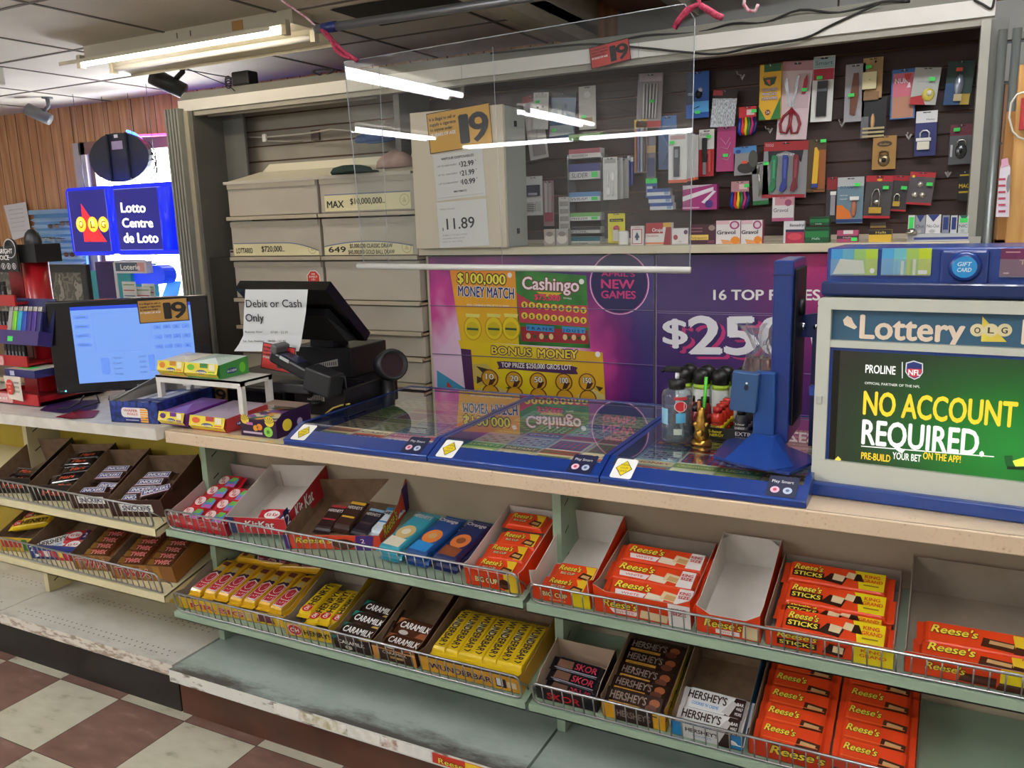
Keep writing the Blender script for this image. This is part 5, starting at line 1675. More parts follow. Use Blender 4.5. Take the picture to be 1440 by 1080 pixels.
def gx3(m, w, h):
    m.text('TRAN', .4 * w, .42 * h, .18 * h, M('C9A08A'), FR(0, -.0024), w=.55 * w, bold=.02)
    m.rect(.1 * w, .85 * h, .4 * w, .89 * h, M('D0A0A8'), FR(0, -.0024))
    m.rect(.08 * w, .08 * h, .2 * w, .13 * h, M('D0A0A8'), FR(0, -.0024))


gcard(1168, 350, 1235, 386, 'blue to green gift card at the left of the blue header', ['3A90CC', '5AA0B8', '8EB86A', 'A8C43A'], gx1)
gcard(1239, 349, 1311, 386, 'turquoise to lime gift card left of the round badge', ['4AA0D0', '6AB8C0', '9CC05A', 'B8CC2A'], gx2)
gcard(1405, 349, 1478, 388, 'maroon gift card right of the round badge', ['6A2A52', '72305A', '6A2A58'], gx3)

# ---- blue customer screen on a stand, seen edge-on
t = thing('customer_screen', 'blue customer screen seen edge on, standing on a blue foot on the right ticket case', 'screen', (2.06, .3, .979))
I = Matrix.Translation((-2.06, -.3, -.979))
fp = [at(u, v, z=.986) for u, v in ((1003, 640), (1022, 618), (1060, 608), (1140, 640), (1142, 650), (1110, 664), (1040, 652))]
b = MB(I).prism([(p.x, p.y) for p in fp][::-1], .979, .986, M_BLUE)
b.build('foot_plate', t)
b = MB(I)
b.add([(1.955, .20, .987), (2.06, .15, .987), (2.105, .20, .987), (2.09, .30, .987), (1.97, .32, .987), (2.0, .27, 1.035), (2.055, .25, 1.035), (2.06, .29, 1.035), (2.0, .30, 1.035)],
      [(0, 1, 5), (1, 6, 5), (1, 2, 6), (2, 7, 6), (2, 3, 7), (3, 4, 8, 7), (4, 0, 5, 8), (5, 6, 7, 8)], M_BLUE2)
b.build('foot', t)
MB(I).box(2.002, 2.05, .27, .30, 1.02, 1.18, M('1D4A8E', .3), bev=.004).build('neck', t)
b = MB(I).box(2.035, 2.078, .29, .47, 1.012, 1.43, M_BLUE, bev=.004)
b.box(2.0345, 2.0785, .289, .4705, 1.396, 1.40, M_DBLUE)
b.build('screen_housing', t)
b = MB(I).box(2.078, 2.084, .31, .45, 1.05, 1.41, BLACK, bev=.002)
b.lathe([(.02, 0), (.02, .012), (.0, .014)], BLACK, 16, Matrix.Translation((2.082, .36, 1.32)) @ Matrix.Rotation(math.pi / 2, 4, 'Y'))
b.build('screen_glass', t)
b = MB(I).prism([(2.075, 1.245), (2.12, 1.245), (2.135, 1.26), (2.135, 1.29), (2.12, 1.302), (2.075, 1.295)], 0, .02, M_DBLUE, FR(0, .42))
b.lathe([(.009, 0), (.009, .004), (.0, .005)], CHROME, 12, FR(2.086, .4, 1.27)).lathe([(.006, 0), (.006, .004), (.0, .005)], CHROME, 12, FR(2.115, .4, 1.27))
b.build('arm', t)
MB(I).box(2.108, 2.135, .40, .43, .982, 1.25, M_DBLUE).build('post', t)
tg = thing('card_reader', 'small slate blue box with a round hole clipped beside the customer screen', 'card reader', T(1.985, .262, 1.135, 0, math.radians(4), 0))
MB().box(-.03, .03, -.012, .012, -.046, .046, M('2F5382', .4), bev=.003).ell(.004, .012, .005, .007, M('0C1A2E'), FR(0, -.0122), .0003).ell(.004, .022, .0025, .0025, WHITE, FR(0, -.0122), .0003).build('housing', tg)
MB().box(-.012, .018, .012, .03, -.02, .02, M_DBLUE).build('bracket', tg)

# ---- sanitizer bottle
q = at(946, 622, z=.979)
s = thing('sanitizer_bottle', 'clear hand sanitizer bottle with a black pump on the right ticket case', 'bottle', (q.x, q.y + .035, .979))
CL = clear('bottle_plastic', 'E6EEF2', 2.2, .03, .06)
MB().lathe([(.036, 0), (.038, .006), (.038, .115), (.034, .126), (.018, .134)], CL, 28).build('bottle_body', s)
MB().lathe([(.0, .004), (.0345, .004), (.0345, .075), (.0, .0752)], clear('gel', 'D8E4E8', .6, .05, .05), 24).build('gel', s)
b = MB()
b.lathe([(.021, .130), (.021, .152), (.012, .156)], BLACK, 20).tube([(0, 0, .154), (0, 0, .172)], .0055, M('E2E2E2'), 10)
b.box(-.03, .012, -.008, .008, .172, .186, BLACK, bev=.003).tube([(-.028, 0, .18), (-.04, -.004, .172)], .004, BLACK, 8)
b.build('pump', s)
MB().tube([(0, 0, .150), (.004, -.004, .09), (.02, -.012, .012)], .0035, M('DCE2E6', .3), 8).build('dip_tube', s)
b = MB()
for a0, a1, z0, z1, m in ((-2.6, -1.9, .045, .085, M('8EC4DC', .4)), (-1.35, -.7, .05, .075, M('5AA8D0', .4)), (-1.5, -.6, .108, .116, M('B8323A', .4)), (-1.5, -.95, .02, .035, M('B8C4B8', .4))):
    n = 8
    vs = [(.0385 * math.cos(a0 + (a1 - a0) * k / n), .0385 * math.sin(a0 + (a1 - a0) * k / n), z) for k in range(n + 1) for z in (z0, z1)]
    b.add(vs, [(2 * k, 2 * k + 2, 2 * k + 3, 2 * k + 1) for k in range(n)], m)
for rr, m in ((.017, WHITE), (.0155, M('C4202C'))):
    b.poly([(.0395 * math.cos(-1.05 + .75 * rr / .017 * .55 * math.cos(w)) * (1 + (.017 - rr) * .4), .0395 * math.sin(-1.05 + .75 * rr / .017 * .55 * math.cos(w)) * (1 + (.017 - rr) * .4), .092 + rr * .8 * math.sin(w)) for w in [k * .349 for k in range(18)]], m)
b.build('print', s)

# ---- gold figurine with pen
q = at(984, 626, z=.979)
GOLD = noisy('gold_cast', '8A6426', 'C79A48', 60, .28, metal=.9, bump=.6)
g = thing('gold_figurine', 'small gold figurine on a round base used as a pen holder', 'figurine', (q.x, q.y + .015, .979))
MB().lathe([(.024, 0), (.026, .004), (.021, .009), (.018, .012)], GOLD, 20).build('base', g)
b = MB().lathe([(.017, .012), (.02, .022), (.017, .036), (.0185, .044), (.014, .056), (.015, .064), (.010, .074), (.011, .082), (.006, .092)], GOLD, 14)
b.ball((.0, -.014, .03), .010, GOLD).ball((-.013, -.006, .05), .007, GOLD).ball((.013, -.006, .05), .007, GOLD)
b.build('figure', g)
q2_ = (q.x, q.y + .015)
p = MB().tube([(q.x + .004, q.y + .018, 1.05), (q.x + .006, q.y + .03, 1.145)], .0042, M('58C43A', .35), 10).tube([(q.x + .006, q.y + .03, 1.145), (q.x + .0065, q.y + .031, 1.158)], .003, M('1E1E1E'), 8)
tag(p.build('pen'), 'lime green pen standing in the gold figurine', 'pen')
p = MB().tube([(q.x - .008, q.y + .018, 1.05), (q.x - .009, q.y + .022, 1.085)], .0038, M('A8622A', .4), 10)
tag(p.build('pen'), 'short brown pen standing behind the gold figurine', 'pen')

# ---- energy shots
ex0, ey0 = 1.83, .42
cart = thing('energy_shot_tray', 'black display tray holding little energy shots', 'tray', (1.90, .47, .979))
I = Matrix.Translation((-1.90, -.47, -.979))
MB(I).box(1.765, 2.0, .40, .56, .979, .984, BLACK).box(1.765, 1.768, .40, .56, .984, 1.02, BLACK).box(1.997, 2.0, .40, .56, .984, 1.02, BLACK).build('tray_body', cart)
b = MB(I).box(1.765, 2.0, .398, .40, .979, 1.008, M('141416', .3))
Fe = FR(0, .3978)
b.text('5-hour', 1.868, .995, .008, M('E2D22A'), Fe, w=.034, bold=.026).text('ENERGY', 1.866, .986, .007, M('E2D22A'), Fe, w=.04, bold=.026)
b.text('EXTRA', 1.935, .993, .010, WHITE, Fe, w=.05, bold=.02).text('STRENGTH', 1.935, .985, .005, M('AAAAAA'), Fe, w=.05)
b.text('5-hour', 1.79, .99, .008, M('D8A0A0'), Fe, w=.03, bold=.02)
b.build('front_panel', cart)
shot0 = {}


def shot(x, y, kind, label):
    X = Matrix.Translation((x, y, .9845))
    if kind in shot0:
        return dup(shot0[kind], X, label)
    body, cap, band = {'red': ('A82A22', '1C1614', '8A2018'), 'berry': ('C8321E', 'C02A22', 'E2C02A'), 'grey': ('4A4A4E', '1E1E20', '8A8A8E'), 'maroon': ('7A1E22', '201616', '9A3028')}[kind]
    t = thing('energy_shot', label, 'energy shot', X, 'energy shots in the black tray')
    MB().lathe([(.015, 0), (.0165, .004), (.0165, .045), (.014, .054), (.0095, .060)], M(body, .25), 16).build('bottle_body', t)
    MB().lathe([(.0115, .059), (.0115, .072), (.0, .073)], M(cap, .35), 16).build('cap', t)
    m = MB().lathe([(.0168, .012), (.0168, .028)], M(band, .3), 16)
    m.text('5-hour', -.012, .034, .006, M('2A1A1A') if kind != 'grey' else WHITE, FR(0, -.0168), w=.024, bold=.02).text('ENERGY', -.012, .024, .006, M('2A1A1A') if kind != 'grey' else WHITE, FR(0, -.0172), w=.024, bold=.02)
    m.build('label', t)
    shot0[kind] = t
    return t


for r in range(4):
    for q_, (kd, x) in enumerate((('red', 1.787), ('maroon', 1.826), ('berry', 1.885), ('grey', 1.945))):
        shot(x, .418 + .036 * r, kd, '%s energy shot in the %s row of the black tray' % ({'red': 'brick red', 'berry': 'red and yellow', 'grey': 'grey', 'maroon': 'maroon'}[kd], ('front', 'second', 'third', 'back')[r]))
big0 = None
for r in range(2):
    for k in range(5):
        X = Matrix.Translation((1.735 + .052 * k, .64 + .06 * r, .979))
        lb = 'black capped drink bottle, %s in the %s row behind the energy shots' % (ordl(k, 5), ('front', 'back')[r])
        if big0 is None:
            big0 = thing('drink_bottle', lb, 'bottle', X, 'black capped bottles behind the energy shots')
            MB().lathe([(.021, 0), (.023, .005), (.023, .085), (.022, .092)], M('D8DCD6', .35), 18).build('bottle_body', big0)
            MB().lathe([(.0235, .078), (.0235, .092)], M('A8C83A', .35), 18).build('neck_band', big0)
            MB().lathe([(.0245, .092), (.0245, .118), (.021, .126), (.008, .134), (.0, .134)], M('181818', .4), 18).build('cap', big0)
        else:
            dup(big0, X, lb)

# ---- bag of brown sweets
q = at(1058, 530, y=.42)
g = thing('sweet_bag', 'twisted clear bag of brown sweets with an orange tag behind the customer screen', 'bag of sweets', T(1.955, .60, .979) @ Matrix.Scale(1.08, 4))
CEL = clear('cellophane', 'F6F6F8', 2.6, .06, .09)
b = MB()
prof = [(.02, .0), (.045, .01), (.05, .06), (.048, .12), (.03, .17), (.013, .19), (.03, .215), (.05, .245)]
rr = random.Random(3)
vs, fs, n = [], [], 18
for i, (r, z) in enumerate(prof):
    for k in range(n):
        a = 2 * math.pi * k / n
        q_ = r * (1 + (.22 if k % 2 else -.18) * (.4 + .6 * (i > 3)) + rr.uniform(-.16, .16))
        vs.append((q_ * math.cos(a), q_ * math.sin(a), z + rr.uniform(-.014, .014) * (i > 1)))
for i in range(len(prof) - 1):
    for k in range(n):
        k2 = (k + 1) % n
        fs.append((i * n + k, i * n + k2, (i + 1) * n + k2, (i + 1) * n + k))
b.add(vs, fs, CEL, False)
b.build('wrapping', g)
for k in range(7):
    a = k * .9
    MB().tube([(.022 * math.cos(a), .022 * math.sin(a), .008), (.026 * math.cos(a), .024 * math.sin(a), .165)], .011, M('5A2A1C', .3), 8).build('brown_stick', g)
MB().box(-.01, .012, -.052, -.05, .222, .25, M('F05A2A', .5), X=T(0, 0, 0, 0, .3, 0)).text('MULT', -.008, .232, .007, M('A8281E'), FR(0, -.0524), w=.018).build('orange_tag', g)
MB().box(-.03, .0, -.036, -.03, .172, .205, M('D89A9C', .5), X=T(0, 0, 0, 0, .5, 0)).build('pink_label', g)

# ---- white rack with fruit chew boxes
r = thing('wire_rack_shelf', 'small white plastic riser shelf over the fruit chew boxes', 'shelf riser', (.31, .27, ZT))
I = Matrix.Translation((-.31, -.27, -ZT))
M_WP = M('DAD8D0', .4)
rx0, rx1, ry0, ry1, rz = .125, .495, .19, .325, 1.078
MB(I).box(rx0, rx1, ry0, ry1, rz - .006, rz, M_WP).box(rx0, rx1, ry0, ry0 + .004, rz - .022, rz, M_WP).box(rx1 - .004, rx1, ry0, ry1, rz - .016, rz, M_WP).build('top', r)
for x in (rx0 + .009, rx1 - .009):
    for y in (ry0 + .009, ry1 - .009):
        MB(I).box(x - .009, x + .009, y - .008, y + .008, ZT, rz - .006, M_WP).build('leg', r)
MB(I).box(rx0 - .01, rx0 + .03, ry1 - .022, ry1 - .018, 1.02, 1.027, M_WP).build('clip', r)


def chew_box(x0, x1, y0, y1, z0, z1, col, side, fruit, label, rz=0.0, lid='C8D4C8', open_=False):
    w, d, h = x1 - x0, y1 - y0, z1 - z0
    X = T(x0, y0, z0, 0, 0, rz)
    t = thing('chew_candy_box', label, 'candy box', X, 'fruit chew candy boxes')
    m = MB().box(0, w, 0, d, 0, h * .8, M(side, .35))
    m.add([(0, 0, h * .8), (w, 0, h * .8), (w, d, h), (0, d, h), (w / 2, d * .45, h * 1.02)], [(0, 1, 4), (1, 2, 4), (2, 3, 4), (3, 0, 4)], M(lid, .3, coat=.3))
    m.add([(w, 0, h * .8), (w, d, h * .8), (w, d, h)], [(0, 1, 2)], M(side, .35)).add([(0, 0, h * .8), (0, d, h), (0, d, h * .8)], [(0, 1, 2)], M(side, .35)).add([(0, d, h * .8), (0, d, h), (w, d, h), (w, d, h * .8)], [(0, 1, 2, 3)], M(side, .35))
    Fx = FX(w + .0004)
    m.ell(d * .78, h * .42, h * .24, h * .3, M(fruit, .4), Fx)
    m.ell(d * .4, h * .36, d * .2, h * .16, M('2A3A78'), Fx, .0003).text('HI-CHEW', d * .4, h * .3, h * .13, WHITE, Fx, w=d * .33, al='c', e=.0008, bold=.02)
    m.build('box_body', t)
    f = MB().add([(.0, -.001, h * .06), (w * .96, -.001, h * .06), (w * .98, -.012, h * .3), (w, -.004, h * .86), (0, -.004, h * .86), (0, -.012, h * .3)], [(0, 1, 2, 5), (5, 2, 3, 4)], M('E6D23A', .4))
    Ff = FR(0, -.0125) @ Matrix.Rotation(-.12, 4, 'X')
    f.ell(w * .2, h * .62, w * .11, h * .17, M(fruit, .4), Ff, .001).rect(w * .48, h * .62, w * .7, h * .88, M(side), Ff, .001).rect(w * .74, h * .5, w * .92, h * .84, M('EEE8C0'), Ff, .001)
    f.ell(w * .52, h * .38, w * .16, h * .12, M('2A3A78'), Ff, .001).text('HI-CHEW', w * .52, h * .33, h * .1, WHITE, Ff, w=w * .26, al='c', e=.0015, bold=.02).rect(w * .72, h * .25, w * .92, h * .42, M(col), Ff, .001)
    f.rect(w * .08, h * .3, w * .3, h * .4, M('D8C8A0'), Ff, .001)
    f.build('front_flap', t)
    return t


chew_box(.137, .258, .200, .315, rz + .001, rz + .056, 'D86A2A', 'C8862A', 'E0882A', 'orange fruit chew box on the white riser, left one', lid='D0CCC0')
chew_box(.262, .405, .198, .318, rz + .001, rz + .056, '5AA83A', '3F8A44', '6ABA3A', 'green apple fruit chew box on the white riser, right one', lid='C4D8CC')
chew_box(.215, .327, .118, .29, .941, .990, '8A5AA8', '6A2A86', '5A2A7A', 'purple grape fruit chew box on the counter under the white riser', lid='8A5AB0')
chew_box(.334, .482, .132, .31, ZT, .985, 'D86A3A', 'B03A3A', 'E0643A', 'orange and red fruit chew box on the counter under the white riser', lid='B8A8B8')


def _candy(t, p):
    v = nd(t, 'TexVoronoi')
    v.inputs['Scale'].default_value = 42
    t.links.new(coords(t), v.inputs['Vector'])
    c = ramp(t, [(0, '2E1638'), (.3, '3A1C4A'), (.45, '8A4AA0'), (.55, 'E8A030'), (.65, 'D8D0A8'), (.75, '3F8A6A'), (.85, 'D84A5A'), (1, 'E8D84A')], v.outputs['Color'], 'CONSTANT')
    t.links.new(c, p.inputs['Base Color'])
    p.inputs['Roughness'].default_value = .35


M_CANDY = NM('tropical_candy_print', _candy)
M_DP = M('2E1638', .35)
t = thing('tropical_candy_box', 'dark purple tropical candy box with the lid cut open beside the left ticket case', 'candy box', T(.537, .133, ZT))
b = MB().box(0, .14, 0, .15, 0, .052, M_DP, mats={'z+': M_CANDY})
b.add([(.14, 0, .052), (.14, .15, .052), (.14, .15, .075), (.14, .03, .07)], [(0, 1, 2, 3)], M_DP).add([(0, .15, .05), (.14, .15, .05), (.14, .15, .075), (0, .15, .075)], [(0, 1, 2, 3)], M('8A7A6A'))
b.add([(.0, .09, .0745), (.14, .09, .0745), (.14, .15, .076), (0, .15, .076)], [(0, 1, 2, 3)], M('8A7668', .7))
Fp = FR(0, -.0004)
for x, z, rr_, c in ((.02, .05, .016, 'E2C93A'), (.115, .05, .018, 'E2C93A'), (.06, .026, .010, 'E09A2A'), (.075, .03, .011, 'E0882A'), (.108, .018, .017, '8AC84A')):
    b.ell(x, z, rr_, rr_ * .9, M(c), Fp, .0003)
for k in range(6):
    a = .5 + k * .42
    b.poly([(.02, .045, .0006), (.02 + .022 * math.cos(a), .045 + .02 * math.sin(a), .0006), (.02 + .022 * math.cos(a + .12), .045 + .02 * math.sin(a + .12), .0006)], M('2E1638'), Fp)
    b.poly([(.115, .042, .0006), (.115 + .022 * math.cos(a), .042 + .02 * math.sin(a), .0006), (.115 + .022 * math.cos(a + .12), .042 + .02 * math.sin(a + .12), .0006)], M('2E1638'), Fp)
b.rect(.01, .008, .085, .014, M('C8B8C8'), Fp, .0005).rect(.025, .034, .05, .042, M('B86AA8'), Fp, .0005).ell(.108, .018, .006, .006, M('3F8A2A'), Fp, .0006)
b.ell(.045, .032, .02, .018, M('E2C93A'), FX(.1404), 0).ell(.1, .03, .012, .012, M('B0A0C0'), FX(.1404), 0)
b.build('box_body', t)
m = MB().box(.5, .735, .093, .118, ZT, .9318, noisy('leaflet', 'C9CDB0', 'E2B86A', 30, .6))
tag(m.build('leaflet'), 'colourful leaflet stuck on the counter edge under the purple candy box', 'leaflet')

# ---- blue biscuit box
BX = T(.022, .088, .938, 0, 0, math.radians(8))
t = thing('wafer_box', 'open navy wafer roll box with a white and red label beside the monitor', 'box', BX)
NAVY = noisy('navy_print', '16235A', '243A86', 70, .4, .45, .55)
b = MB().box(0, .19, 0, .003, 0, .068, NAVY).box(0, .003, 0, .26, 0, .085, NAVY, mats={'x+': M('A9A6A0')}).box(.187, .19, 0, .26, 0, .07, NAVY).box(0, .19, .257, .26, 0, .095, NAVY, mats={'y-': M('A9A6A0')}).box(0, .19, 0, .26, 0, .003, NAVY)
b.poly([(0, .003, .067), (.0, .26, .09), (.03, .26, .13), (.02, .02, .075)], M('A4A29C', .6))
for k in range(7):
    b.ell(.016 + .0265 * k, .062, .010, .008, M('2A4290'), FR(0, -.0003))
b.build('box_body', t)
b = MB().rect(.045, .018, .15, .05, M('E4E0DE'), FR(0, -.0006), r=.012)
b.text('WAFER', .056, .037, .008, M('D05A4A'), FR(0, -.0009), w=.055, bold=.02).text('ROLLS', .07, .026, .008, M('D05A4A'), FR(0, -.0009), w=.04, bold=.02)
for k in range(6):
    b.rect(.12, .004 + .0075 * k, .15, .0095 + .0075 * k, M('E2A23A'), FR(0, -.0009), .0003)
b.rect(.06, .008, .112, .011, M('B8B8C8'), FR(0, -.0006)).build('front_label', t)
for k in range(3):
    m = MB().box(0, .045, 0, .2, 0, .022, M('1C2A66', .3), bev=.006).rect(.008, .04, .037, .15, M('C4C8D8'), TP(0, 0, .0222))
    tag(m.build('wafer_pack', X=BX @ T(.035 + .05 * k, .03, .04 + .004 * k)), 'navy wafer pack inside the open navy box, %s' % ('left one', 'middle one', 'right one')[k], 'snack pack', 'navy wafer packs')

# ---- monitor on the left counter
MXA = math.radians(39)
MX = T(-.434, .22, .968, 0, 0, MXA)
W_, H_ = .545, .332
t = thing('computer_monitor', 'black flat monitor with a bright blue till screen on the left counter', 'monitor', MX)
b = MB()
BZ = M('16161A', .25, coat=.3)
b.box(0, W_, 0, .035, 0, H_, BZ, bev=.006)
b.build('bezel', t)
P0 = lambda u, v: lq(MX, u, v)
a, c = P0(98, 435)[0], P0(267, 425)[0]
b = MB()


def _till(t_, p):
    p.inputs['Base Color'].default_value = (.02, .04, .1, 1)
    p.inputs['Emission Color'].default_value = (*lin('7FA9F5'), 1)
    p.inputs['Emission Strength'].default_value = .42
    p.inputs['Roughness'].default_value = .2


Fm = FR(0, -.0008)
zb, zt2 = .035, H_ - .022
b.rect(a, zb, c, zt2, NM('till_screen', _till), Fm)
sw, sh_ = c - a, zt2 - zb
E1, E2, E3 = M('5E86D8', .4, 0, .3), M('2040B8', .4, 0, .35), M('3E5A98', .4, 0, .25)
b.rect(a, zt2 - .012, c, zt2, E2, Fm, .0004)
for k in range(4):
    z = zb + sh_ * (.84 - .12 * k)
    b.rect(a + .02 * sw, z, a + .14 * sw, z + .05 * sh_, E1, Fm, .0004).rect(a + .04 * sw, z + .02 * sh_, a + .12 * sw, z + .028 * sh_, E3, Fm, .0008)
for k in range(3):
    for q_ in range(4):
        z = zb + sh_ * (.66 - .13 * k)
        x = a + sw * (.67 + .08 * q_)
        b.rect(x, z, x + .065 * sw, z + .055 * sh_, E1, Fm, .0004).rect(x + .025 * sw, z + .02 * sh_, x + .04 * sw, z + .03 * sh_, E3, Fm, .0008)
for x0_, y0_, x1_, y1_ in ((.17, .4, .65, .402), (.17, .9, .65, .902), (.17, .4, .173, .9), (.648, .4, .65, .9)):
    b.rect(a + sw * x0_, zb + sh_ * y0_, a + sw * x1_, zb + sh_ * y1_, E1, Fm, .0004)
b.rect(a + .2 * sw, zb + .1 * sh_, a + .27 * sw, zb + .32 * sh_, E1, Fm, .0004).rect(a + .6 * sw, zb + .12 * sh_, a + .65 * sw, zb + .33 * sh_, E1, Fm, .0004)
for k, s_ in enumerate(('Total', 'Cash', 'Tender', 'Change')):
    b.text(s_, a + .3 * sw, zb + sh_ * (.3 - .07 * k), .007, E3, Fm, w=.03, e=.0005).text('0.00', a + .52 * sw, zb + sh_ * (.3 - .07 * k), .007, E3, Fm, w=.022, e=.0005)
b.build('screen', t)
b = MB().text('SAMSUNG', W_ * .5, .010, .009, M('B8BAC0'), FR(0, -.0004), w=.045, bold=.026)
b.rect(.028, .008, .034, .014, M('6AC8E8', .4, 0, .8), FR(0, -.0004)).rect(.014, .010, .024, .013, M('6A6A70'), FR(0, -.0004))
b.build('brand_lettering', t)
MB().box(.22, .30, .035, .06, -.03, .1, BZ).box(.235, .285, .02, .05, -.035, 0, BZ).build('neck', t)
zf = (.931 - .968) - .004
MB().lathe([(.105, zf), (.105, zf + .006), (.03, zf + .012), (.0, zf + .013)], BZ, 28, T(.26, .06, 0)).build('foot', t)
# age card on the screen corner
CXm = MX @ T(P0(197, 455)[0], -.002, P0(197, 455)[1], 0, -.02, 0)
w, h = .170, .083
m = MB().box(0, w, -.001, 0, 0, h, M('B98A3E', .5))
fn = card19(None, BLACK)
mm = MB(Matrix.Translation((w / 2, -.001, h / 2)))
fn(mm, w, h)
m2 = MB().box(0, w, -.001, 0, 0, h, M('B98A3E', .5))
for vlist in (mm,):
    base = len(m2.v)
    m2.v += vlist.v
    for f_, i_ in zip(vlist.f, vlist.mi):
        m2.f.append([base + k for k in f_])
        m2.mi.append(m2._m(vlist.mats[i_]))
        m2.sm.append(False)
tag(m2.build('age_sign', X=CXm), 'tan age 19 sign taped over the upper right corner of the monitor', 'sign')

# ---- POS till: drawer, printer, base, tilted display
DX = T(.0, .40, ZT, 0, 0, 0)
K1, K2, K3 = M('131315', .35), M('1B1B1E', .4), M('0D0D0F', .25)
t = thing('cash_drawer', 'black cash drawer behind the white riser shelf', 'cash drawer', T(.02, .40, .9405))
MB().box(0, .45, 0, .38, 0, .068, K1, bev=.003).build('casing', t)
MB().box(.01, .44, -.004, 0, .008, .058, K3, bev=.001).build('drawer_front', t)
MB().box(.40, .45, .02, .34, .068, .074, M('9A907A', .6)).box(.03, .40, .02, .2, .068, .071, M('5A5648', .6)).build('paper_slips', t)
cc = MB()
w, h = .165, .062
cc.box(0, w, -.001, 0, 0, h, M('A8803E', .5))
mm = MB(Matrix.Translation((w / 2, -.001, h / 2)))
card19(None, BLACK)(mm, w, h)
base = len(cc.v)
cc.v += mm.v
for f_, i_ in zip(mm.f, mm.mi):
    cc.f.append([base + k for k in f_])
    cc.mi.append(cc._m(mm.mats[i_]))
    cc.sm.append(False)
tag(cc.build('age_sign', X=T(.06, .392, .945)), 'tan age 19 sign on the cash drawer behind the white riser legs', 'sign')
t = thing('receipt_printer', 'black receipt printer with paper coming out, left of the ticket case', 'printer', T(.49, .42, ZT))
MB().box(0, .215, 0, .29, 0, .092, K2, bev=.006).box(.03, .2, .015, .12, .092, .1, K3).tube([(.1, -.002, .04), (.1, -.004, .05)], .02, K1, 14).build('casing', t)
b = MB().add([(.07, .04, .1), (.15, .03, .1), (.19, -.01, .112), (.11, -.005, .116)], [(0, 1, 2, 3)], M('D2D0CA')).box(.06, .13, -.0015, -.0005, .048, .066, M('C9C7C0'))
for k in range(9):
    b.rect(.064 + .007 * k, .05, .067 + .007 * k, .064, BLACK, FR(0, -.0016), .0003)
b.build('paper', t)
t = thing('till_console', 'black till base box under the tilted black display', 'till console', T(.365, .585, 1.0125))
MB().box(0, .245, 0, .2, .012, .115, K1, bev=.004).box(.02, .225, .02, .18, 0, .012, K3).build('casing', t)
b = MB().poly([(.07, .035), (.185, .05), (.185, .075), (.06, .045)], M('B4B2AC'), FR(0, -.0006))
for k in range(12):
    x_ = .075 + .009 * k
    b.rect(x_, .042 + .1 * (x_ - .07), x_ + .004, .05 + .15 * (x_ - .07), M('3A3A3A'), FR(0, -.0012), 0)
b.build('barcode_label', t)
t = thing('till_display', 'black tilted till display seen from behind, next to the Debit or Cash sheet', 'till screen', (.45, .55, 1.13))
I = Matrix.Translation((-.45, -.55, -1.13))
b = MB(I).add([(.25, .445, 1.335), (.638, .445, 1.335), (.638, .635, 1.145), (.25, .635, 1.145), (.25, .47, 1.36), (.638, .47, 1.36), (.638, .66, 1.17), (.25, .66, 1.17)],
              [(3, 2, 1, 0), (4, 5, 6, 7), (0, 1, 5, 4), (1, 2, 6, 5), (2, 3, 7, 6), (3, 0, 4, 7)], K3)
b.build('screen_housing', t)
b = MB(I).add([(.30, .50, 1.268), (.60, .50, 1.268), (.62, .61, 1.152), (.28, .61, 1.152), (.32, .50, 1.245), (.58, .50, 1.245), (.60, .58, 1.150), (.30, .58, 1.150)],
              [(4, 5, 1, 0), (5, 6, 2, 1), (6, 7, 3, 2), (7, 4, 0, 3), (7, 6, 5, 4)], K1)
b.build('back_cover', t)
MB(I).box(.44, .54, .58, .66, 1.128, 1.15, K2).build('hinge', t)
# Debit or Cash sheet
b = MB()
YD = .432
c0, c1 = (345, 407), (433, 407)
A = lambda u, v, y=YD: at(u, v, y=y)
rowsP = [((345, 407), (433, 407), .437), ((343, 440), (430, 440), .432), ((342, 472), (425, 472), .43), ((336, 484), (423, 484), .425), ((329, 494), (420, 494), .41)]
vs, fs = [], []
for (l, r_, yy) in rowsP:
    vs += [A(*l, yy), A(*r_, yy)]
for i in range(4):
    fs.append((2 * i, 2 * i + 1, 2 * i + 3, 2 * i + 2))
b.add(vs, fs, M('D9DCDC', .6))
INK = M('16161A', .7)
yt = YD - .0035
for s_, u0, u1, vb, vt in (('Debit or Cash', 346.5, 424.5, 432, 421), ('Only', 346, 371.5, 452, 441)):
    b.ptext(s_, u0, u1, vb, vb, vt, yt, INK, bold=.008)
for s_, u0, u1, vb, vt in (('Business Hour:', 345, 370, 468, 465), ('07:00 - 22:30', 381, 405, 468.5, 465.5), ('Sat, Sun, Holiday:', 342, 372, 481, 478), ('08:00 - 22:30', 377, 402, 481, 478)):
    b.ptext(s_, u0, u1, vb, vb, vt, .4245, INK)
tag(b.build('paper_notice'), 'white printed sheet saying Debit or Cash Only hung on the till display', 'notice')
# red age sign and pin pad
b = MB().box(-.068, .068, -.001, 0, -.042, .042, M('C8322E', .45))
mm = MB(Matrix.Translation((0, -.001, 0)))
card19(None, BLACK)(mm, .136, .084)
base = len(b.v)
b.v += mm.v
for f_, i_ in zip(mm.f, mm.mi):
    b.f.append([base + k for k in f_])
    b.mi.append(b._m(mm.mats[i_]))
    b.sm.append(False)
q = at(391, 500, y=.385)
tag(b.build('age_sign', X=T(q.x, .385, q.z - .008, -.15, .1, 0)), 'red age 19 sign in front of the till behind the card machine', 'sign')
PX_ = at(420, 522, y=.36)
t = thing('card_machine', 'black card payment machine leaning on its stand in front of the till', 'card machine', T(PX_.x, .37, PX_.z))
b = MB(T(0, 0, 0, 0, .38, 0)).box(-.11, .05, -.03, .03, -.012, .028, K2, bev=.008).box(-.112, -.085, -.032, .032, .02, .05, M('55565A', .4), bev=.006)
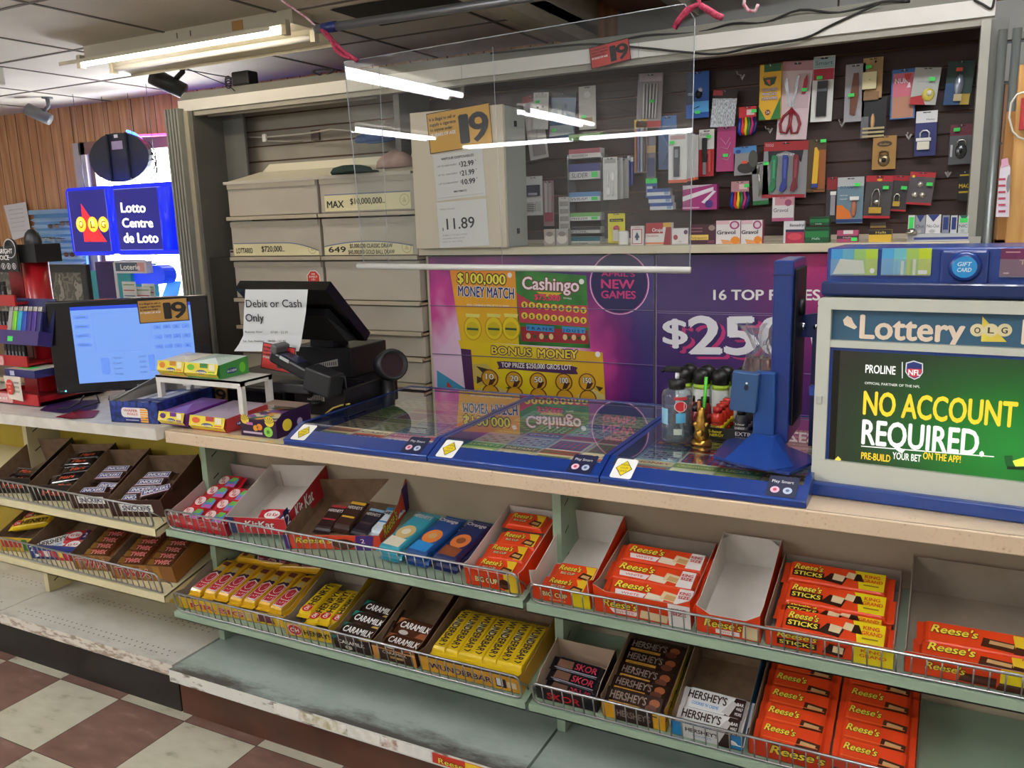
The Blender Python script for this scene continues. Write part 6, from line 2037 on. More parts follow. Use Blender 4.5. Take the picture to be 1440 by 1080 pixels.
b.box(-.07, .0, -.022, .022, .028, .031, M('2A2E4A', .3)).box(-.068, -.03, -.031, -.03, .018, .028, M('B8BAC0', .3))
b.build('handset', t)
b = MB(T(.085, 0, -.03, 0, .25, 0)).box(-.05, .055, -.034, .034, -.035, .04, M('202022', .5), bev=.006)
b.build('cradle', t)
b = MB(T(-.02, .01, -.06)).box(-.09, .06, -.03, .03, -.012, .02, M('2C2C2E', .5), bev=.005)
b.build('stand_foot', t)
zb_ = PX_.z
MB().tube([(.02, .0, -.07), (.02, .01, .9405 + .078 - zb_)], .02, K1, 12).build('stand_post', t)
tag(MB().tube([at(u, v, y=yy) for u, v, yy in ((468, 528, .37), (485, 530, .38), (488, 550, .39), (484, 572, .40))], .003, BLACK, 6).build('cable'), 'black cable hanging from the card machine over the printer', 'cable')
tag(MB().tube([at(u, v, y=.41) for u, v in ((458, 582), (468, 574), (480, 570), (492, 568))], .003, M('C9B45A', .5), 6).build('cable'), 'yellow cable lying between printer and left ticket case', 'cable')
# scanner
q = at(540, 560, y=.60)
t = thing('barcode_scanner', 'black barrel shaped barcode scanner behind the left ticket case', 'scanner', T(q.x - .0, .62, ZT))
RX = Matrix.Rotation(math.radians(58), 4, 'Z') @ Matrix.Rotation(math.radians(80), 4, 'X')
b = MB().lathe([(.03, 0), (.05, .02), (.054, .06), (.05, .075), (.043, .075), (.038, .06), (.0, .058)], K2, 24, T(.0, .0, .135, math.radians(78), 0, math.radians(58)))
b.ell(0, 0, .038, .038, M('2A0C14', .8), T(.0, .0, .135, math.radians(78), 0, math.radians(58)), .0605)
b.build('head', t)
MB().lathe([(.045, 0), (.045, .012), (.026, .03), (.022, .10), (.03, .12)], K1, 20, T(-.005, .01, 0)).build('stand', t)

# ---- clear shield hanging on a pole
YA = .38
t = thing('clear_shield', 'big clear acrylic shield hanging over the counter with white bottom strip', 'acrylic shield', (1.3, YA, 1.7))
q = [at(484, 87, y=YA), at(945, 8, y=YA), at(977, 75, y=YA), at(970, 383, y=YA), at(512, 376, y=YA)]
tr = at(977, 20, y=YA)
I = Matrix.Translation((-1.3, -YA, -1.7))
pts = [(q[0].x, q[0].z), (q[4].x, q[4].z), (q[3].x, q[3].z), (tr.x, tr.z - .01), (q[1].x + .03, q[1].z - .0)]
ACR = clear('acrylic', 'EEF3F3', 1.15, .012, .025)
M_EDGE = M('C9D4D4', .2, coat=.5)
b = MB(I).poly([(x, z) for x, z in pts], ACR, FR(0, YA))
b.build('acrylic_sheet', t)
b = MB(I)
for i in range(len(pts)):
    a, c = pts[i], pts[(i + 1) % len(pts)]
    b.tube([(a[0], YA, a[1]), (c[0], YA, c[1])], .0014, clear('acrylic_edge', 'F4F8F8', 2, .1, .35), 4)
b.build('sheet_edge', t)
a, c = at(503, 374, y=YA), at(971, 380, y=YA)
MB(I).tube([(a.x, YA, a.z), (c.x, YA, c.z)], .0085, M('D8D8D2', .35), 8).build('bottom_strip', t)
for u in (533, 693):
    a, c = at(u, 90 - (u - 533) * .15, y=YA), at(u + 14, 376, y=YA)
    MB(I).tube([(a.x, YA - .001, a.z), (c.x, YA - .001, c.z)], .0007, clear('acrylic_edge', 'F4F8F8', 2, .1, .35), 4).build('crease', t)
YPL = .40
p0, p1_ = at(446, 41, y=YPL), at(600, 18, y=YPL)
d = (p1_ - p0)
p2_ = p0 + d * (1.5 / d.x)
zp = p0.z
t = thing('hanging_pole', 'grey metal pole with a blue end sleeve hung under the ceiling', 'pole', (1.4, YPL, zp))
I = Matrix.Translation((-1.4, -YPL, -zp))
MB(I).tube([p0, p2_], .0125, M('7C7F82', .35, .7), 12).build('tube', t)
MB(I).tube([p0 + d * (.06), p0 + d * (.19)], .0145, M('1E2E6A', .4), 12).build('sleeve', t)
MB(I).tube([p0 - d * .02, p0 + d * .03], .009, M('9A9C9E', .3, .8), 10).build('end_cap', t)
ROPE = noisy('pink_rope', '9A1A3A', 'C8486A', 160, .7)
WROPE = noisy('pink_white_rope', 'C86A86', 'E8D0D4', 120, .7)
cable2 = lambda pts, r, m, label: tag(MB().tube(pts, r, m, 6).build('rope'), label, 'rope')
cz = [at(450, 38, y=YPL), at(425, 18, y=YPL + .02)]
cable2([at(448, 40, y=YPL), at(430, 24, y=YPL), at(395, 0, y=YPL), at(380, -10, y=YPL)], .003, WROPE, 'pale string from the pole end up to the ceiling')
cable2([at(452, 42, y=.39), at(462, 50, y=.385), at(468, 58, y=.395), at(474, 64, y=.375), at(480, 70, y=.39), at(488, 76, y=.372), at(494, 80, y=.374), at(502, 85, y=.372)], .0065, ROPE, 'red cord tying the pole end to the upper left corner of the shield')
cable2([at(454, 44, y=.375), at(466, 58, y=.372), at(473, 72, y=.37), at(482, 78, y=.368), at(492, 82, y=.366)], .005, ROPE, 'second red cord strand beside the upper left corner of the shield')
cable2([at(948, 40, y=.37), at(955, 28, y=.37), at(966, 14, y=.37), at(982, 6, y=.37), at(996, 14, y=.37), at(1008, 22, y=.37), at(1016, 25, y=.37)], .0075, ROPE, 'red twisted cord tied above the upper right corner of the shield')
cable2([at(978, -8, y=.37), at(984, 4, y=.367), at(972, 12, y=.365), at(962, 22, y=.37), at(950, 36, y=.365)], .006, ROPE, 'red cord strand crossing at the upper right corner of the shield')
cable2([at(1048, -8, y=.4), at(1046, 6, y=.4), at(1052, 15, y=.4), at(1062, 16, y=.4), at(1066, 6, y=.4)], .004, WROPE, 'pink and white cord loop hanging from the ceiling right of the shield')
# ================= candy on the sloping shelves =================
def FRM(yf, zt):
    t = .021
    return Matrix.Translation((0, yf + t, zt - .001 + t * math.tan(TILT))) @ Matrix.Rotation(TILT, 4, 'X')


F1, F1B, F2, FL1, FL2 = FRM(.05, .622), FRM(.05, .618), FRM(.045, .350), FRM(.03, .626), FRM(.03, .405)
CARD = noisy('brown_card', '7A624A', '8A7158', 30, .7)
CARDW = noisy('white_card', 'C9C4BC', 'D6D1CA', 10, .6)
CARDG = noisy('grey_card', '8E8274', '9A8E80', 12, .7)
OR_, ORD_, YEL_, RED_ = M('E0451C', .3, coat=.3), M('C8381A', .35), M('EBCB1E', .3, coat=.3), M('BE1E2A', .3, coat=.3)
BRN, DBR, NVY = M('4A2616', .3, coat=.3), M('2C1812', .3, coat=.3), M('1B2A5E', .3, coat=.3)
CRM, TAN, WFL = M('E8D8B0', .4), M('C9A06A', .4), M('E0CBA0', .4)
TY = M('F0D84A', .35)


def tray(F, x0, x1, d, hf, hb, out, inn, label, yaw=0.0, t0=0.0, front=(), sides=None, right=None, n0=.0005, side_ops=(), cut=None, corner=None, tilt=0.0):
    """open display box; local origin at its lower front left corner"""
    w = x1 - x0
    d = min(d, .268)
    X = F @ Matrix.Translation((x0, t0, n0)) @ Matrix.Rotation(yaw, 4, 'Z') @ Matrix.Rotation(tilt, 4, 'X')
    t = thing('candy_tray', label, 'candy tray', X)
    th = .0016
    hs = sides or [(0, hf), (1, hb)]
    m = MB().box(0, w, 0, d, 0, th, inn)
    for x, a, b_ in ((0, out, inn), (w - th, inn, out)):
        pts = [(0, 0), (d, 0)] + [(f * d, h) for f, h in ((right if right and x else hs)[::-1])]
        if x == 0:
            m.prism(pts, 0, th, inn, FX(x), side=inn)
            m.poly([(p[0], p[1], -.0002) for p in pts][::-1], out, FX(x))
        else:
            m.prism(pts, 0, th, inn, FX(x), side=inn)
            m.poly([(p[0], p[1], .0002) for p in pts], out, FX(x + th))
    m.box(0, w, d - th, d, 0, hb, out, mats={'y-': inn, 'z+': inn})
    if corner:
        for x, s in ((th, 1), (w - th, -1)):
            m.poly([(x, d - th, hb - corner), (x + s * corner, d - th * 1.2, hb), (x, d - th - corner, hb)] if s > 0 else [(x, d - th, hb - corner), (x, d - th - corner, hb), (x - corner, d - th * 1.2, hb)], inn)
    m.build('box_body', t)
    if hf > .004:
        f = MB()
        if cut:
            c = cut
            f.prism([(0, 0), (w, 0), (w, hs[0][1]), (w - c, hf), (c, hf), (0, hs[0][1])], 0, th, inn, FR(0, th))
            f.poly([(0, 0), (w, 0), (w, hs[0][1]), (w - c, hf), (c, hf), (0, hs[0][1])], out, FR(0, -.0003))
        else:
            f.box(0, w, 0, th, 0, hf, out, mats={'y+': inn, 'z+': inn})
        hh = hf if not cut else hf
        q = MB()
        ops_draw(q, w, hh, front, FR(w / 2, -.0004, hh / 2))
        f.build('front_panel', t)
        if front:
            q.build('front_print', t)
    if side_ops:
        q = MB()
        ops_draw(q, d, hb, side_ops, FX(w + .0004) @ Matrix.Translation((d / 2, hb / 2, 0)))
        q.build('side_print', t)
    return X


# ---- candy bars: one mesh with wrapper print; copies share it
def bar_mesh(L, W, H, base, ops, fin=.012, fcol=None):
    m = MB()
    st = [(-L / 2, 0), (-L / 2 + fin, .06), (-L / 2 + fin + .005, .72), (-L / 2 + fin + .012, 1), (L / 2 - fin - .012, 1), (L / 2 - fin - .005, .72), (L / 2 - fin, .06), (L / 2, 0)]
    sec = [(-.5, .36), (-.485, .66), (-.46, .88), (-.41, 1), (.41, 1), (.46, .88), (.485, .66), (.5, .36), (.42, 0), (-.42, 0)]
    NS = len(sec)
    vs = []
    for k, (x, s) in enumerate(st):
        for j, (a, b_) in enumerate(sec):
            z = .42 * H + (b_ * H - .42 * H) * max(s, .05)
            wx = x + (.0015 if (k in (0, 7) and j % 2) else 0)
            vs.append((wx, a * W, z))
    fs = []
    for i in range(7):
        for j in range(NS):
            j2 = (j + 1) % NS
            fs.append((i * NS + j, i * NS + j2, (i + 1) * NS + j2, (i + 1) * NS + j))
    fs += [tuple(range(NS))[::-1], tuple(7 * NS + k for k in range(NS))]
    fs = [f[::-1] for f in fs]
    m.add(vs, fs, base)
    if fcol:
        for s in (-1, 1):
            m.box(min(s * L / 2, s * (L / 2 - fin)), max(s * L / 2, s * (L / 2 - fin)), -W * .5, W * .5, .36 * H, .5 * H, fcol)
    ops_draw(m, L - 1.3 * fin, W * .93, ops, TP(0, 0, H))
    return m


RS = {'shear': .25, 'bold': .026, 'out': DBR}
K = {}
K['bigcup'] = (.135, .062, .020, OR_, [('p', [(.70, .08), (.9, .08), (.9, .92), (.66, .92), (.74, .6)], M('E8C22E', .3)), ('p', [(.58, .2), (.85, .1), (.88, .45), (.66, .55)], BRN), ('p', [(.64, .28), (.82, .2), (.84, .36), (.68, .42)], TAN),
                                       ('t', "Reese's", .12, .6, .52, .3, TY, RS), ('t', 'BIG CUP', .2, .5, .28, .13, M('F0E0C0'), {'bold': .02, 'out': DBR})])
K['reese'] = (.16, .058, .018, OR_, [('p', [(.58, .12), (.92, .08), (.93, .42), (.6, .5)], BRN), ('p', [(.64, .24), (.86, .2), (.87, .34), (.65, .4)], TAN), ('t', "Reese's", .1, .56, .5, .3, TY, RS), ('r', .08, .2, .9, .23, M('F07A3A'))])
K['reeseking'] = (.25, .06, .020, OR_, [('p', [(.46, .2), (.76, .1), (.78, .5), (.48, .6)], BRN), ('p', [(.52, .36), (.7, .3), (.71, .46), (.53, .52)], TAN), ('p', [(.72, .1), (.95, .1), (.95, .9), (.7, .9)], M('E8C22E', .3)), ('p', [(.7, .06), (.95, .06), (.95, .3), (.72, .4)], BRN),
                                         ('t', "Reese's", .08, .44, .45, .36, TY, RS), ('t', 'KING', .78, .9, .68, .14, M('C8501E'), {'bold': .02}), ('t', 'SIZE', .79, .9, .5, .14, M('C8501E'), {'bold': .02})])
K['reesewhite'] = (.232, .064, .022, OR_, [('p', [(.46, .15), (.66, .1), (.68, .4), (.48, .5)], M('E8DCC4')), ('p', [(.62, .3), (.8, .2), (.82, .6), (.64, .7)], WFL), ('p', [(.66, .32), (.78, .26), (.79, .5), (.68, .56)], TAN), ('p', [(.78, .06), (.95, .06), (.95, .94), (.8, .94)], M('E8E4E0')),
                                            ('t', "Reese's", .1, .5, .5, .34, TY, RS), ('p', [(.14, .14), (.44, .12), (.47, .38), (.12, .4)], M('F0E4E2')), ('t', 'WHITE', .2, .4, .2, .12, M('D86A6A'), {'bold': .02}),
                                            ('t', 'KING', .81, .93, .64, .15, RED_, {'bold': .026}), ('t', 'SIZE', .81, .93, .44, .15, RED_, {'bold': .026})])
K['sticks'] = (.235, .066, .024, OR_, [('p', [(.72, .06), (.95, .06), (.95, .94), (.66, .94), (.7, .5)], M('E8D41E', .3)), ('p', [(.36, .2), (.56, .1), (.6, .5), (.44, .62)], DBR), ('p', [(.46, .3), (.56, .26), (.58, .56), (.47, .62)], WFL), ('p', [(.58, .5), (.68, .44), (.7, .74), (.6, .8)], WFL), ('p', [(.66, .4), (.76, .4), (.72, .76), (.68, .76)], DBR),
                                        ('t', "Reese's", .08, .36, .55, .28, TY, RS), ('p', [(.07, .2), (.38, .18), (.38, .5), (.07, .52)], DBR), ('t', 'STICKS', .09, .36, .26, .2, M('F0E04A'), {'bold': .026}),
                                        ('t', 'KING', .76, .9, .62, .16, M('D8501E'), {'bold': .026}), ('t', 'GRAND', .75, .93, .40, .16, M('D8501E'), {'bold': .026}), ('r', .76, .22, .9, .27, M('8A6A1E'))])
HSH = {'bold': .026}
K['almond'] = (.16, .05, .018, M('2E1A14', .25, coat=.4), [('t', "HERSHEY'S", .06, .68, .4, .42, M('9A8A80', .3, .5), HSH), ('e', .82, .6, .09, .22, M('8A4A26')), ('e', .78, .3, .1, .2, M('5A2E1E')), ('r', .06, .1, .6, .26, M('B8862A')), ('t', 'with almonds', .1, .5, .13, .1, DBR)])
K['cookie'] = (.165, .062, .020, M('D8D8D6', .3, coat=.3), [('p', [(.66, .06), (.94, .06), (.94, .94), (.78, .94)], DBR), ('p', [(.62, .2), (.74, .1), (.82, .7), (.74, .8)], M('B8B4B2')), ('t', "HERSHEY'S", .06, .66, .5, .36, DBR, HSH), ('t', "COOKIES 'N' CREME", .14, .56, .24, .14, M('3A8AC8'), {'bold': .02}),
                                                           ('t', 'BAR', .82, .92, .62, .14, WHITE, {'bold': .02}), ('t', '+HALF', .82, .92, .42, .14, WHITE, {'bold': .02}), ('t', 'MORE', .82, .92, .2, .13, WHITE, {'bold': .02})])
K['skor'] = (.15, .04, .014, M('16141C', .25, coat=.4), [('p', [(.1, .2), (.42, .2), (.4, .8), (.1, .8)], M('6A4A38')), ('t', 'SKOR', .46, .9, .28, .5, M('A8283A'), HSH), ('r', .06, .08, .94, .14, M('8A8A92'))])
for nm, c, a in (('caramilkT', '2E1C16', '1E7A6A'), ('caramilkB', '4A2412', 'A8623A')):
    K[nm] = (.15, .064, .014, M(c, .3, coat=.4), [('p', [(.02, .5), (.16, .9), (.3, .94), (.04, .94)], M(a)), ('p', [(.6, .06), (.95, .06), (.95, .4), (.7, .36)], M('C9A85A' if nm[-1] == 'T' else '8A4A26')), ('e', .3, .2, .12, .12, M('B8B0A8' if nm[-1] == 'B' else '4A362C')), ('t', 'CARAMILK', .14, .88, .44, .34, WHITE, {'bold': .026, 'shear': .12})])
K['mrbig'] = (.20, .050, .026, M('D9A81E', .3, coat=.3), [('p', [(.08, .06), (.52, .06), (.58, .5), (.5, .94), (.1, .94)], M('E8D0C8')), ('p', [(.09, .1), (.5, .1), (.55, .5), (.48, .9), (.12, .9)], M('A81E2A')), ('t', 'BIG', .11, .5, .16, .66, WHITE, HSH), ('t', 'BIG', .125, .5, .2, .58, M('C0202A'), HSH), ('p', [(.52, .1), (.6, .1), (.66, .5), (.56, .9), (.5, .9), (.58, .5)], M('2A1C3A')),
                                                         ('e', .68, .45, .07, .26, M('B8A06A')), ('p', [(.76, .2), (.88, .2), (.88, .8), (.78, .8)], M('6A2A2A'))])
K['ohhenry'] = (.165, .046, .022, M('E0BC1E', .3, coat=.3), [('e', .15, .5, .1, .38, M('C8202A')), ('t', 'OH', .09, .21, .32, .36, WHITE, HSH), ('t', 'HENRY!', .26, .88, .2, .6, M('2A1A12'), HSH)])
K['wunder'] = (.195, .042, .024, M('DDBB1C', .3, coat=.3), [('e', .36, .36, .12, .2, M('D8D0A0')), ('t', 'WUNDERBAR', .08, .82, .2, .58, M('2A1C2E'), {'bold': .026}), ('c', [(.86, .3, .001), (.88, .6, .001), (.84, .75, .001)], .0014, BLACK)])
K['snickers'] = (.13, .038, .020, M('3A2018', .3, coat=.3), [('p', [(.1, .12), (.9, .12), (.88, .88), (.12, .88)], M('E0D4DA')), ('p', [(.12, .2), (.88, .2), (.86, .8), (.14, .8)], M('2A3A7A')), ('t', 'SNICKERS', .17, .83, .3, .4, WHITE, {'bold': .026, 'shear': .1}), ('r', .06, .02, .94, .1, M('C89AA8'))])
K['mars'] = (.14, .042, .020, M('1C1614', .25, coat=.5), [('t', 'Mars', .3, .72, .3, .46, M('C8502E'), {'bold': .026, 'shear': .2}), ('r', .08, .1, .2, .9, M('3A2A22')), ('r', .06, .84, .6, .92, M('B8B4B0', .2, .6))])
K['twix'] = (.12, .034, .018, M('6A3A1E', .22, .3, coat=.5), [('p', [(.04, .1), (.3, .1), (.2, .9), (.04, .9)], M('A87A3A', .25, .5)), ('t', 'TWIX', .26, .82, .22, .54, M('C8283A'), {'bold': .026, 'out': M('E8D0C0')})])
K['kitkat'] = (.115, .06, .014, RED_, [('e', .42, .55, .26, .3, WHITE), ('t', 'Kit Kat', .24, .62, .44, .24, RED_, {'bold': .026, 'shear': .15}), ('p', [(.7, .06), (.94, .06), (.94, .94), (.78, .94)], M('2A2A6A')), ('t', '2', .8, .9, .3, .4, WHITE, HSH)])
K['kitmini'] = (.108, .064, .020, RED_, [('e', .3, .58, .2, .3, M('E8D4D0')), ('t', 'Kit', .18, .32, .6, .2, RED_, HSH), ('t', 'Kat', .26, .42, .38, .2, RED_, HSH), ('p', [(.5, .1), (.92, .1), (.92, .7), (.66, .84), (.52, .6)], M('5A8AC0')), ('p', [(.55, .5), (.8, .5), (.86, .8), (.6, .8)], M('6AB04A')), ('r', .6, .12, .9, .34, M('B85AA8'))])
for nm, c, t1, f2 in (('hdark', '2E1C1C', "HERSHEY'S", 'A8323A'), ('hyellow', '3A221C', "HERSHEY'S", 'E0B23A'), ('hblack', '26202A', "HERSHEY'S", '8AB0C8'), ('hblue', 'D0DCE2', 'HERS', '2A86C0')):
    K[nm] = (.125, .06, .014, M(c, .3, coat=.3), [('r', .9, .02, 1, .98, M(f2)), ('r', .4, .1, .46, .9, M(f2 if nm != 'hblack' else '4A3A3A'))])
for nm in ('teal', 'orangeA', 'orangeB'):
    c, c2, c3 = {'teal': ('3A9CB0', 'D8B87A', 'E8E0C8'), 'orangeA': ('1E4A8A', 'E0803A', 'C9A06A'), 'orangeB': ('1C2A5A', 'D9783A', '8A4A2A')}[nm]
    K[nm] = (.205, .074, .020, M(c, .3, coat=.3), [('e', .44, .5, .17, .4, M(c2)), ('p', [(.08, .1), (.28, .1), (.3, .9), (.08, .9)], M('2A8AD0' if nm == 'orangeA' else c3)), ('e', .45, .5, .07, .2, M(c3))])
_bars = {}


def bar(kind, X, label, group):
    if kind not in _bars:
        L, W_, H, base, ops = K[kind]
        o = bar_mesh(L, W_, H, base, ops).build('chocolate_bar')
        if kind in ('hdark', 'hyellow', 'hblack', 'hblue', 'teal', 'orangeA', 'orangeB'):
            # lettering across the width at the far end
            s = {'teal': "HERSHEY'S", 'orangeA': 'Orange', 'orangeB': 'Orange', 'hblue': 'HERS'}.get(kind, "HERSHEY'S")
            m = MB().text(s, 0, 0, W_ * .2, M('D8D0CC') if kind != 'hblue' else DBR, TP(L * (.30 if kind[0] != 'h' else .2), W_ * .42, H + .0004) @ Matrix.Rotation(-math.pi / 2, 4, 'Z'), w=W_ * .84, bold=.026)
            m.build('lettering', o)
        o.matrix_world = X
        _bars[kind] = o
        return tag(o, label, 'chocolate bar', group)
    return dup(_bars[kind], X, label, group)


def rowx(kind, TX, xs, items, lab, group):
    """bars lying along local x, stepping back: items = [(t, n, tilt deg, yaw deg)]"""
    n = len(items)
    for i, it in enumerate(items):
        t, h, tl, yw = it[:4]
        x = it[4] if len(it) > 4 else xs
        bar(kind, TX @ T(x, t, h, math.radians(tl), 0, math.radians(yw)), lab(i, n), group)


def rowy(kind, TX, items, lab, group, flip=1):
    """bars lying along the depth: items = [(x, t, n, tilt deg, yaw deg)]; flip=1 reads upward"""
    n = len(items)
    for i, (x, t, h, tl, yw) in enumerate(items):
        bar(kind, TX @ T(x, t, h, math.radians(tl), 0, math.radians(90 * flip + yw)) if flip else TX, lab(i, n), group)


FB = lambda i, n: ordl(i, n, 'front', 'rearmost', 'front')
LR = lambda i, n: ordl(i, n)
D_ = math.radians
# --- upper shelf, middle unit
X = tray(F1, .268, .505, .27, .045, .078, RED_, M('B8A8A4', .6), 'low red tray of red wafer minis at the left end of the upper green shelf', front=[('t', 'KitKat', .06 + .24 * k, .2 + .24 * k, .45, .25, M('E8D4D0'), {'bold': .02, 'shear': .15}) for k in range(4)], sides=[(0, .05), (.25, .055), (1, .088)], right=[(0, .045), (.3, .02), (1, .014)])
for c in range(2):
    rowx('kitmini', X, 0, [(.045 + .055 * r - .012 * c, .012 + .012 * c + .006 * r, 14, 6, .058 + .112 * c) for r in range(4 - c)], lambda i, n, c=c: 'red wafer mini pack, %s column of the low red tray, %s' % (('left', 'right')[c], FB(i, n)), 'red wafer mini packs')
X = tray(F1, .524, .724, .27, .055, .08, RED_, CARDW, 'red tray with white inside holding only a few red wafer bars', yaw=D_(10), n0=.02, front=[('r', 0, 0, .13, 1, NVY), ('t', 'KitKat', .3, .8, .45, .4, WHITE, {'bold': .026, 'shear': .2, 'out': M('8A1018')})],
         side_ops=[('r', 0, 0, .1, 1, NVY), ('t', '2', .02, .09, .4, .4, WHITE), ('t', 'Kit Kat', .2, .6, .3, .5, WHITE, {'bold': .026, 'shear': .2, 'out': M('8A1018')})], sides=[(0, .058), (1, .082)])
rowx('kitkat', X, .13, [(.035, .006, 8, -6), (.052, .02, 14, 2)], lambda i, n: 'red wafer bar in the white lined tray, %s of two' % ('front', 'rear')[i], 'red wafer bars')
X = tray(F1, .735, 1.035, .255, .048, .08, M('D9482A', .35), CARD, 'orange and purple open tray with brown inside holding loose chocolate bars', yaw=D_(13), front=[('t', "Reese's", .12, .5, .45, .4, TY, RS), ('e', .62, .4, .12, .35, BRN), ('p', [(.72, 0), (.9, 0), (.94, 1), (.76, 1)], M('4A2A7A')), ('r', 0, 0, .06, 1, M('4A2A7A')), ('t', '2', .8, .84, .5, .3, WHITE)],
         side_ops=[('r', .75, 0, 1, 1, M('4A2A7A')), ('t', "Reese's", .1, .5, .3, .45, TY, RS)], sides=[(0, .052), (.6, .055), (.9, .088), (1, .09)])
for k, (kd, x, t, n, tl, yw, lb) in enumerate((('hdark', .09, .125, .012, 8, -10, 'dark bar with a red end at the left in the orange and purple tray'), ('hyellow', .155, .125, .022, 12, -14, 'dark bar with a yellow end in the orange and purple tray'),
                                               ('hblack', .215, .11, .010, 8, -16, 'black bar with a pale blue end in the orange and purple tray'), ('hblue', .266, .12, .008, 6, -14, 'white and blue bar at the right in the orange and purple tray'))):
    bar(kd, X @ T(x, t, n, D_(0), D_(-tl), D_(90 + yw)), lb, 'loose chocolate bars')
for k, (kd, x, lb, nn) in enumerate((('teal', 1.085, 'turquoise wrapped bar lying loose right of the orange and purple tray', .0), ('orangeA', 1.172, 'navy and blue orange flavour bar, left one of two lying loose', .0), ('orangeB', 1.262, 'navy and brown orange flavour bar beside the orange cup tray', .0))):
    for s in range(2):
        if s == 0:
            bar(kd, F1 @ T(x, .125, .0215, 0, 0, D_(90 - 6)), lb, 'loose chocolate bars')
        else:
            bar(kd, F1 @ T(x + .004, .122, .001, 0, 0, D_(90 - 5)), lb.replace('bar', 'bar lying underneath', 1), 'loose chocolate bars')
CUPF = [('r', .72, 0, 1, 1, M('E8C22E', .35)), ('e', .72, .4, .1, .3, BRN), ('t', 'BIG CUP', .2, .6, .35, .3, M('F0DCA0'), {'bold': .026, 'out': BRN})]
X = tray(F1, 1.335, 1.492, .275, .052, .072, OR_, CARDW, 'full orange tray of big cups left of the shelf post', front=CUPF, sides=[(0, .062), (.1, .056), (1, .075)])
rowx('bigcup', X, .08, [(.045, .018, 10, 1, .072), (.10, .026, 8, 2, .077), (.155, .03, 6, 2, .086), (.222, .046, 6, 0, .079)], lambda i, n: 'big cup pack in the full orange tray, %s' % FB(i, n), 'orange big cup packs')
X = tray(F1B, 1.524, 1.676, .275, .045, .092, OR_, CARDW, 'half empty orange tray with tall white inside right of the shelf post', front=[('r', .7, 0, 1, 1, M('E8D01E', .35)), ('t', 'BIG CUP', .2, .62, .4, .3, M('F0DCA0'), {'bold': .026, 'out': BRN}), ('t', 'chocolate', .3, .58, .15, .14, M('F0DCA0'))], sides=[(0, .085), (.12, .062), (1, .095)], corner=.0)
rowx('bigcup', X, .08, [(.040, .006, 6, 1, .075), (.088, .012, 8, 1, .082)], lambda i, n: 'orange big cup pack in the half empty tray, %s of two' % ('front', 'rear')[i], 'orange big cup packs')
X = tray(F1B, 1.688, 1.918, .25, .062, .062, OR_, CARDG, 'orange and white tray of king size white cups', front=[('t', "Reese's", .1, .46, .36, .34, TY, RS), ('p', [(.2, .1), (.44, .1), (.47, .3), (.16, .3)], M('F0E4E2')), ('t', 'WHITE', .23, .42, .14, .12, M('D86A6A')), ('p', [(.48, .1), (.76, .06), (.78, .4), (.5, .46)], WFL), ('r', .78, 0, 1, 1, M('E8E4E0')), ('t', 'KING', .82, .96, .7, .14, RED_, HSH), ('t', 'SIZE', .82, .96, .52, .14, RED_, HSH)], sides=[(0, .078), (.15, .066), (1, .066)], cut=.03)
rowx('reesewhite', X, .116, [(.04, .030, 10, 0, .126), (.10, .036, 8, -1, .116), (.168, .040, 8, -1, .120)], lambda i, n: 'white and orange king size cup pack, %s of three in its tray' % FB(i, n), 'white cup packs')
X = tray(F1B, 1.932, 2.070, .275, .052, .085, OR_, CARDW, 'empty orange tray with white inside in the middle of the right upper shelf', front=[('t', "Reese's", .12, .72, .4, .42, TY, RS), ('r', .3, .1, .68, .32, M('F0E4E2')), ('t', 'WHITE', .36, .62, .15, .12, M('D86A6A')), ('p', [(.72, .1), (.98, .06), (.98, .7), (.74, .76)], WFL)], sides=[(0, .072), (.15, .066), (1, .09)], corner=.024, cut=.03)
X = tray(F1B, 2.080, 2.332, .255, .05, .06, OR_, CARDG, 'orange and yellow tray of wafer sticks', front=[('t', "Reese's", .1, .42, .6, .3, TY, RS), ('p', [(.1, .2), (.42, .18), (.42, .5), (.1, .52)], DBR), ('t', 'STICKS', .12, .4, .26, .2, M('F0E04A'), HSH), ('p', [(.46, .2), (.62, .1), (.64, .6), (.52, .7)], DBR), ('p', [(.54, .3), (.62, .26), (.63, .6), (.55, .64)], WFL), ('r', .7, 0, 1, 1, M('E8D41E')), ('t', 'KING', .76, .92, .6, .16, M('D8501E'), HSH), ('t', 'GRAND', .75, .95, .36, .16, M('D8501E'), HSH)], sides=[(0, .064), (1, .066)])
rowx('sticks', X, .12, [(.04, .026, 12, -1, .134), (.085, .020, 4, -2, .124), (.125, .034, 9, -1, .128), (.195, .040, 8, -1, .122)], lambda i, n: 'orange and yellow wafer stick pack, %s of four in its tray' % FB(i, n), 'wafer stick packs')
X = tray(F1B, 2.352, 2.62, .27, .052, .095, OR_, CARDG, 'orange tray with high brown back at the right edge of the upper shelf', front=[('t', "Reese's", .14, .4, .4, .34, TY, RS), ('p', [(.36, .1), (.6, .06), (.6, .5), (.38, .5)], BRN), ('r', .62, 0, 1, 1, M('E8D41E')), ('p', [(.6, .0), (1, 0), (1, .3), (.62, .35)], BRN)], sides=[(0, .058), (.1, .07), (1, .1)])
rowx('reeseking', X, .14, [(.04, .018, 10, 0, .138), (.082, .030, 10, 0, .142)], lambda i, n: 'orange king size cup pack at the right edge, %s of two' % ('front', 'rear')[i], 'orange king size cup packs')
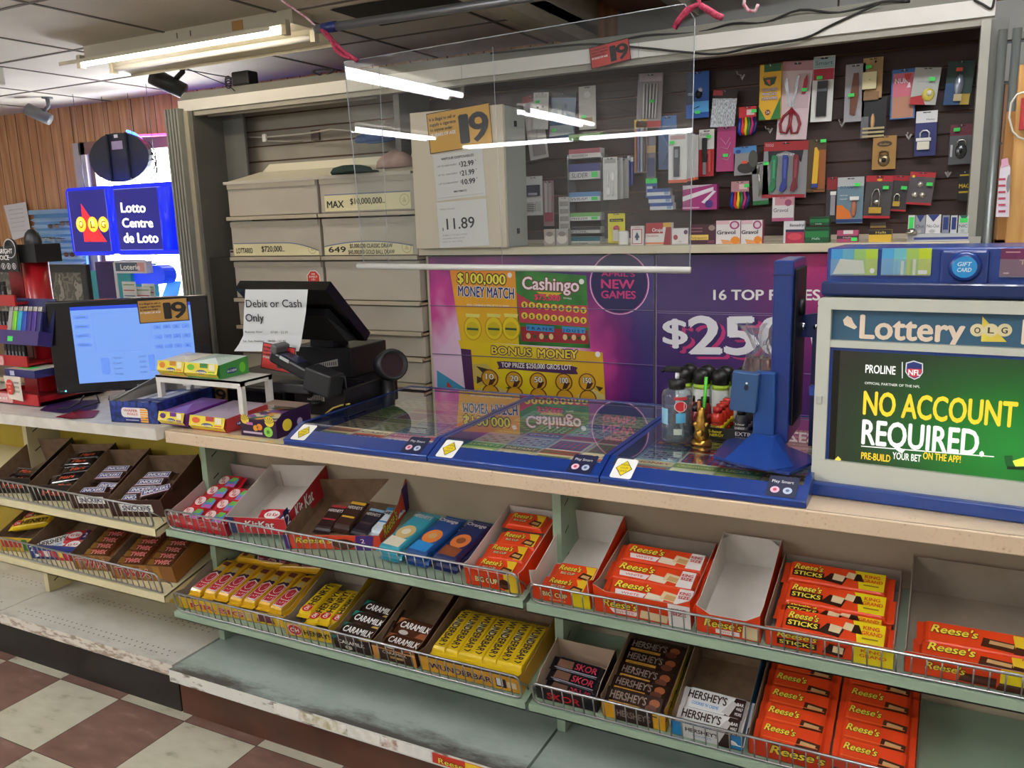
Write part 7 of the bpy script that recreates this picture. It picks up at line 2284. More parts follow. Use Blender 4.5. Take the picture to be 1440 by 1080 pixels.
# --- lower shelf, middle unit
X = tray(F2, .272, .695, .27, .045, .078, M('DDB41E', .35), CARDG, 'wide yellow tray of yellow peanut bars at the left of the lower green shelf', yaw=D_(3), front=[('t', 'MR.BIG', .12, .62, .28, .42, M('B8242E'), {'bold': .026, 'out': M('E8D8D0')}), ('e', .68, .5, .05, .3, M('C9B07A')), ('p', [(.74, .2), (.9, .2), (.88, .8), (.76, .8)], M('6A2A3A'))], sides=[(0, .062), (.12, .05), (1, .08)])
rowy('mrbig', X, [(.050 + .053 * k, .118 + .004 * (k % 3), .024 - .002 * k, 0, -4 + 2 * (k % 2)) for k in range(7)], lambda i, n: 'yellow bar with red lettering, %s in the wide yellow tray' % LR(i, n), 'yellow peanut bars')
rowy('mrbig', X, [(.10 + .075 * k, .17, .052 - .004 * (k % 2), 0, -90 + 4 * (k % 3)) for k in range(0)], lambda i, n: '', '')
for k in range(3):
    bar('mrbig', X @ T(.15 + .09 * k, .238, .028, 0, 0, D_(180 + 4 * k)), 'yellow bar lying crosswise at the back of the wide yellow tray, %s' % LR(k, 3), 'yellow peanut bars')
X = tray(F2, .712, .878, .26, .048, .072, M('DDB41E', .35), CARDG, 'yellow tray of nougat bars with a red and white round mark', yaw=D_(3), front=[('e', .22, .55, .17, .42, M('E8C0B8')), ('e', .22, .55, .14, .36, M('C8202A')), ('t', 'OH', .13, .31, .4, .3, WHITE, HSH), ('t', 'HENRY!', .42, .96, .32, .4, M('2A1A12'), HSH)], sides=[(0, .06), (.15, .05), (1, .076)])
rowy('ohhenry', X, [(.038, .125, .026, 0, -4), (.073, .112, .014, 0, -6), (.106, .118, .016, 0, -2), (.134, .125, .010, 0, 6)], lambda i, n: 'yellow nougat bar, %s in the tray with round red mark' % LR(i, n), 'yellow nougat bars')
X = tray(F2, .893, 1.020, .27, .048, .075, M('2E1C16', .35), CARD, 'dark brown tray of caramel bars with green corners', front=[('t', 'CARAMILK', .14, .86, .5, .26, WHITE, {'bold': .02}), ('e', .4, .25, .1, .15, M('C9C0B0')), ('p', [(0, .7), (.2, 1), (0, 1)], M('1E7A6A'))], sides=[(0, .05), (1, .078)])
rowx('caramilkT', X, .064, [(.035, .026, 14, -2, .06), (.082, .030, 14, -3, .067), (.132, .030, 12, -4, .072)], lambda i, n: 'dark caramel bar with a green corner, %s of three' % FB(i, n), 'dark caramel bars')
X = tray(F2, 1.030, 1.172, .27, .045, .078, M('3A1E12', .35), CARD, 'brown and orange tray of caramel bars, left of the yellow log bars', front=[('r', 0, 0, .14, 1, M('C98A3A')), ('r', .9, 0, 1, 1, M('C98A3A')), ('t', 'CARAMILK', .24, .8, .6, .22, M('D8C8B8'), {'bold': .02}), ('r', .4, .3, .7, .48, M('B89A5A')), ('p', [(0, .94), (1, .8), (1, .94), (0, 1)], M('E0A05A'))], sides=[(0, .055), (.15, .052), (1, .08)])
rowx('caramilkB', X, .07, [(.05, .010, 10, -2, .066), (.105, .020, 16, -3, .074)], lambda i, n: 'brown caramel bar in the brown and orange tray, %s of two' % ('front', 'rear')[i], 'brown caramel bars')
X = tray(F2, 1.186, 1.488, .27, .048, .07, M('D9A02A', .35), CARD, 'wide yellow orange tray of seven yellow log bars left of the shelf post', front=[('t', 'WUNDERBAR', .1, .72, .34, .4, M('3A1C4A'), {'bold': .026, 'out': M('E8D8A0')}), ('r', .76, .2, .86, .8, M('2A1C2E')), ('r', .77, .3, .83, .8, M('E0E0E4')), ('r', .87, .3, .96, .7, M('D8C8A8'))], sides=[(0, .062), (.12, .05), (1, .072)])
rowy('wunder', X, [(.038 + .0385 * k, .122, .024, 0, 1.5 * ((k % 3) - 1)) for k in range(7)], lambda i, n: 'yellow log bar, %s of the seven lying side by side' % LR(i, n), 'yellow log bars', flip=-1)
# --- lower shelf, right unit
X = tray(F2, 1.528, 1.690, .15, .04, .066, M('18141C', .35), M('A8937E', .7), 'small beige lined tray of dark toffee bars right of the shelf post', front=[('t', 'SKOR', .18, .72, .2, .5, M('C8202A'), {'bold': .026, 'shear': .1})], sides=[(0, .042), (.3, .06), (1, .07)], t0=.004)
rowx('skor', X, .082, [(.035, .008, 6, -2, .084), (.058, .020, 10, -5, .082), (.09, .030, 12, -3, .08)], lambda i, n: 'dark toffee bar with red lettering, %s of three in the small tray' % FB(i, n), 'dark toffee bars')
X = tray(F2, 1.706, 1.864, .275, .05, .078, M('D9A01E', .35), CARD, 'yellow tray of dark almond bars', front=[('r', .2, 0, .8, 1, M('2E1A14')), ('t', "HERSHEY'S", .24, .76, .3, .4, M('8A7A70'), {'bold': .026})], sides=[(0, .066), (.08, .062), (1, .08)])
rowx('almond', X, .079, [(.028, .034, 24, -1), (.066, .036, 12, -2), (.11, .036, 14, -3), (.155, .04, 10, -1), (.195, .044, 8, -1)], lambda i, n: 'dark almond bar, %s of five in the yellow tray' % FB(i, n), 'dark almond bars')
X = tray(F2, 1.878, 2.040, .275, .042, .085, M('2A86C0', .35), CARD, 'blue tray of white cookie bars', front=[('r', .16, 0, .84, 1, M('D8D8D6')), ('t', "HERSHEY'S", .2, .66, .5, .28, DBR, HSH), ('t', 'COOKIES', .3, .56, .24, .16, M('3A8AC8')), ('p', [(.64, 0), (.84, 0), (.84, 1), (.76, 1)], DBR)], sides=[(0, .05), (1, .09)])
rowx('cookie', X, .081, [(.032, .014, 16, -1), (.082, .026, 16, -2, .084)], lambda i, n: 'white cookie bar in the blue tray, %s of two' % ('front', 'rear')[i], 'white cookie bars')
X = tray(F2, 2.052, 2.388, .275, .05, .07, M('CC3A1C', .35), CARD, 'wide orange tray of cup packs in two columns', front=[('t', "Reese's", .14, .48, .4, .5, TY, RS), ('p', [(.5, .1), (.78, .06), (.8, .45), (.52, .52)], BRN)], sides=[(0, .056), (1, .074)])
for c in range(2):
    rowx('reese', X, 0, [(.036 + .052 * r, .030 + .003 * r, 14, -1 - c, .086 + .165 * c) for r in range(5 - (1 - c) * 0)], lambda i, n, c=c: 'orange cup pack in the %s column of the wide tray, %s' % (('left', 'right')[c], FB(i, n)), 'orange cup packs')
# --- left unit, upper shelf
for k, (x0, x1, c, s, lb) in enumerate(((-.60, -.425, '1C1614', 'Mars', 'black tray of black bars, leftmost of the four on the upper cream shelf'), (-.385, -.19, '1C1614', 'Mars', 'black tray of shiny black bars, second from the left on the upper cream shelf'),
                                        (-.18, -.006, '3E1E18', 'SNICKERS', 'dark brown tray of peanut bars with navy print, third on the upper cream shelf'), (.022, .222, '3E1E18', 'SNICKERS', 'dark brown tray of peanut bars at the right end of the upper cream shelf'))):
    fr = [('t', 'Mars', .24, .74, .36, .36, M('C8502E'), {'bold': .026, 'shear': .2})] if k < 2 else [('p', [(.2, .34), (.8, .3), (.8, .74), (.2, .78)], WHITE), ('t', 'SNICKERS', .24, .76, .4, .28, M('22306A'), {'bold': .026, 'shear': .1})]
    X = tray(FL1, x0, x1, .235, .062, .095, M(c, .35), CARD, lb, yaw=D_(13), front=fr, sides=[(0, .064), (1, .1)])
    w = x1 - x0
    if k == 0:
        rowx('mars', X, w / 2, [(.05, .012, 10, 4), (.075, .028, 8, -6), (.10, .012, 6, 3)], lambda i, n: 'black bar in the leftmost black tray, %s' % FB(i, n), 'black bars')
    elif k == 1:
        rowx('mars', X, w / 2, [(.05, .014, 10, 8, w * .5), (.09, .024, 12, 18, w * .42), (.12, .040, 8, 14, w * .56), (.15, .054, 6, 6, w * .5), (.185, .060, 6, 10, w * .55)], lambda i, n: 'black bar in the second black tray, %s' % FB(i, n), 'black bars')
    else:
        its = [(.04, .03, 12, 6, w * .42), (.075, .026, 10, -4, w * .62), (.11, .046, 10, 4, w * .52), (.145, .052, 8, 2, w * .55)] if k == 2 else [(.035, .034, 12, 6, w * .4), (.07, .042, 12, 5, w * .42), (.105, .05, 10, 4, w * .46), (.14, .056, 8, 3, w * .5), (.055, .05, 14, 30, w * .74)]
        rowx('snickers', X, w / 2, its, lambda i, n, k=k: 'peanut bar in the %s dark brown tray, %s' % (('third', 'last')[k - 2], FB(i, n)), 'peanut bars')
# --- left unit, lower shelf
for k, (x0, x1, c, lb) in enumerate(((-.625, -.445, 'C9A82A', 'yellow and green tray, leftmost of the four on the lower cream shelf'), (-.44, -.215, '2A3F8A', 'blue and red tray of assorted bars on the lower cream shelf'),
                                     (-.208, -.032, '8A5A2A', 'gold brown tray of caramel biscuit bars, third on the lower cream shelf'), (-.02, .236, '8A5A2A', 'gold brown tray of caramel biscuit bars at the right end of the lower cream shelf'))):
    if k == 0:
        fr = [('p', [(.1, .3), (.6, .3), (.62, .75), (.12, .8)], M('B8321E')), ('r', .66, .1, .8, .9, M('3F7A2A')), ('r', .9, 0, 1, 1, M('E8D23A'))]
    elif k == 1:
        fr = [('t', '2', .03, .1, .55, .35, WHITE, HSH), ('r', .5, .0, 1, .3, M('B8242E'))] + [('p', [(.16 + .13 * j, .2), (.26 + .13 * j, .2), (.27 + .13 * j, .6), (.15 + .13 * j, .62)], M(('C83A4A', 'E8D8D8', 'C83A4A', 'E0C040', 'C8303A', 'E8E0D8')[j])) for j in range(6)]
    else:
        fr = [('r', .1 + .2 * j, 0, .2 + .2 * j, 1, M('A8762F')) for j in range(4)] + [('t', 'TWIX', .1, .62 if k == 3 else .8, .24, .56, M('B8242E'), {'bold': .026, 'out': M('E8DCD0')})]
    X = tray(FL2, x0, x1, .235, .06, .085, M(c, .35), CARD, lb, yaw=D_(10), front=fr, sides=[(0, .062), (1, .09)])
    w = x1 - x0
    if k >= 2:
        cols = 1 if k == 2 else 2
        for cc_ in range(cols):
            rowx('twix', X, 0, [(.035 + .030 * r, .036 + .004 * r, 12, 4 - 3 * (r % 3), w * (.5 if cols == 1 else .28 + .46 * cc_)) for r in range(6)], lambda i, n, cc_=cc_, k=k: 'gold and red biscuit bar in the %s gold tray%s, %s' % (('third', 'last')[k - 2], ('' if k == 2 else (' left row', ' right row')[cc_]), FB(i, n)), 'gold biscuit bars')
    elif k == 1:
        rowx('kitkat', X, w / 2, [(.05, .02, 12, 20, w * .7), (.09, .03, 10, 10, w * .6)], lambda i, n: 'red wafer bar in the blue and red tray, %s of two' % ('front', 'rear')[i], 'red wafer bars in the blue tray')
        rowx('cookie', X, w / 2, [(.06, .018, 20, 35, w * .35)], lambda i, n: 'white bar leaning in the blue and red tray', 'white bars in the blue tray')
    else:
        rowx('ohhenry', X, w / 2, [(.09, .05, 4, 20, w * .5), (.14, .055, 4, 24, w * .55)], lambda i, n: 'yellow bar in the yellow and green tray, %s of two' % ('front', 'rear')[i], 'yellow bars in the yellow tray')
# ================= window corner, left counter, remaining pieces =================
# ---- lottery lightbox in the window
YL_ = 1.9
t = thing('lightbox_sign', 'blue lottery lightbox with two panels hanging in the bright window', 'sign', (-2.1, YL_, 1.6))
I = Matrix.Translation((2.1, -YL_, -1.6))
E_BL = M('1428E0', .25, 0, .34)
E_PUR = M('2B2A90', .35, 0, .18)
P = lambda u, v: q2(u, v, YL_)
lx0, lxm, lxm2, lx1 = P(97, 310)[0], P(157, 310)[0], P(160, 310)[0], P(250, 310)[0]
lz0, lz1 = P(150, 359)[1], P(150, 261)[1]
rr_ = .035
b = MB(I).prism(rrect(lx0, lxm, lz0, lz1, rr_), 0, .10, E_BL, FR(0, YL_ + .10))
b.build('left_case', t)
b = MB(I).prism(rrect(lxm2, lx1, lz0, lz1, rr_), 0, .10, E_BL, FR(0, YL_ + .10))
b.tube([(lx1 - .07, YL_ + .0, lz0 + .03), (lx1 - .07, YL_ + .0, lz1 - .03)], .05, E_BL, 14)
b.build('right_case', t)
MB(I).tube([(lxm + .005, YL_ + .02, lz0 + .01), (lxm + .005, YL_ + .02, lz1 - .01)], .03, E_BL, 12).build('divider', t)
b = MB(I).rect(lx0 + .02, lz0 + .025, lxm - .03, lz1 - .02, E_PUR, FR(0, YL_ - .001), .0006)
EY, ER, EW = M('F0B030', .4, 0, .8), M('E0242E', .4, 0, .7), M('F8F6F0', .4, 0, 1.0)
b.poly([(*P(u, v), .0012) for u, v in ((114, 286), (119, 340), (151, 340))], ER, FR(0, YL_ - .001))
for u, s in ((114.5, 'O'), (131, 'L'), (146, 'G')):
    c = P(u, 315.5)
    b.ell(c[0], c[1], .047, .047, EY, FR(0, YL_ - .001), .0018).ell(c[0] - .006, c[1] + .012, .022, .022, M('F8D870', .4, 0, .9), FR(0, YL_ - .001), .0021)
    b.text(s, c[0], c[1] - .022, .046, M('3A2A10'), FR(0, YL_ - .001), w=.04, al='c', e=.0026)
for x in (lx0 + .02, lxm - .031):
    b.rect(x, lz0 + .025, x + .002, lz1 - .02, M('8A8AD0', .4, 0, .6), FR(0, YL_ - .001), .001)
b.build('left_face', t)
b = MB(I).rect(lxm2 + .03, lz0 + .03, lx1 - .115, lz1 - .025, E_PUR, FR(0, YL_ - .001), .0006)
for s, u0, u1, vb, vt in (('Lotto', 171, 205, 298.5, 284.5), ('Centre', 173, 215.5, 319.5, 306.5), ('de Loto', 175, 223, 341, 327)):
    b.ptext(s, u0, u1, vb, vb, vt, YL_ - .001, EW, bold=.026, e=.0014)
for z in (lz0 + .03, lz1 - .027):
    b.rect(lxm2 + .03, z, lx1 - .115, z + .002, M('8A8AD0', .4, 0, .6), FR(0, YL_ - .001), .001)
b.build('right_face', t)
for x in (lx0 + .12, lx1 - .2):
    MB(I).tube([(x, YL_ + .05, lz1), (x, YL_ + .05, ZC - .004)], .002, DKSTEEL, 5).build('hanging_wire', t)

# ---- round neon sign seen from behind
YN = 2.12
c = at(171, 222, y=YN)
t = thing('neon_sign', 'round dark back of a neon sign hanging in the window above the blue lightbox', 'neon sign', (c.x, YN, c.z))
DK = M('33373A', .5)
b = MB()
pts = [(.285 * math.cos(a) * (1 if math.cos(a) > -.55 else .94), .150 * math.sin(a)) for a in [2 * math.pi * k / 28 for k in range(28)]]
b.prism(pts, 0, .03, DK, FR(0, .0))
b.build('back_plate', t)
b = MB()
for x in (-.07, .10):
    b.box(x, x + .015, -.045, -.03, -.145, .145, M('1F2224', .5))
b.build('strut', t)
MB().rect(-.04, .05, .06, .10, M('B9A9AC'), FR(0, -.0308)).rect(-.01, .12, .025, .14, WHITE, FR(0, -.0308)).build('rating_label', t)
arc = lambda r, a0, a1, n=10: [(r * 1.38 * math.cos(math.radians(a0 + (a1 - a0) * k / n)), .015, r * math.sin(math.radians(a0 + (a1 - a0) * k / n))) for k in range(n + 1)]
MB().tube(arc(.165, 35, 75), .008, M('3A6AFF', .4, 0, 4), 8).build('blue_tube', t)
MB().tube([(.16, .02, .125), (.42, .02, .115)], .008, M('FF3A8A', .4, 0, 3), 8).build('pink_tube', t)
b = MB()
for k in range(3):
    b.tube([(.26 + .01 * k, .0, .08 - .05 * k), (.32, -.01, .02 - .05 * k), (.30, 0, -.06 - .04 * k), (.24, .0, -.12 - .02 * k)], .004, BLACK, 5)
b.build('wiring', t)
for x in (-.12, .12):
    MB().tube([(x, 0, .135), (x, 0, ZC - c.z - .004)], .0015, BLACK, 5).build('hanging_wire', t)

# ---- ceiling cameras
def camera_unit(X, label, mat, s=1.0):
    t = thing('security_camera', label, 'security camera', X, 'security cameras')
    MB().lathe([(.03 * s, -.008), (.03 * s, 0)], mat, 16).build('mount_plate', t)
    MB().tube([(0, 0, -.006), (0, 0, -.05 * s), (-.03 * s, -.01 * s, -.075 * s)], .011 * s, mat, 10).build('arm', t)
    R = T(-.055 * s, -.02 * s, -.095 * s, D_(62), 0, D_(-58))
    MB().lathe([(.0, -.06 * s), (.032 * s, -.06 * s), (.035 * s, .05 * s), (.035 * s, .075 * s), (.028 * s, .075 * s), (.027 * s, .06 * s), (.0, .06 * s)], mat, 18, R).build('body', t)
    MB().lathe([(.0, .061 * s), (.02 * s, .061 * s)], M('0A0A0C', .1), 14, R).build('lens', t)
    return t


c = at(266, 97, z=ZC)
camera_unit(Matrix.Translation((-1.10, 1.56, ZC)), 'black security camera under the ceiling left of the cabinet header', M('1D1C1B', .4), 1.25)
c = at(66, 147, z=ZC)
camera_unit(Matrix.Translation((-2.72, 1.95, ZC)), 'grey security camera under the ceiling by the wood panelling', M('6E7072', .4), 1.1)
MB_ = MB().box(-.05, .05, -.04, .04, -.09, 0, M('D6D2C8', .5), bev=.01)
tag(MB_.build('motion_sensor', X=Matrix.Translation((-2.0, 1.15, ZC - .001))), 'small white sensor under the ceiling at the left edge', 'sensor')

# ---- sunglass rack and paper on the panelling
YR = 2.2
x0, x1 = at(46, 335, y=YR).x, at(112, 335, y=YR).x
z0, z1 = at(80, 400, y=YR).z, at(80, 294, y=YR).z
t = thing('sunglasses_rack', 'pale blue slatted sunglasses rack on the panelling left of the lightbox', 'rack', ((x0 + x1) / 2, YR, (z0 + z1) / 2))
I = Matrix.Translation((-(x0 + x1) / 2, -YR, -(z0 + z1) / 2))
MB(I).box(x0, x1, YR + .03, YR + .05, z0, z1, M('6A9CC4', .5)).box(x0 - .01, x1, YR, YR + .03, z1 - .03, z1, M('8AB0CC', .5)).build('back_board', t)
b = MB(I)
n = 11
for k in range(n):
    z = z0 + (z1 - .04 - z0) * k / n
    b.add([(x0, YR + .03, z), (x1, YR + .03, z), (x1, YR, z + .016), (x0, YR, z + .016), (x0, YR + .03, z + .026), (x1, YR + .03, z + .026)], [(0, 1, 2, 3), (3, 2, 5, 4)], M('C2E0F4', .45))
b.build('slats', t)
for k, (u, v, c) in enumerate(((75, 318, '6E5A58'), (92, 314, '8A7A74'), (64, 336, 'A8B0B8'), (78, 337, '9AA4B0'), (97, 358, '6A3A2E'))):
    p = at(u, v, y=YR - .02)
    g = MB().ell(-.03, 0, .028, .016, M(c, .2), FR(0, 0), 0, 14).ell(.035, 0, .028, .016, M(c, .2), FR(0, 0), 0, 14)
    g.tube([(-.06, .0, .008), (-.005, -.003, .01), (.005, -.003, .01), (.065, 0, .008)], .003, M('2A2522'), 6).tube([(-.06, 0, .008), (-.062, .03, .006)], .002, M('2A2522'), 5).tube([(.065, 0, .008), (.067, .03, .006)], .002, M('2A2522'), 5)
    tag(g.build('sunglasses', X=Matrix.Translation(p)), 'pair of sunglasses on the pale blue rack, %s' % ('upper middle', 'upper right', 'lower left', 'lower middle', 'lowest beside the lightbox')[k], 'sunglasses', 'sunglasses on the blue rack')
b = MB().add([at(5, 289, y=2.27), at(36, 284, y=2.27), at(44, 330, y=2.25), at(18, 338, y=2.24)], [(3, 2, 1, 0)], M('E0E0E4', .6))
for k in range(6):
    p, q = at(12 + k, 296 + 6 * k, y=2.262 - .003 * k), at(32 + k, 293 + 6 * k, y=2.262 - .003 * k)
    b.tube([p, q], .0015, M('B8B8C0'), 4)
tag(b.build('paper_notice'), 'white paper notice on the wood panelling at the left edge', 'notice')

# ---- second lottery stand in front of the window
YQ = 1.55
t = thing('lottery_stand', 'blue and teal lottery play stand with a small header sign in front of the window', 'stand', (-1.75, YQ, 0))
I = Matrix.Translation((1.75, -YQ, 0))
Q = lambda u, v, y=YQ: q2(u, v, y)
b = MB(I)
xa, xb = Q(135, 390)[0], Q(172, 390)[0]
za, zb_ = .95, Q(150, 368)[1]
b.box(xa, xb - .06, YQ + .0, YQ + .22, za, zb_, M('33215E', .4), bev=.006).box(xb - .06, xb - .035, YQ - .004, YQ + .2, za, zb_ - .005, M('C9C6CC', .4))
b.build('purple_tower', t)
MB(I).box(Q(117, 400)[0], xa - .003, YQ + .02, YQ + .1, za, Q(125, 381)[1], M('2A8A96', .4, 0, .05)).build('left_panel', t)
MB(I).box(xb - .035, xb + .07, YQ - .002, YQ + .18, za, zb_ - .02, M('2A8F96', .4, 0, .05)).build('teal_panel', t)
b = MB(I).box(xb - .03, Q(211, 380)[0], YQ - .02, YQ + .02, Q(190, 384)[1], Q(190, 367)[1], M('D6D4D8', .4))
b.rect(xb - .02, Q(190, 381)[1], Q(198, 380)[0], Q(190, 369)[1], M('46566A', .4), FR(0, YQ - .0206))
b.ptext('Loterie', 170, 197, 379, 379, 371.5, YQ - .0212, WHITE, bold=.026)
b.rect(Q(198, 380)[0], Q(190, 382)[1], Q(208, 380)[0], Q(190, 369)[1], M('D89A9A', .4), FR(0, YQ - .0206))
b.build('header_sign', t)
b = MB(I).prism(rrect(xb + .0, Q(228, 390)[0], Q(200, 400)[1], Q(200, 374)[1], .05), 0, .08, M('1F3FD8', .35, 0, .3), FR(0, YQ + .1))
b.build('blue_back', t)
b = MB(I).add([(Q(205, 410)[0], YQ - .03, za), (Q(237, 410)[0], YQ - .03, za), (Q(236, 410)[0], YQ + .1, Q(230, 397)[1]), (Q(216, 410)[0], YQ + .1, Q(216, 397)[1])], [(0, 1, 2, 3)], M('5AA8F0', .4, 0, .2))
b.build('blue_wedge', t)
MB(I).box(Q(118, 400)[0], Q(238, 400)[0], YQ - .06, YQ + .22, 0, .95, M('2A3560', .5)).build('cabinet_base', t)
for k, (u0, v0, u1, v1, lb) in enumerate(((173, 396, 190, 412, 'left behind'), (178, 404, 206, 419, 'front'), (192, 400, 208, 414, 'right'))):
    p0_, p1_2 = Q(u0, v1, YQ - .07), Q(u1, v0, YQ - .07)
    m = MB().box(p0_[0], p1_2[0], YQ - .07 + .02 * k, YQ - .068 + .02 * k, .955, p1_2[1], M('E2E4E0', .5))
    for j in range(3):
        m.rect(p0_[0] + .01, p1_2[1] - .02 - .03 * j, p1_2[0] - .01, p1_2[1] - .015 - .03 * j, M(('6A9A4A', 'C23A4A', '5A6AA0')[j]), FR(0, YQ - .0704 + .02 * k))
    tag(m.build('play_slip_pad'), 'white play slip pad on the blue lottery stand, %s one' % lb, 'paper pad', 'play slip pads')

# ---- camouflage framed display behind the lighter stand
def _camo(t_, p):
    v = nd(t_, 'TexNoise')
    v.inputs['Scale'].default_value = 11
    v.inputs['Detail'].default_value = 3
    t_.links.new(coords(t_), v.inputs['Vector'])
    c = ramp(t_, [(0, '3A3A34'), (.4, '6A655A'), (.47, '4A4A42'), (.53, '8A857A'), (.6, '5E5648'), (.68, 'A39C8E')], v.outputs['Fac'], 'CONSTANT')
    t_.links.new(c, p.inputs['Base Color'])
    p.inputs['Roughness'].default_value = .4


CAMO = NM('camouflage_print', _camo)
t = thing('framed_display', 'black framed camouflage display standing behind the red lighter stand', 'display', (-1.2, .74, .93))
I = Matrix.Translation((1.2, -.74, -.93))
x0, x1 = -1.62, -.905
MB(I).box(x0, x1, .74, .765, .925, 1.40, M('15161A', .3), bev=.006).build('frame', t)
MB(I).rect(x0 + .03, .95, x1 - .035, 1.365, CAMO, FR(0, .7392)).build('print', t)

# ---- red lighter stand
RD, RDK, PK_ = M('A8161E', .35, coat=.2), M('7E1218', .4), M('D8A0A0', .4)
cx_, cy_ = -.62, .30
t = thing('lighter_stand', 'tall red lighter display stand with trays and a black header', 'display stand', (cx_, cy_, .935))
MB().tube([(0, .03, .02), (0, .03, .52)], .045, RD, 18).build('column', t)
MB().box(-.12, -.04, .0, .03, .012, .50, RDK).build('back_plate', t)
b = MB().box(-.15, .16, -.13, .14, 0, .012, RDK).box(-.15, .16, -.135, -.128, 0, .04, RD).box(-.15, -.143, -.13, .14, 0, .03, RD).box(.153, .16, -.13, .14, 0, .03, RD)
b.build('base', t)


def lab(par, x0, x1, y, z0, z1, nm='label'):
    m = MB().prism([(p[0], p[1]) for p in rrect(x0, x1, z0, z1, .008)], 0, .004, PK_, FR(0, y))
    m.text('Cricket', (x0 + x1) / 2, z0 + (z1 - z0) * .3, (z1 - z0) * .42, WHITE, FR(0, y - .0044), w=(x1 - x0) * .7, al='c', bold=.026, out=RD)
    m.build(nm, par)


lab(t, -.145, .02, -.136, .003, .036)
for k, (zz, w0, w1) in enumerate(((.135, -.16, .08), (.245, -.26, .06), (.355, -.28, .06))):
    MB().box(w0, w1, -.10, .03, zz, zz + .008, RD).box(w0, w1, -.105, -.098, zz - .004, zz + .035, RD).build('tray', t)
    lab(t, w0 + .005, w0 + .11, -.106, zz - .002, zz + .032)
b = MB().box(-.105, .03, -.055, -.05, .47, .56, M('141416', .4)).lathe([(.036, -.004), (.036, 0)], M('141416', .4), 20, FR(-.005, -.051, .552)).ring(-.005, .552, .031, .035, M('B8B8B8'), FR(0, -.0556, 0))
b.text('BE BRIGHT', -.1, .535, .017, WHITE, FR(0, -.0556), w=.11, bold=.026).text('CHOICE', -.1, .512, .017, WHITE, FR(0, -.0556), w=.085, bold=.026)
for k in range(4):
    b.ring(-.086 + .031 * k, .489, .009, .0115, M('D8D8D8'), FR(0, -.0556)).rect(-.089 + .031 * k, .483, -.083 + .031 * k, .495, M('D8D8D8'), FR(0, -.0556), .0003)
b.box(.0, .10, -.03, .07, .50, .565, M('1A1A1C', .4)).ball((.05, .0, .572), .04, M('1A1A1C', .4), sc=(1, .6, 1.2))
b.build('header', t)
lt0 = None
LIT = []
for r, zz in enumerate((.143, .253, .363)):
    for k in range(6):
        X = T(cx_ - (.10 if r == 0 else .17) + .021 * k, cy_ - .06, .935 + zz)
        lb = 'black lighter, %s in the %s tray of the red stand' % (ordl(k, 6), ('lowest', 'middle', 'top')[r])
        if lt0 is None:
            lt0 = thing('lighter', lb, 'lighter', X, 'black lighters in the red stand')
            MB().box(-.009, .009, -.006, .006, 0, .055, M('1C1C1E', .3), bev=.003).box(-.004, .004, -.0066, -.006, .01, .035, M('8A8A8E')).build('body', lt0)
            MB().box(-.008, .008, -.0055, .0055, .055, .072, M('3A3A3E', .3, .6), bev=.002).build('metal_hood', lt0)
        else:
            dup(lt0, X, lb)
# colour lighters card and boxes on the stand
t2 = thing('lighter_tray', 'dark purple tray of coloured lighters leaning on the red stand', 'tray', T(-.52, .165, 1.185, D_(-14), 0, 0))
MB().box(-.11, .11, 0, .05, -.03, .02, M('3A2A6A', .4)).box(-.11, .11, .05, .054, -.03, .14, M('2A2A5E', .4)).build('tray_body', t2)
MB().rect(-.06, -.02, -.03, -.002, GREENP, FR(0, -.0006)).build('price_sticker', t2)
for k, c in enumerate(('9A9A96', '7AC82A', '2FA8C8', '2A4AB0', '3A2A7A', '4A2A8A', '2A2A6A')):
    X = T(-.52 + (-.085 + .027 * k), .185, 1.17, D_(-14), 0, 0)
    l_ = thing('lighter', 'coloured lighter in the dark purple tray, %s' % ordl(k, 7), 'lighter', X, 'coloured lighters')
    MB().box(-.011, .011, -.006, .006, 0, .10, M(c, .3), bev=.003).build('body', l_)
    MB().box(-.010, .010, -.0055, .0055, .10, .118, M('C9C7C2', .25, .8), bev=.002).build('metal_hood', l_)
b = MB().box(-.09, .08, 0, .12, 0, .028, M('2C2A66', .4), mats={'z+': M('C4CCC0', .3)}).rect(-.06, .005, -.035, .022, M('C8C8D8'), FR(0, -.0004)).rect(-.05, .02, .03, .06, GREENP, TP(0, 0, .0284))
tag(b.build('candy_box', X=T(-.54, .165, 1.035)), 'flat purple box with clear lid on the lowest tray of the red stand', 'box')
b = MB().add([(-.035, 0, 0), (.045, 0, -.005), (.05, -.004, .085), (-.045, -.004, .085)], [(0, 1, 2, 3)], M('D9CFC0', .5))
for r_, m, e in ((.022, M('C8382A'), .004), ):
    b.poly([(-.012 + r_ * math.cos(math.radians(22.5 + 45 * k)), .045 + r_ * 1.35 * math.sin(math.radians(22.5 + 45 * k)), e) for k in range(8)], m, FR(0, -.0025))
for i, s in enumerate(('WE EXPECT', 'I.D.', 'LAW')):
    b.text(s, -.012, .055 - .013 * i, .006, WHITE, FR(0, -.007), w=(.034, .014, .016)[i], al='c')
for i, s in enumerate(('SURRENDER', 'PHOTO ID', 'PLEASE')):
    b.text(s, .014, .06 - .016 * i, .007, M('2A2A2A'), FR(0, -.007), w=.03, bold=.02)
tag(b.build('id_card', X=T(-.575, .155, .955)), 'cream card with a red octagon hanging below the flat purple box', 'card')
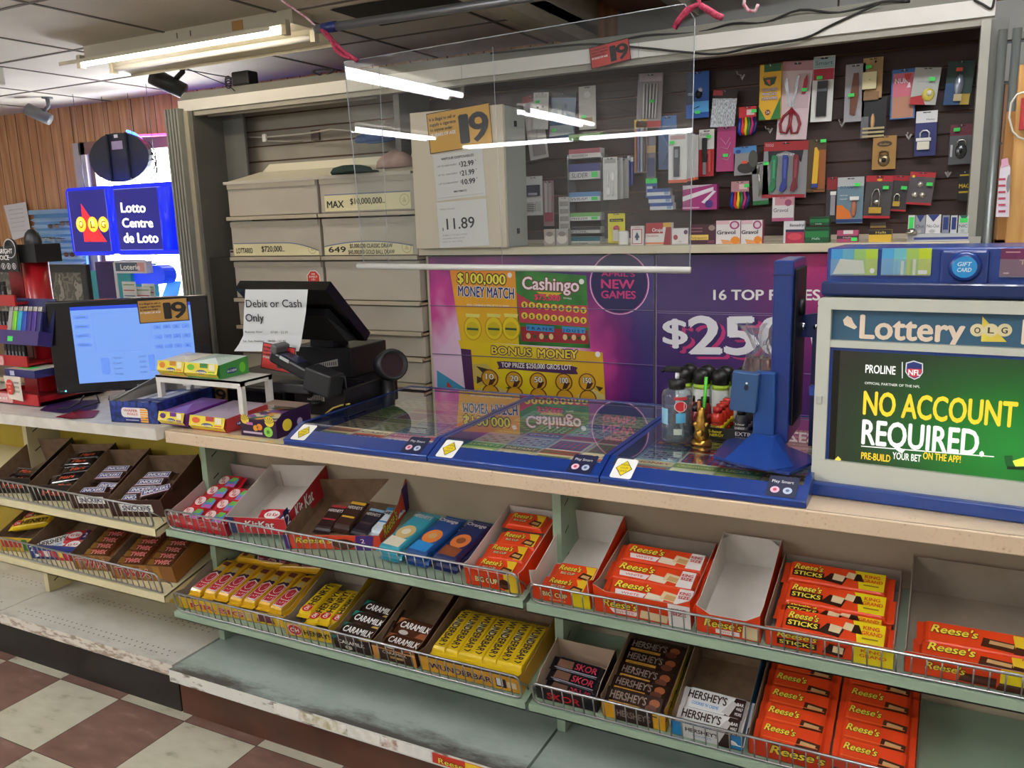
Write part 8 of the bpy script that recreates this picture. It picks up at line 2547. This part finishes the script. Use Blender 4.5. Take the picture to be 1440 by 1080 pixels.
# papers
for k, (us, c, lb) in enumerate((((62, 578), (98, 566), (160, 562), (140, 575)), '2E1F52', 'dark purple') and [(((55, 577), (75, 564), (140, 562), (135, 575), (88, 581)), '2E1F52', 'dark purple'), (((78, 586), (110, 577), (140, 577), (132, 587), (100, 589)), '7E1626', 'dark red')]):
    P3 = [at(u, v, z=.9405 - (.25 - at(u, v, z=.94).x) * .0128 + .0015 + .0006 * k) for u, v in us]
    tag(MB().add(P3, [tuple(range(len(P3)))[::-1]], M(c, .35)).build('leaflet'), lb + ' leaflet lying on the white worktop by the red stand', 'leaflet')
cable_ = lambda pts, lb: tag(MB().tube([at(u, v, z=.935 + h) for u, v, h in pts], .0028, BLACK, 6).build('cable'), lb, 'cable')
cable_([(118, 556, .05), (112, 566, .02), (95, 574, .006), (80, 575, .005)], 'black monitor cable curving over the purple leaflet')
cable_([(136, 556, .05), (140, 566, .02), (118, 572, .008), (100, 579, .006)], 'second black monitor cable behind the first one')
# things at the far left edge
b = MB().box(-1.62, -1.17, .42, .60, .925, 1.0, clear('clear_tub', 'EEF0F0', 1.5, .05, .2), bev=.006)
tag(b.build('storage_tub'), 'clear plastic tub at the left edge behind the red stand', 'tub')
b = MB().box(-1.45, -1.22, .64, .70, .935, 1.14, M('E2E2E4', .4), bev=.004).box(-1.4, -1.28, .638, .64, 1.0, 1.05, M('3A3A3E'))
tag(b.build('carton'), 'white carton with dark print at the left edge below the camouflage display', 'carton')
b = MB().lathe([(.022, 0), (.03, .02), (.03, .1), (.022, .12)], BLACK, 16, T(-1.12, .5, 1.17, 0, D_(80), 0))
b.box(-1.2, -1.0, .45, .56, 1.12, 1.14, M('BFA88A', .6)).box(-1.2, -1.0, .45, .56, .93, .95, M('BFA88A', .6)).box(-1.2, -1.19, .45, .56, .95, 1.12, M('BFA88A', .6)).box(-1.01, -1.0, .45, .56, .95, 1.12, M('BFA88A', .6))
tag(b.build('riser_box'), 'tan riser with a black roll on it behind the red stand', 'riser')

# ---- caps and cloth on the pale drawers
def cap(name, X, col, label, brim=True):
    t = thing(name, label, 'cap', X)
    MB().lathe([(.10, 0), (.105, .015), (.09, .05), (.05, .068), (.0, .072)], M(col, .8), 20, Matrix.Diagonal((1, .8, .55, 1))).build('crown', t)
    if brim:
        MB().lathe([(.0, 0), (.085, .001), (.09, .006), (.08, .008), (.0, .012)], M(col, .8), 18, T(.08, -.05, 0) @ Matrix.Diagonal((1, .9, 1, 1))).build('brim', t)


cap('fabric_cap', T(-.04, 1.50, 1.756), '1E3A32', 'dark green cap lying on top of the pale drawers')
cap('fabric_cap', T(-.03, 1.68, 1.915, D_(14), 0, 0), '3E5A8A', 'blue cap hanging high on the pale slats')
b = MB().lathe([(.09, 0), (.085, .03), (.06, .055), (.02, .075), (.0, .076)], noisy('pink_cloth', 'A88A84', 'C2A49C', 14, .9), 14, T(.16, 1.56, 1.775) @ Matrix.Diagonal((1.1, .7, 1, 1)))
tag(b.build('folded_cloth'), 'crumpled pink cloth on top of the pale drawers by the cream box', 'cloth')
b = MB().tube([at(335, 193, y=1.75), at(372, 193, y=1.74), at(430, 188, y=1.70), at(465, 182, y=1.66), at(495, 184, y=1.64)], .004, M('B8B2A8', .4), 6).tube([at(372, 198, y=1.74), at(400, 199, y=1.76), at(425, 198, y=1.79)], .003, M('B8B2A8', .4), 6)
q = at(372, 194, y=1.735)
b.box(q.x - .012, q.x + .012, 1.728, 1.742, q.z - .02, q.z + .02, WHITE, bev=.004).box(-.50, -.45, 1.785, 1.7985, 1.95, 2.0, M('6A5A54'))
tag(b.build('wire_hanger'), 'thin wire hanger arm with white clip on the pale slats', 'hanger')

# ---- wooden rack at the right edge
PINE = noisy('pine_wood', 'BE8A48', 'D8A862', 9, .55, stretch=(5, 5, .6))
t = thing('wooden_rack', 'pine wood rack at the right edge behind the betting display', 'rack', (2.6, .70, ZT))
I = Matrix.Translation((-2.6, -.70, -ZT))
MB(I).box(2.495, 2.55, .62, .66, ZT, 1.84, PINE).build('front_post', t)
MB(I).add([(2.478, .66, ZT), (2.478, .76, ZT), (2.478, .76, 1.70), (2.478, .66, 1.745), (2.495, .66, ZT), (2.495, .76, ZT), (2.495, .76, 1.70), (2.495, .66, 1.745)],
          [(0, 3, 2, 1), (4, 5, 6, 7), (3, 7, 6, 2), (0, 4, 7, 3), (1, 2, 6, 5), (0, 1, 5, 4)], M('A8793E', .6)).build('side_panel', t)
MB(I).box(2.478, 2.9, .66, .76, 1.44, 1.455, PINE).box(2.55, 2.9, .62, .64, 1.0, 1.78, PINE).build('shelf', t)
b = MB().box(2.503, 2.60, .612, .6195, 1.70, 1.768, M('B01E26', .4))
for k in range(5):
    b.rect(2.512, 1.708 + .012 * k, 2.517, 1.714 + .012 * k, WHITE, FR(0, .6117))
tag(b.build('red_sign'), 'red sign with white lettering on the pine rack', 'sign')
b = MB().poly([(*q2(u, v, .64), 0) for u, v in ((1400, 304), (1420, 306), (1421, 264), (1423, 240), (1419, 232), (1414, 240), (1412, 306), (1425, 300), (1426, 226), (1412, 221), (1407, 232))][:0] or [(*q2(u, v, .605), 0) for u, v in ((1400, 305), (1419, 305), (1421, 236), (1416, 224), (1409, 226), (1406, 240))], M('E0D8DC', .5), FR(0, .605))
for k in range(6):
    p = q2(1404, 252 + 9 * k, .605)
    b.rect(p[0], p[1] - .003, p[0] + .014, p[1] + .002, M('B8405A'), FR(0, .6045))
b.poly([(*q2(u, v, .605), .0008) for u, v in ((1408, 224), (1417, 222), (1419, 232), (1408, 236))][::-1], M('D8A0B8'), FR(0, .605))
b.ell(*q2(1418, 258, .605), .004, .02, M('8A8A86'), FR(0, .605), .001)
tag(b.build('hang_card'), 'white and pink hanging card beside the pine rack', 'card')
b = MB().tube([at(u, v, y=.60) for u, v in ((1442, 129), (1430, 133), (1422, 145), (1419, 165), (1424, 185), (1432, 193), (1440, 196))], .0022, M('E0DCCC', .5), 6)
tag(b.build('white_cord'), 'white looped cord hanging over the pine rack', 'cord')
# red crates on the slats of the high bay
for k in range(3):
    b = MB().box(-.11, .11, -.06, .06, 0, .16, M(('8A2420', '7A2A1E', 'A03028')[k], .6), bev=.004).rect(-.07, .04, .07, .12, M('C8A890'), FR(0, -.0606))
    tag(b.build('stored_box', X=T(1.12 + .25 * k, 2.0, 2.47)), 'red carton stored high above the header, %s of three' % ('left', 'middle', 'right')[k], 'carton', 'red cartons above the header')
b = MB().box(.97, 1.8, 1.9, 2.27, 2.45, 2.469, M('7A4A2E', .6))
tag(b.build('storage_shelf'), 'brown board shelf above the header carrying red cartons', 'shelf')
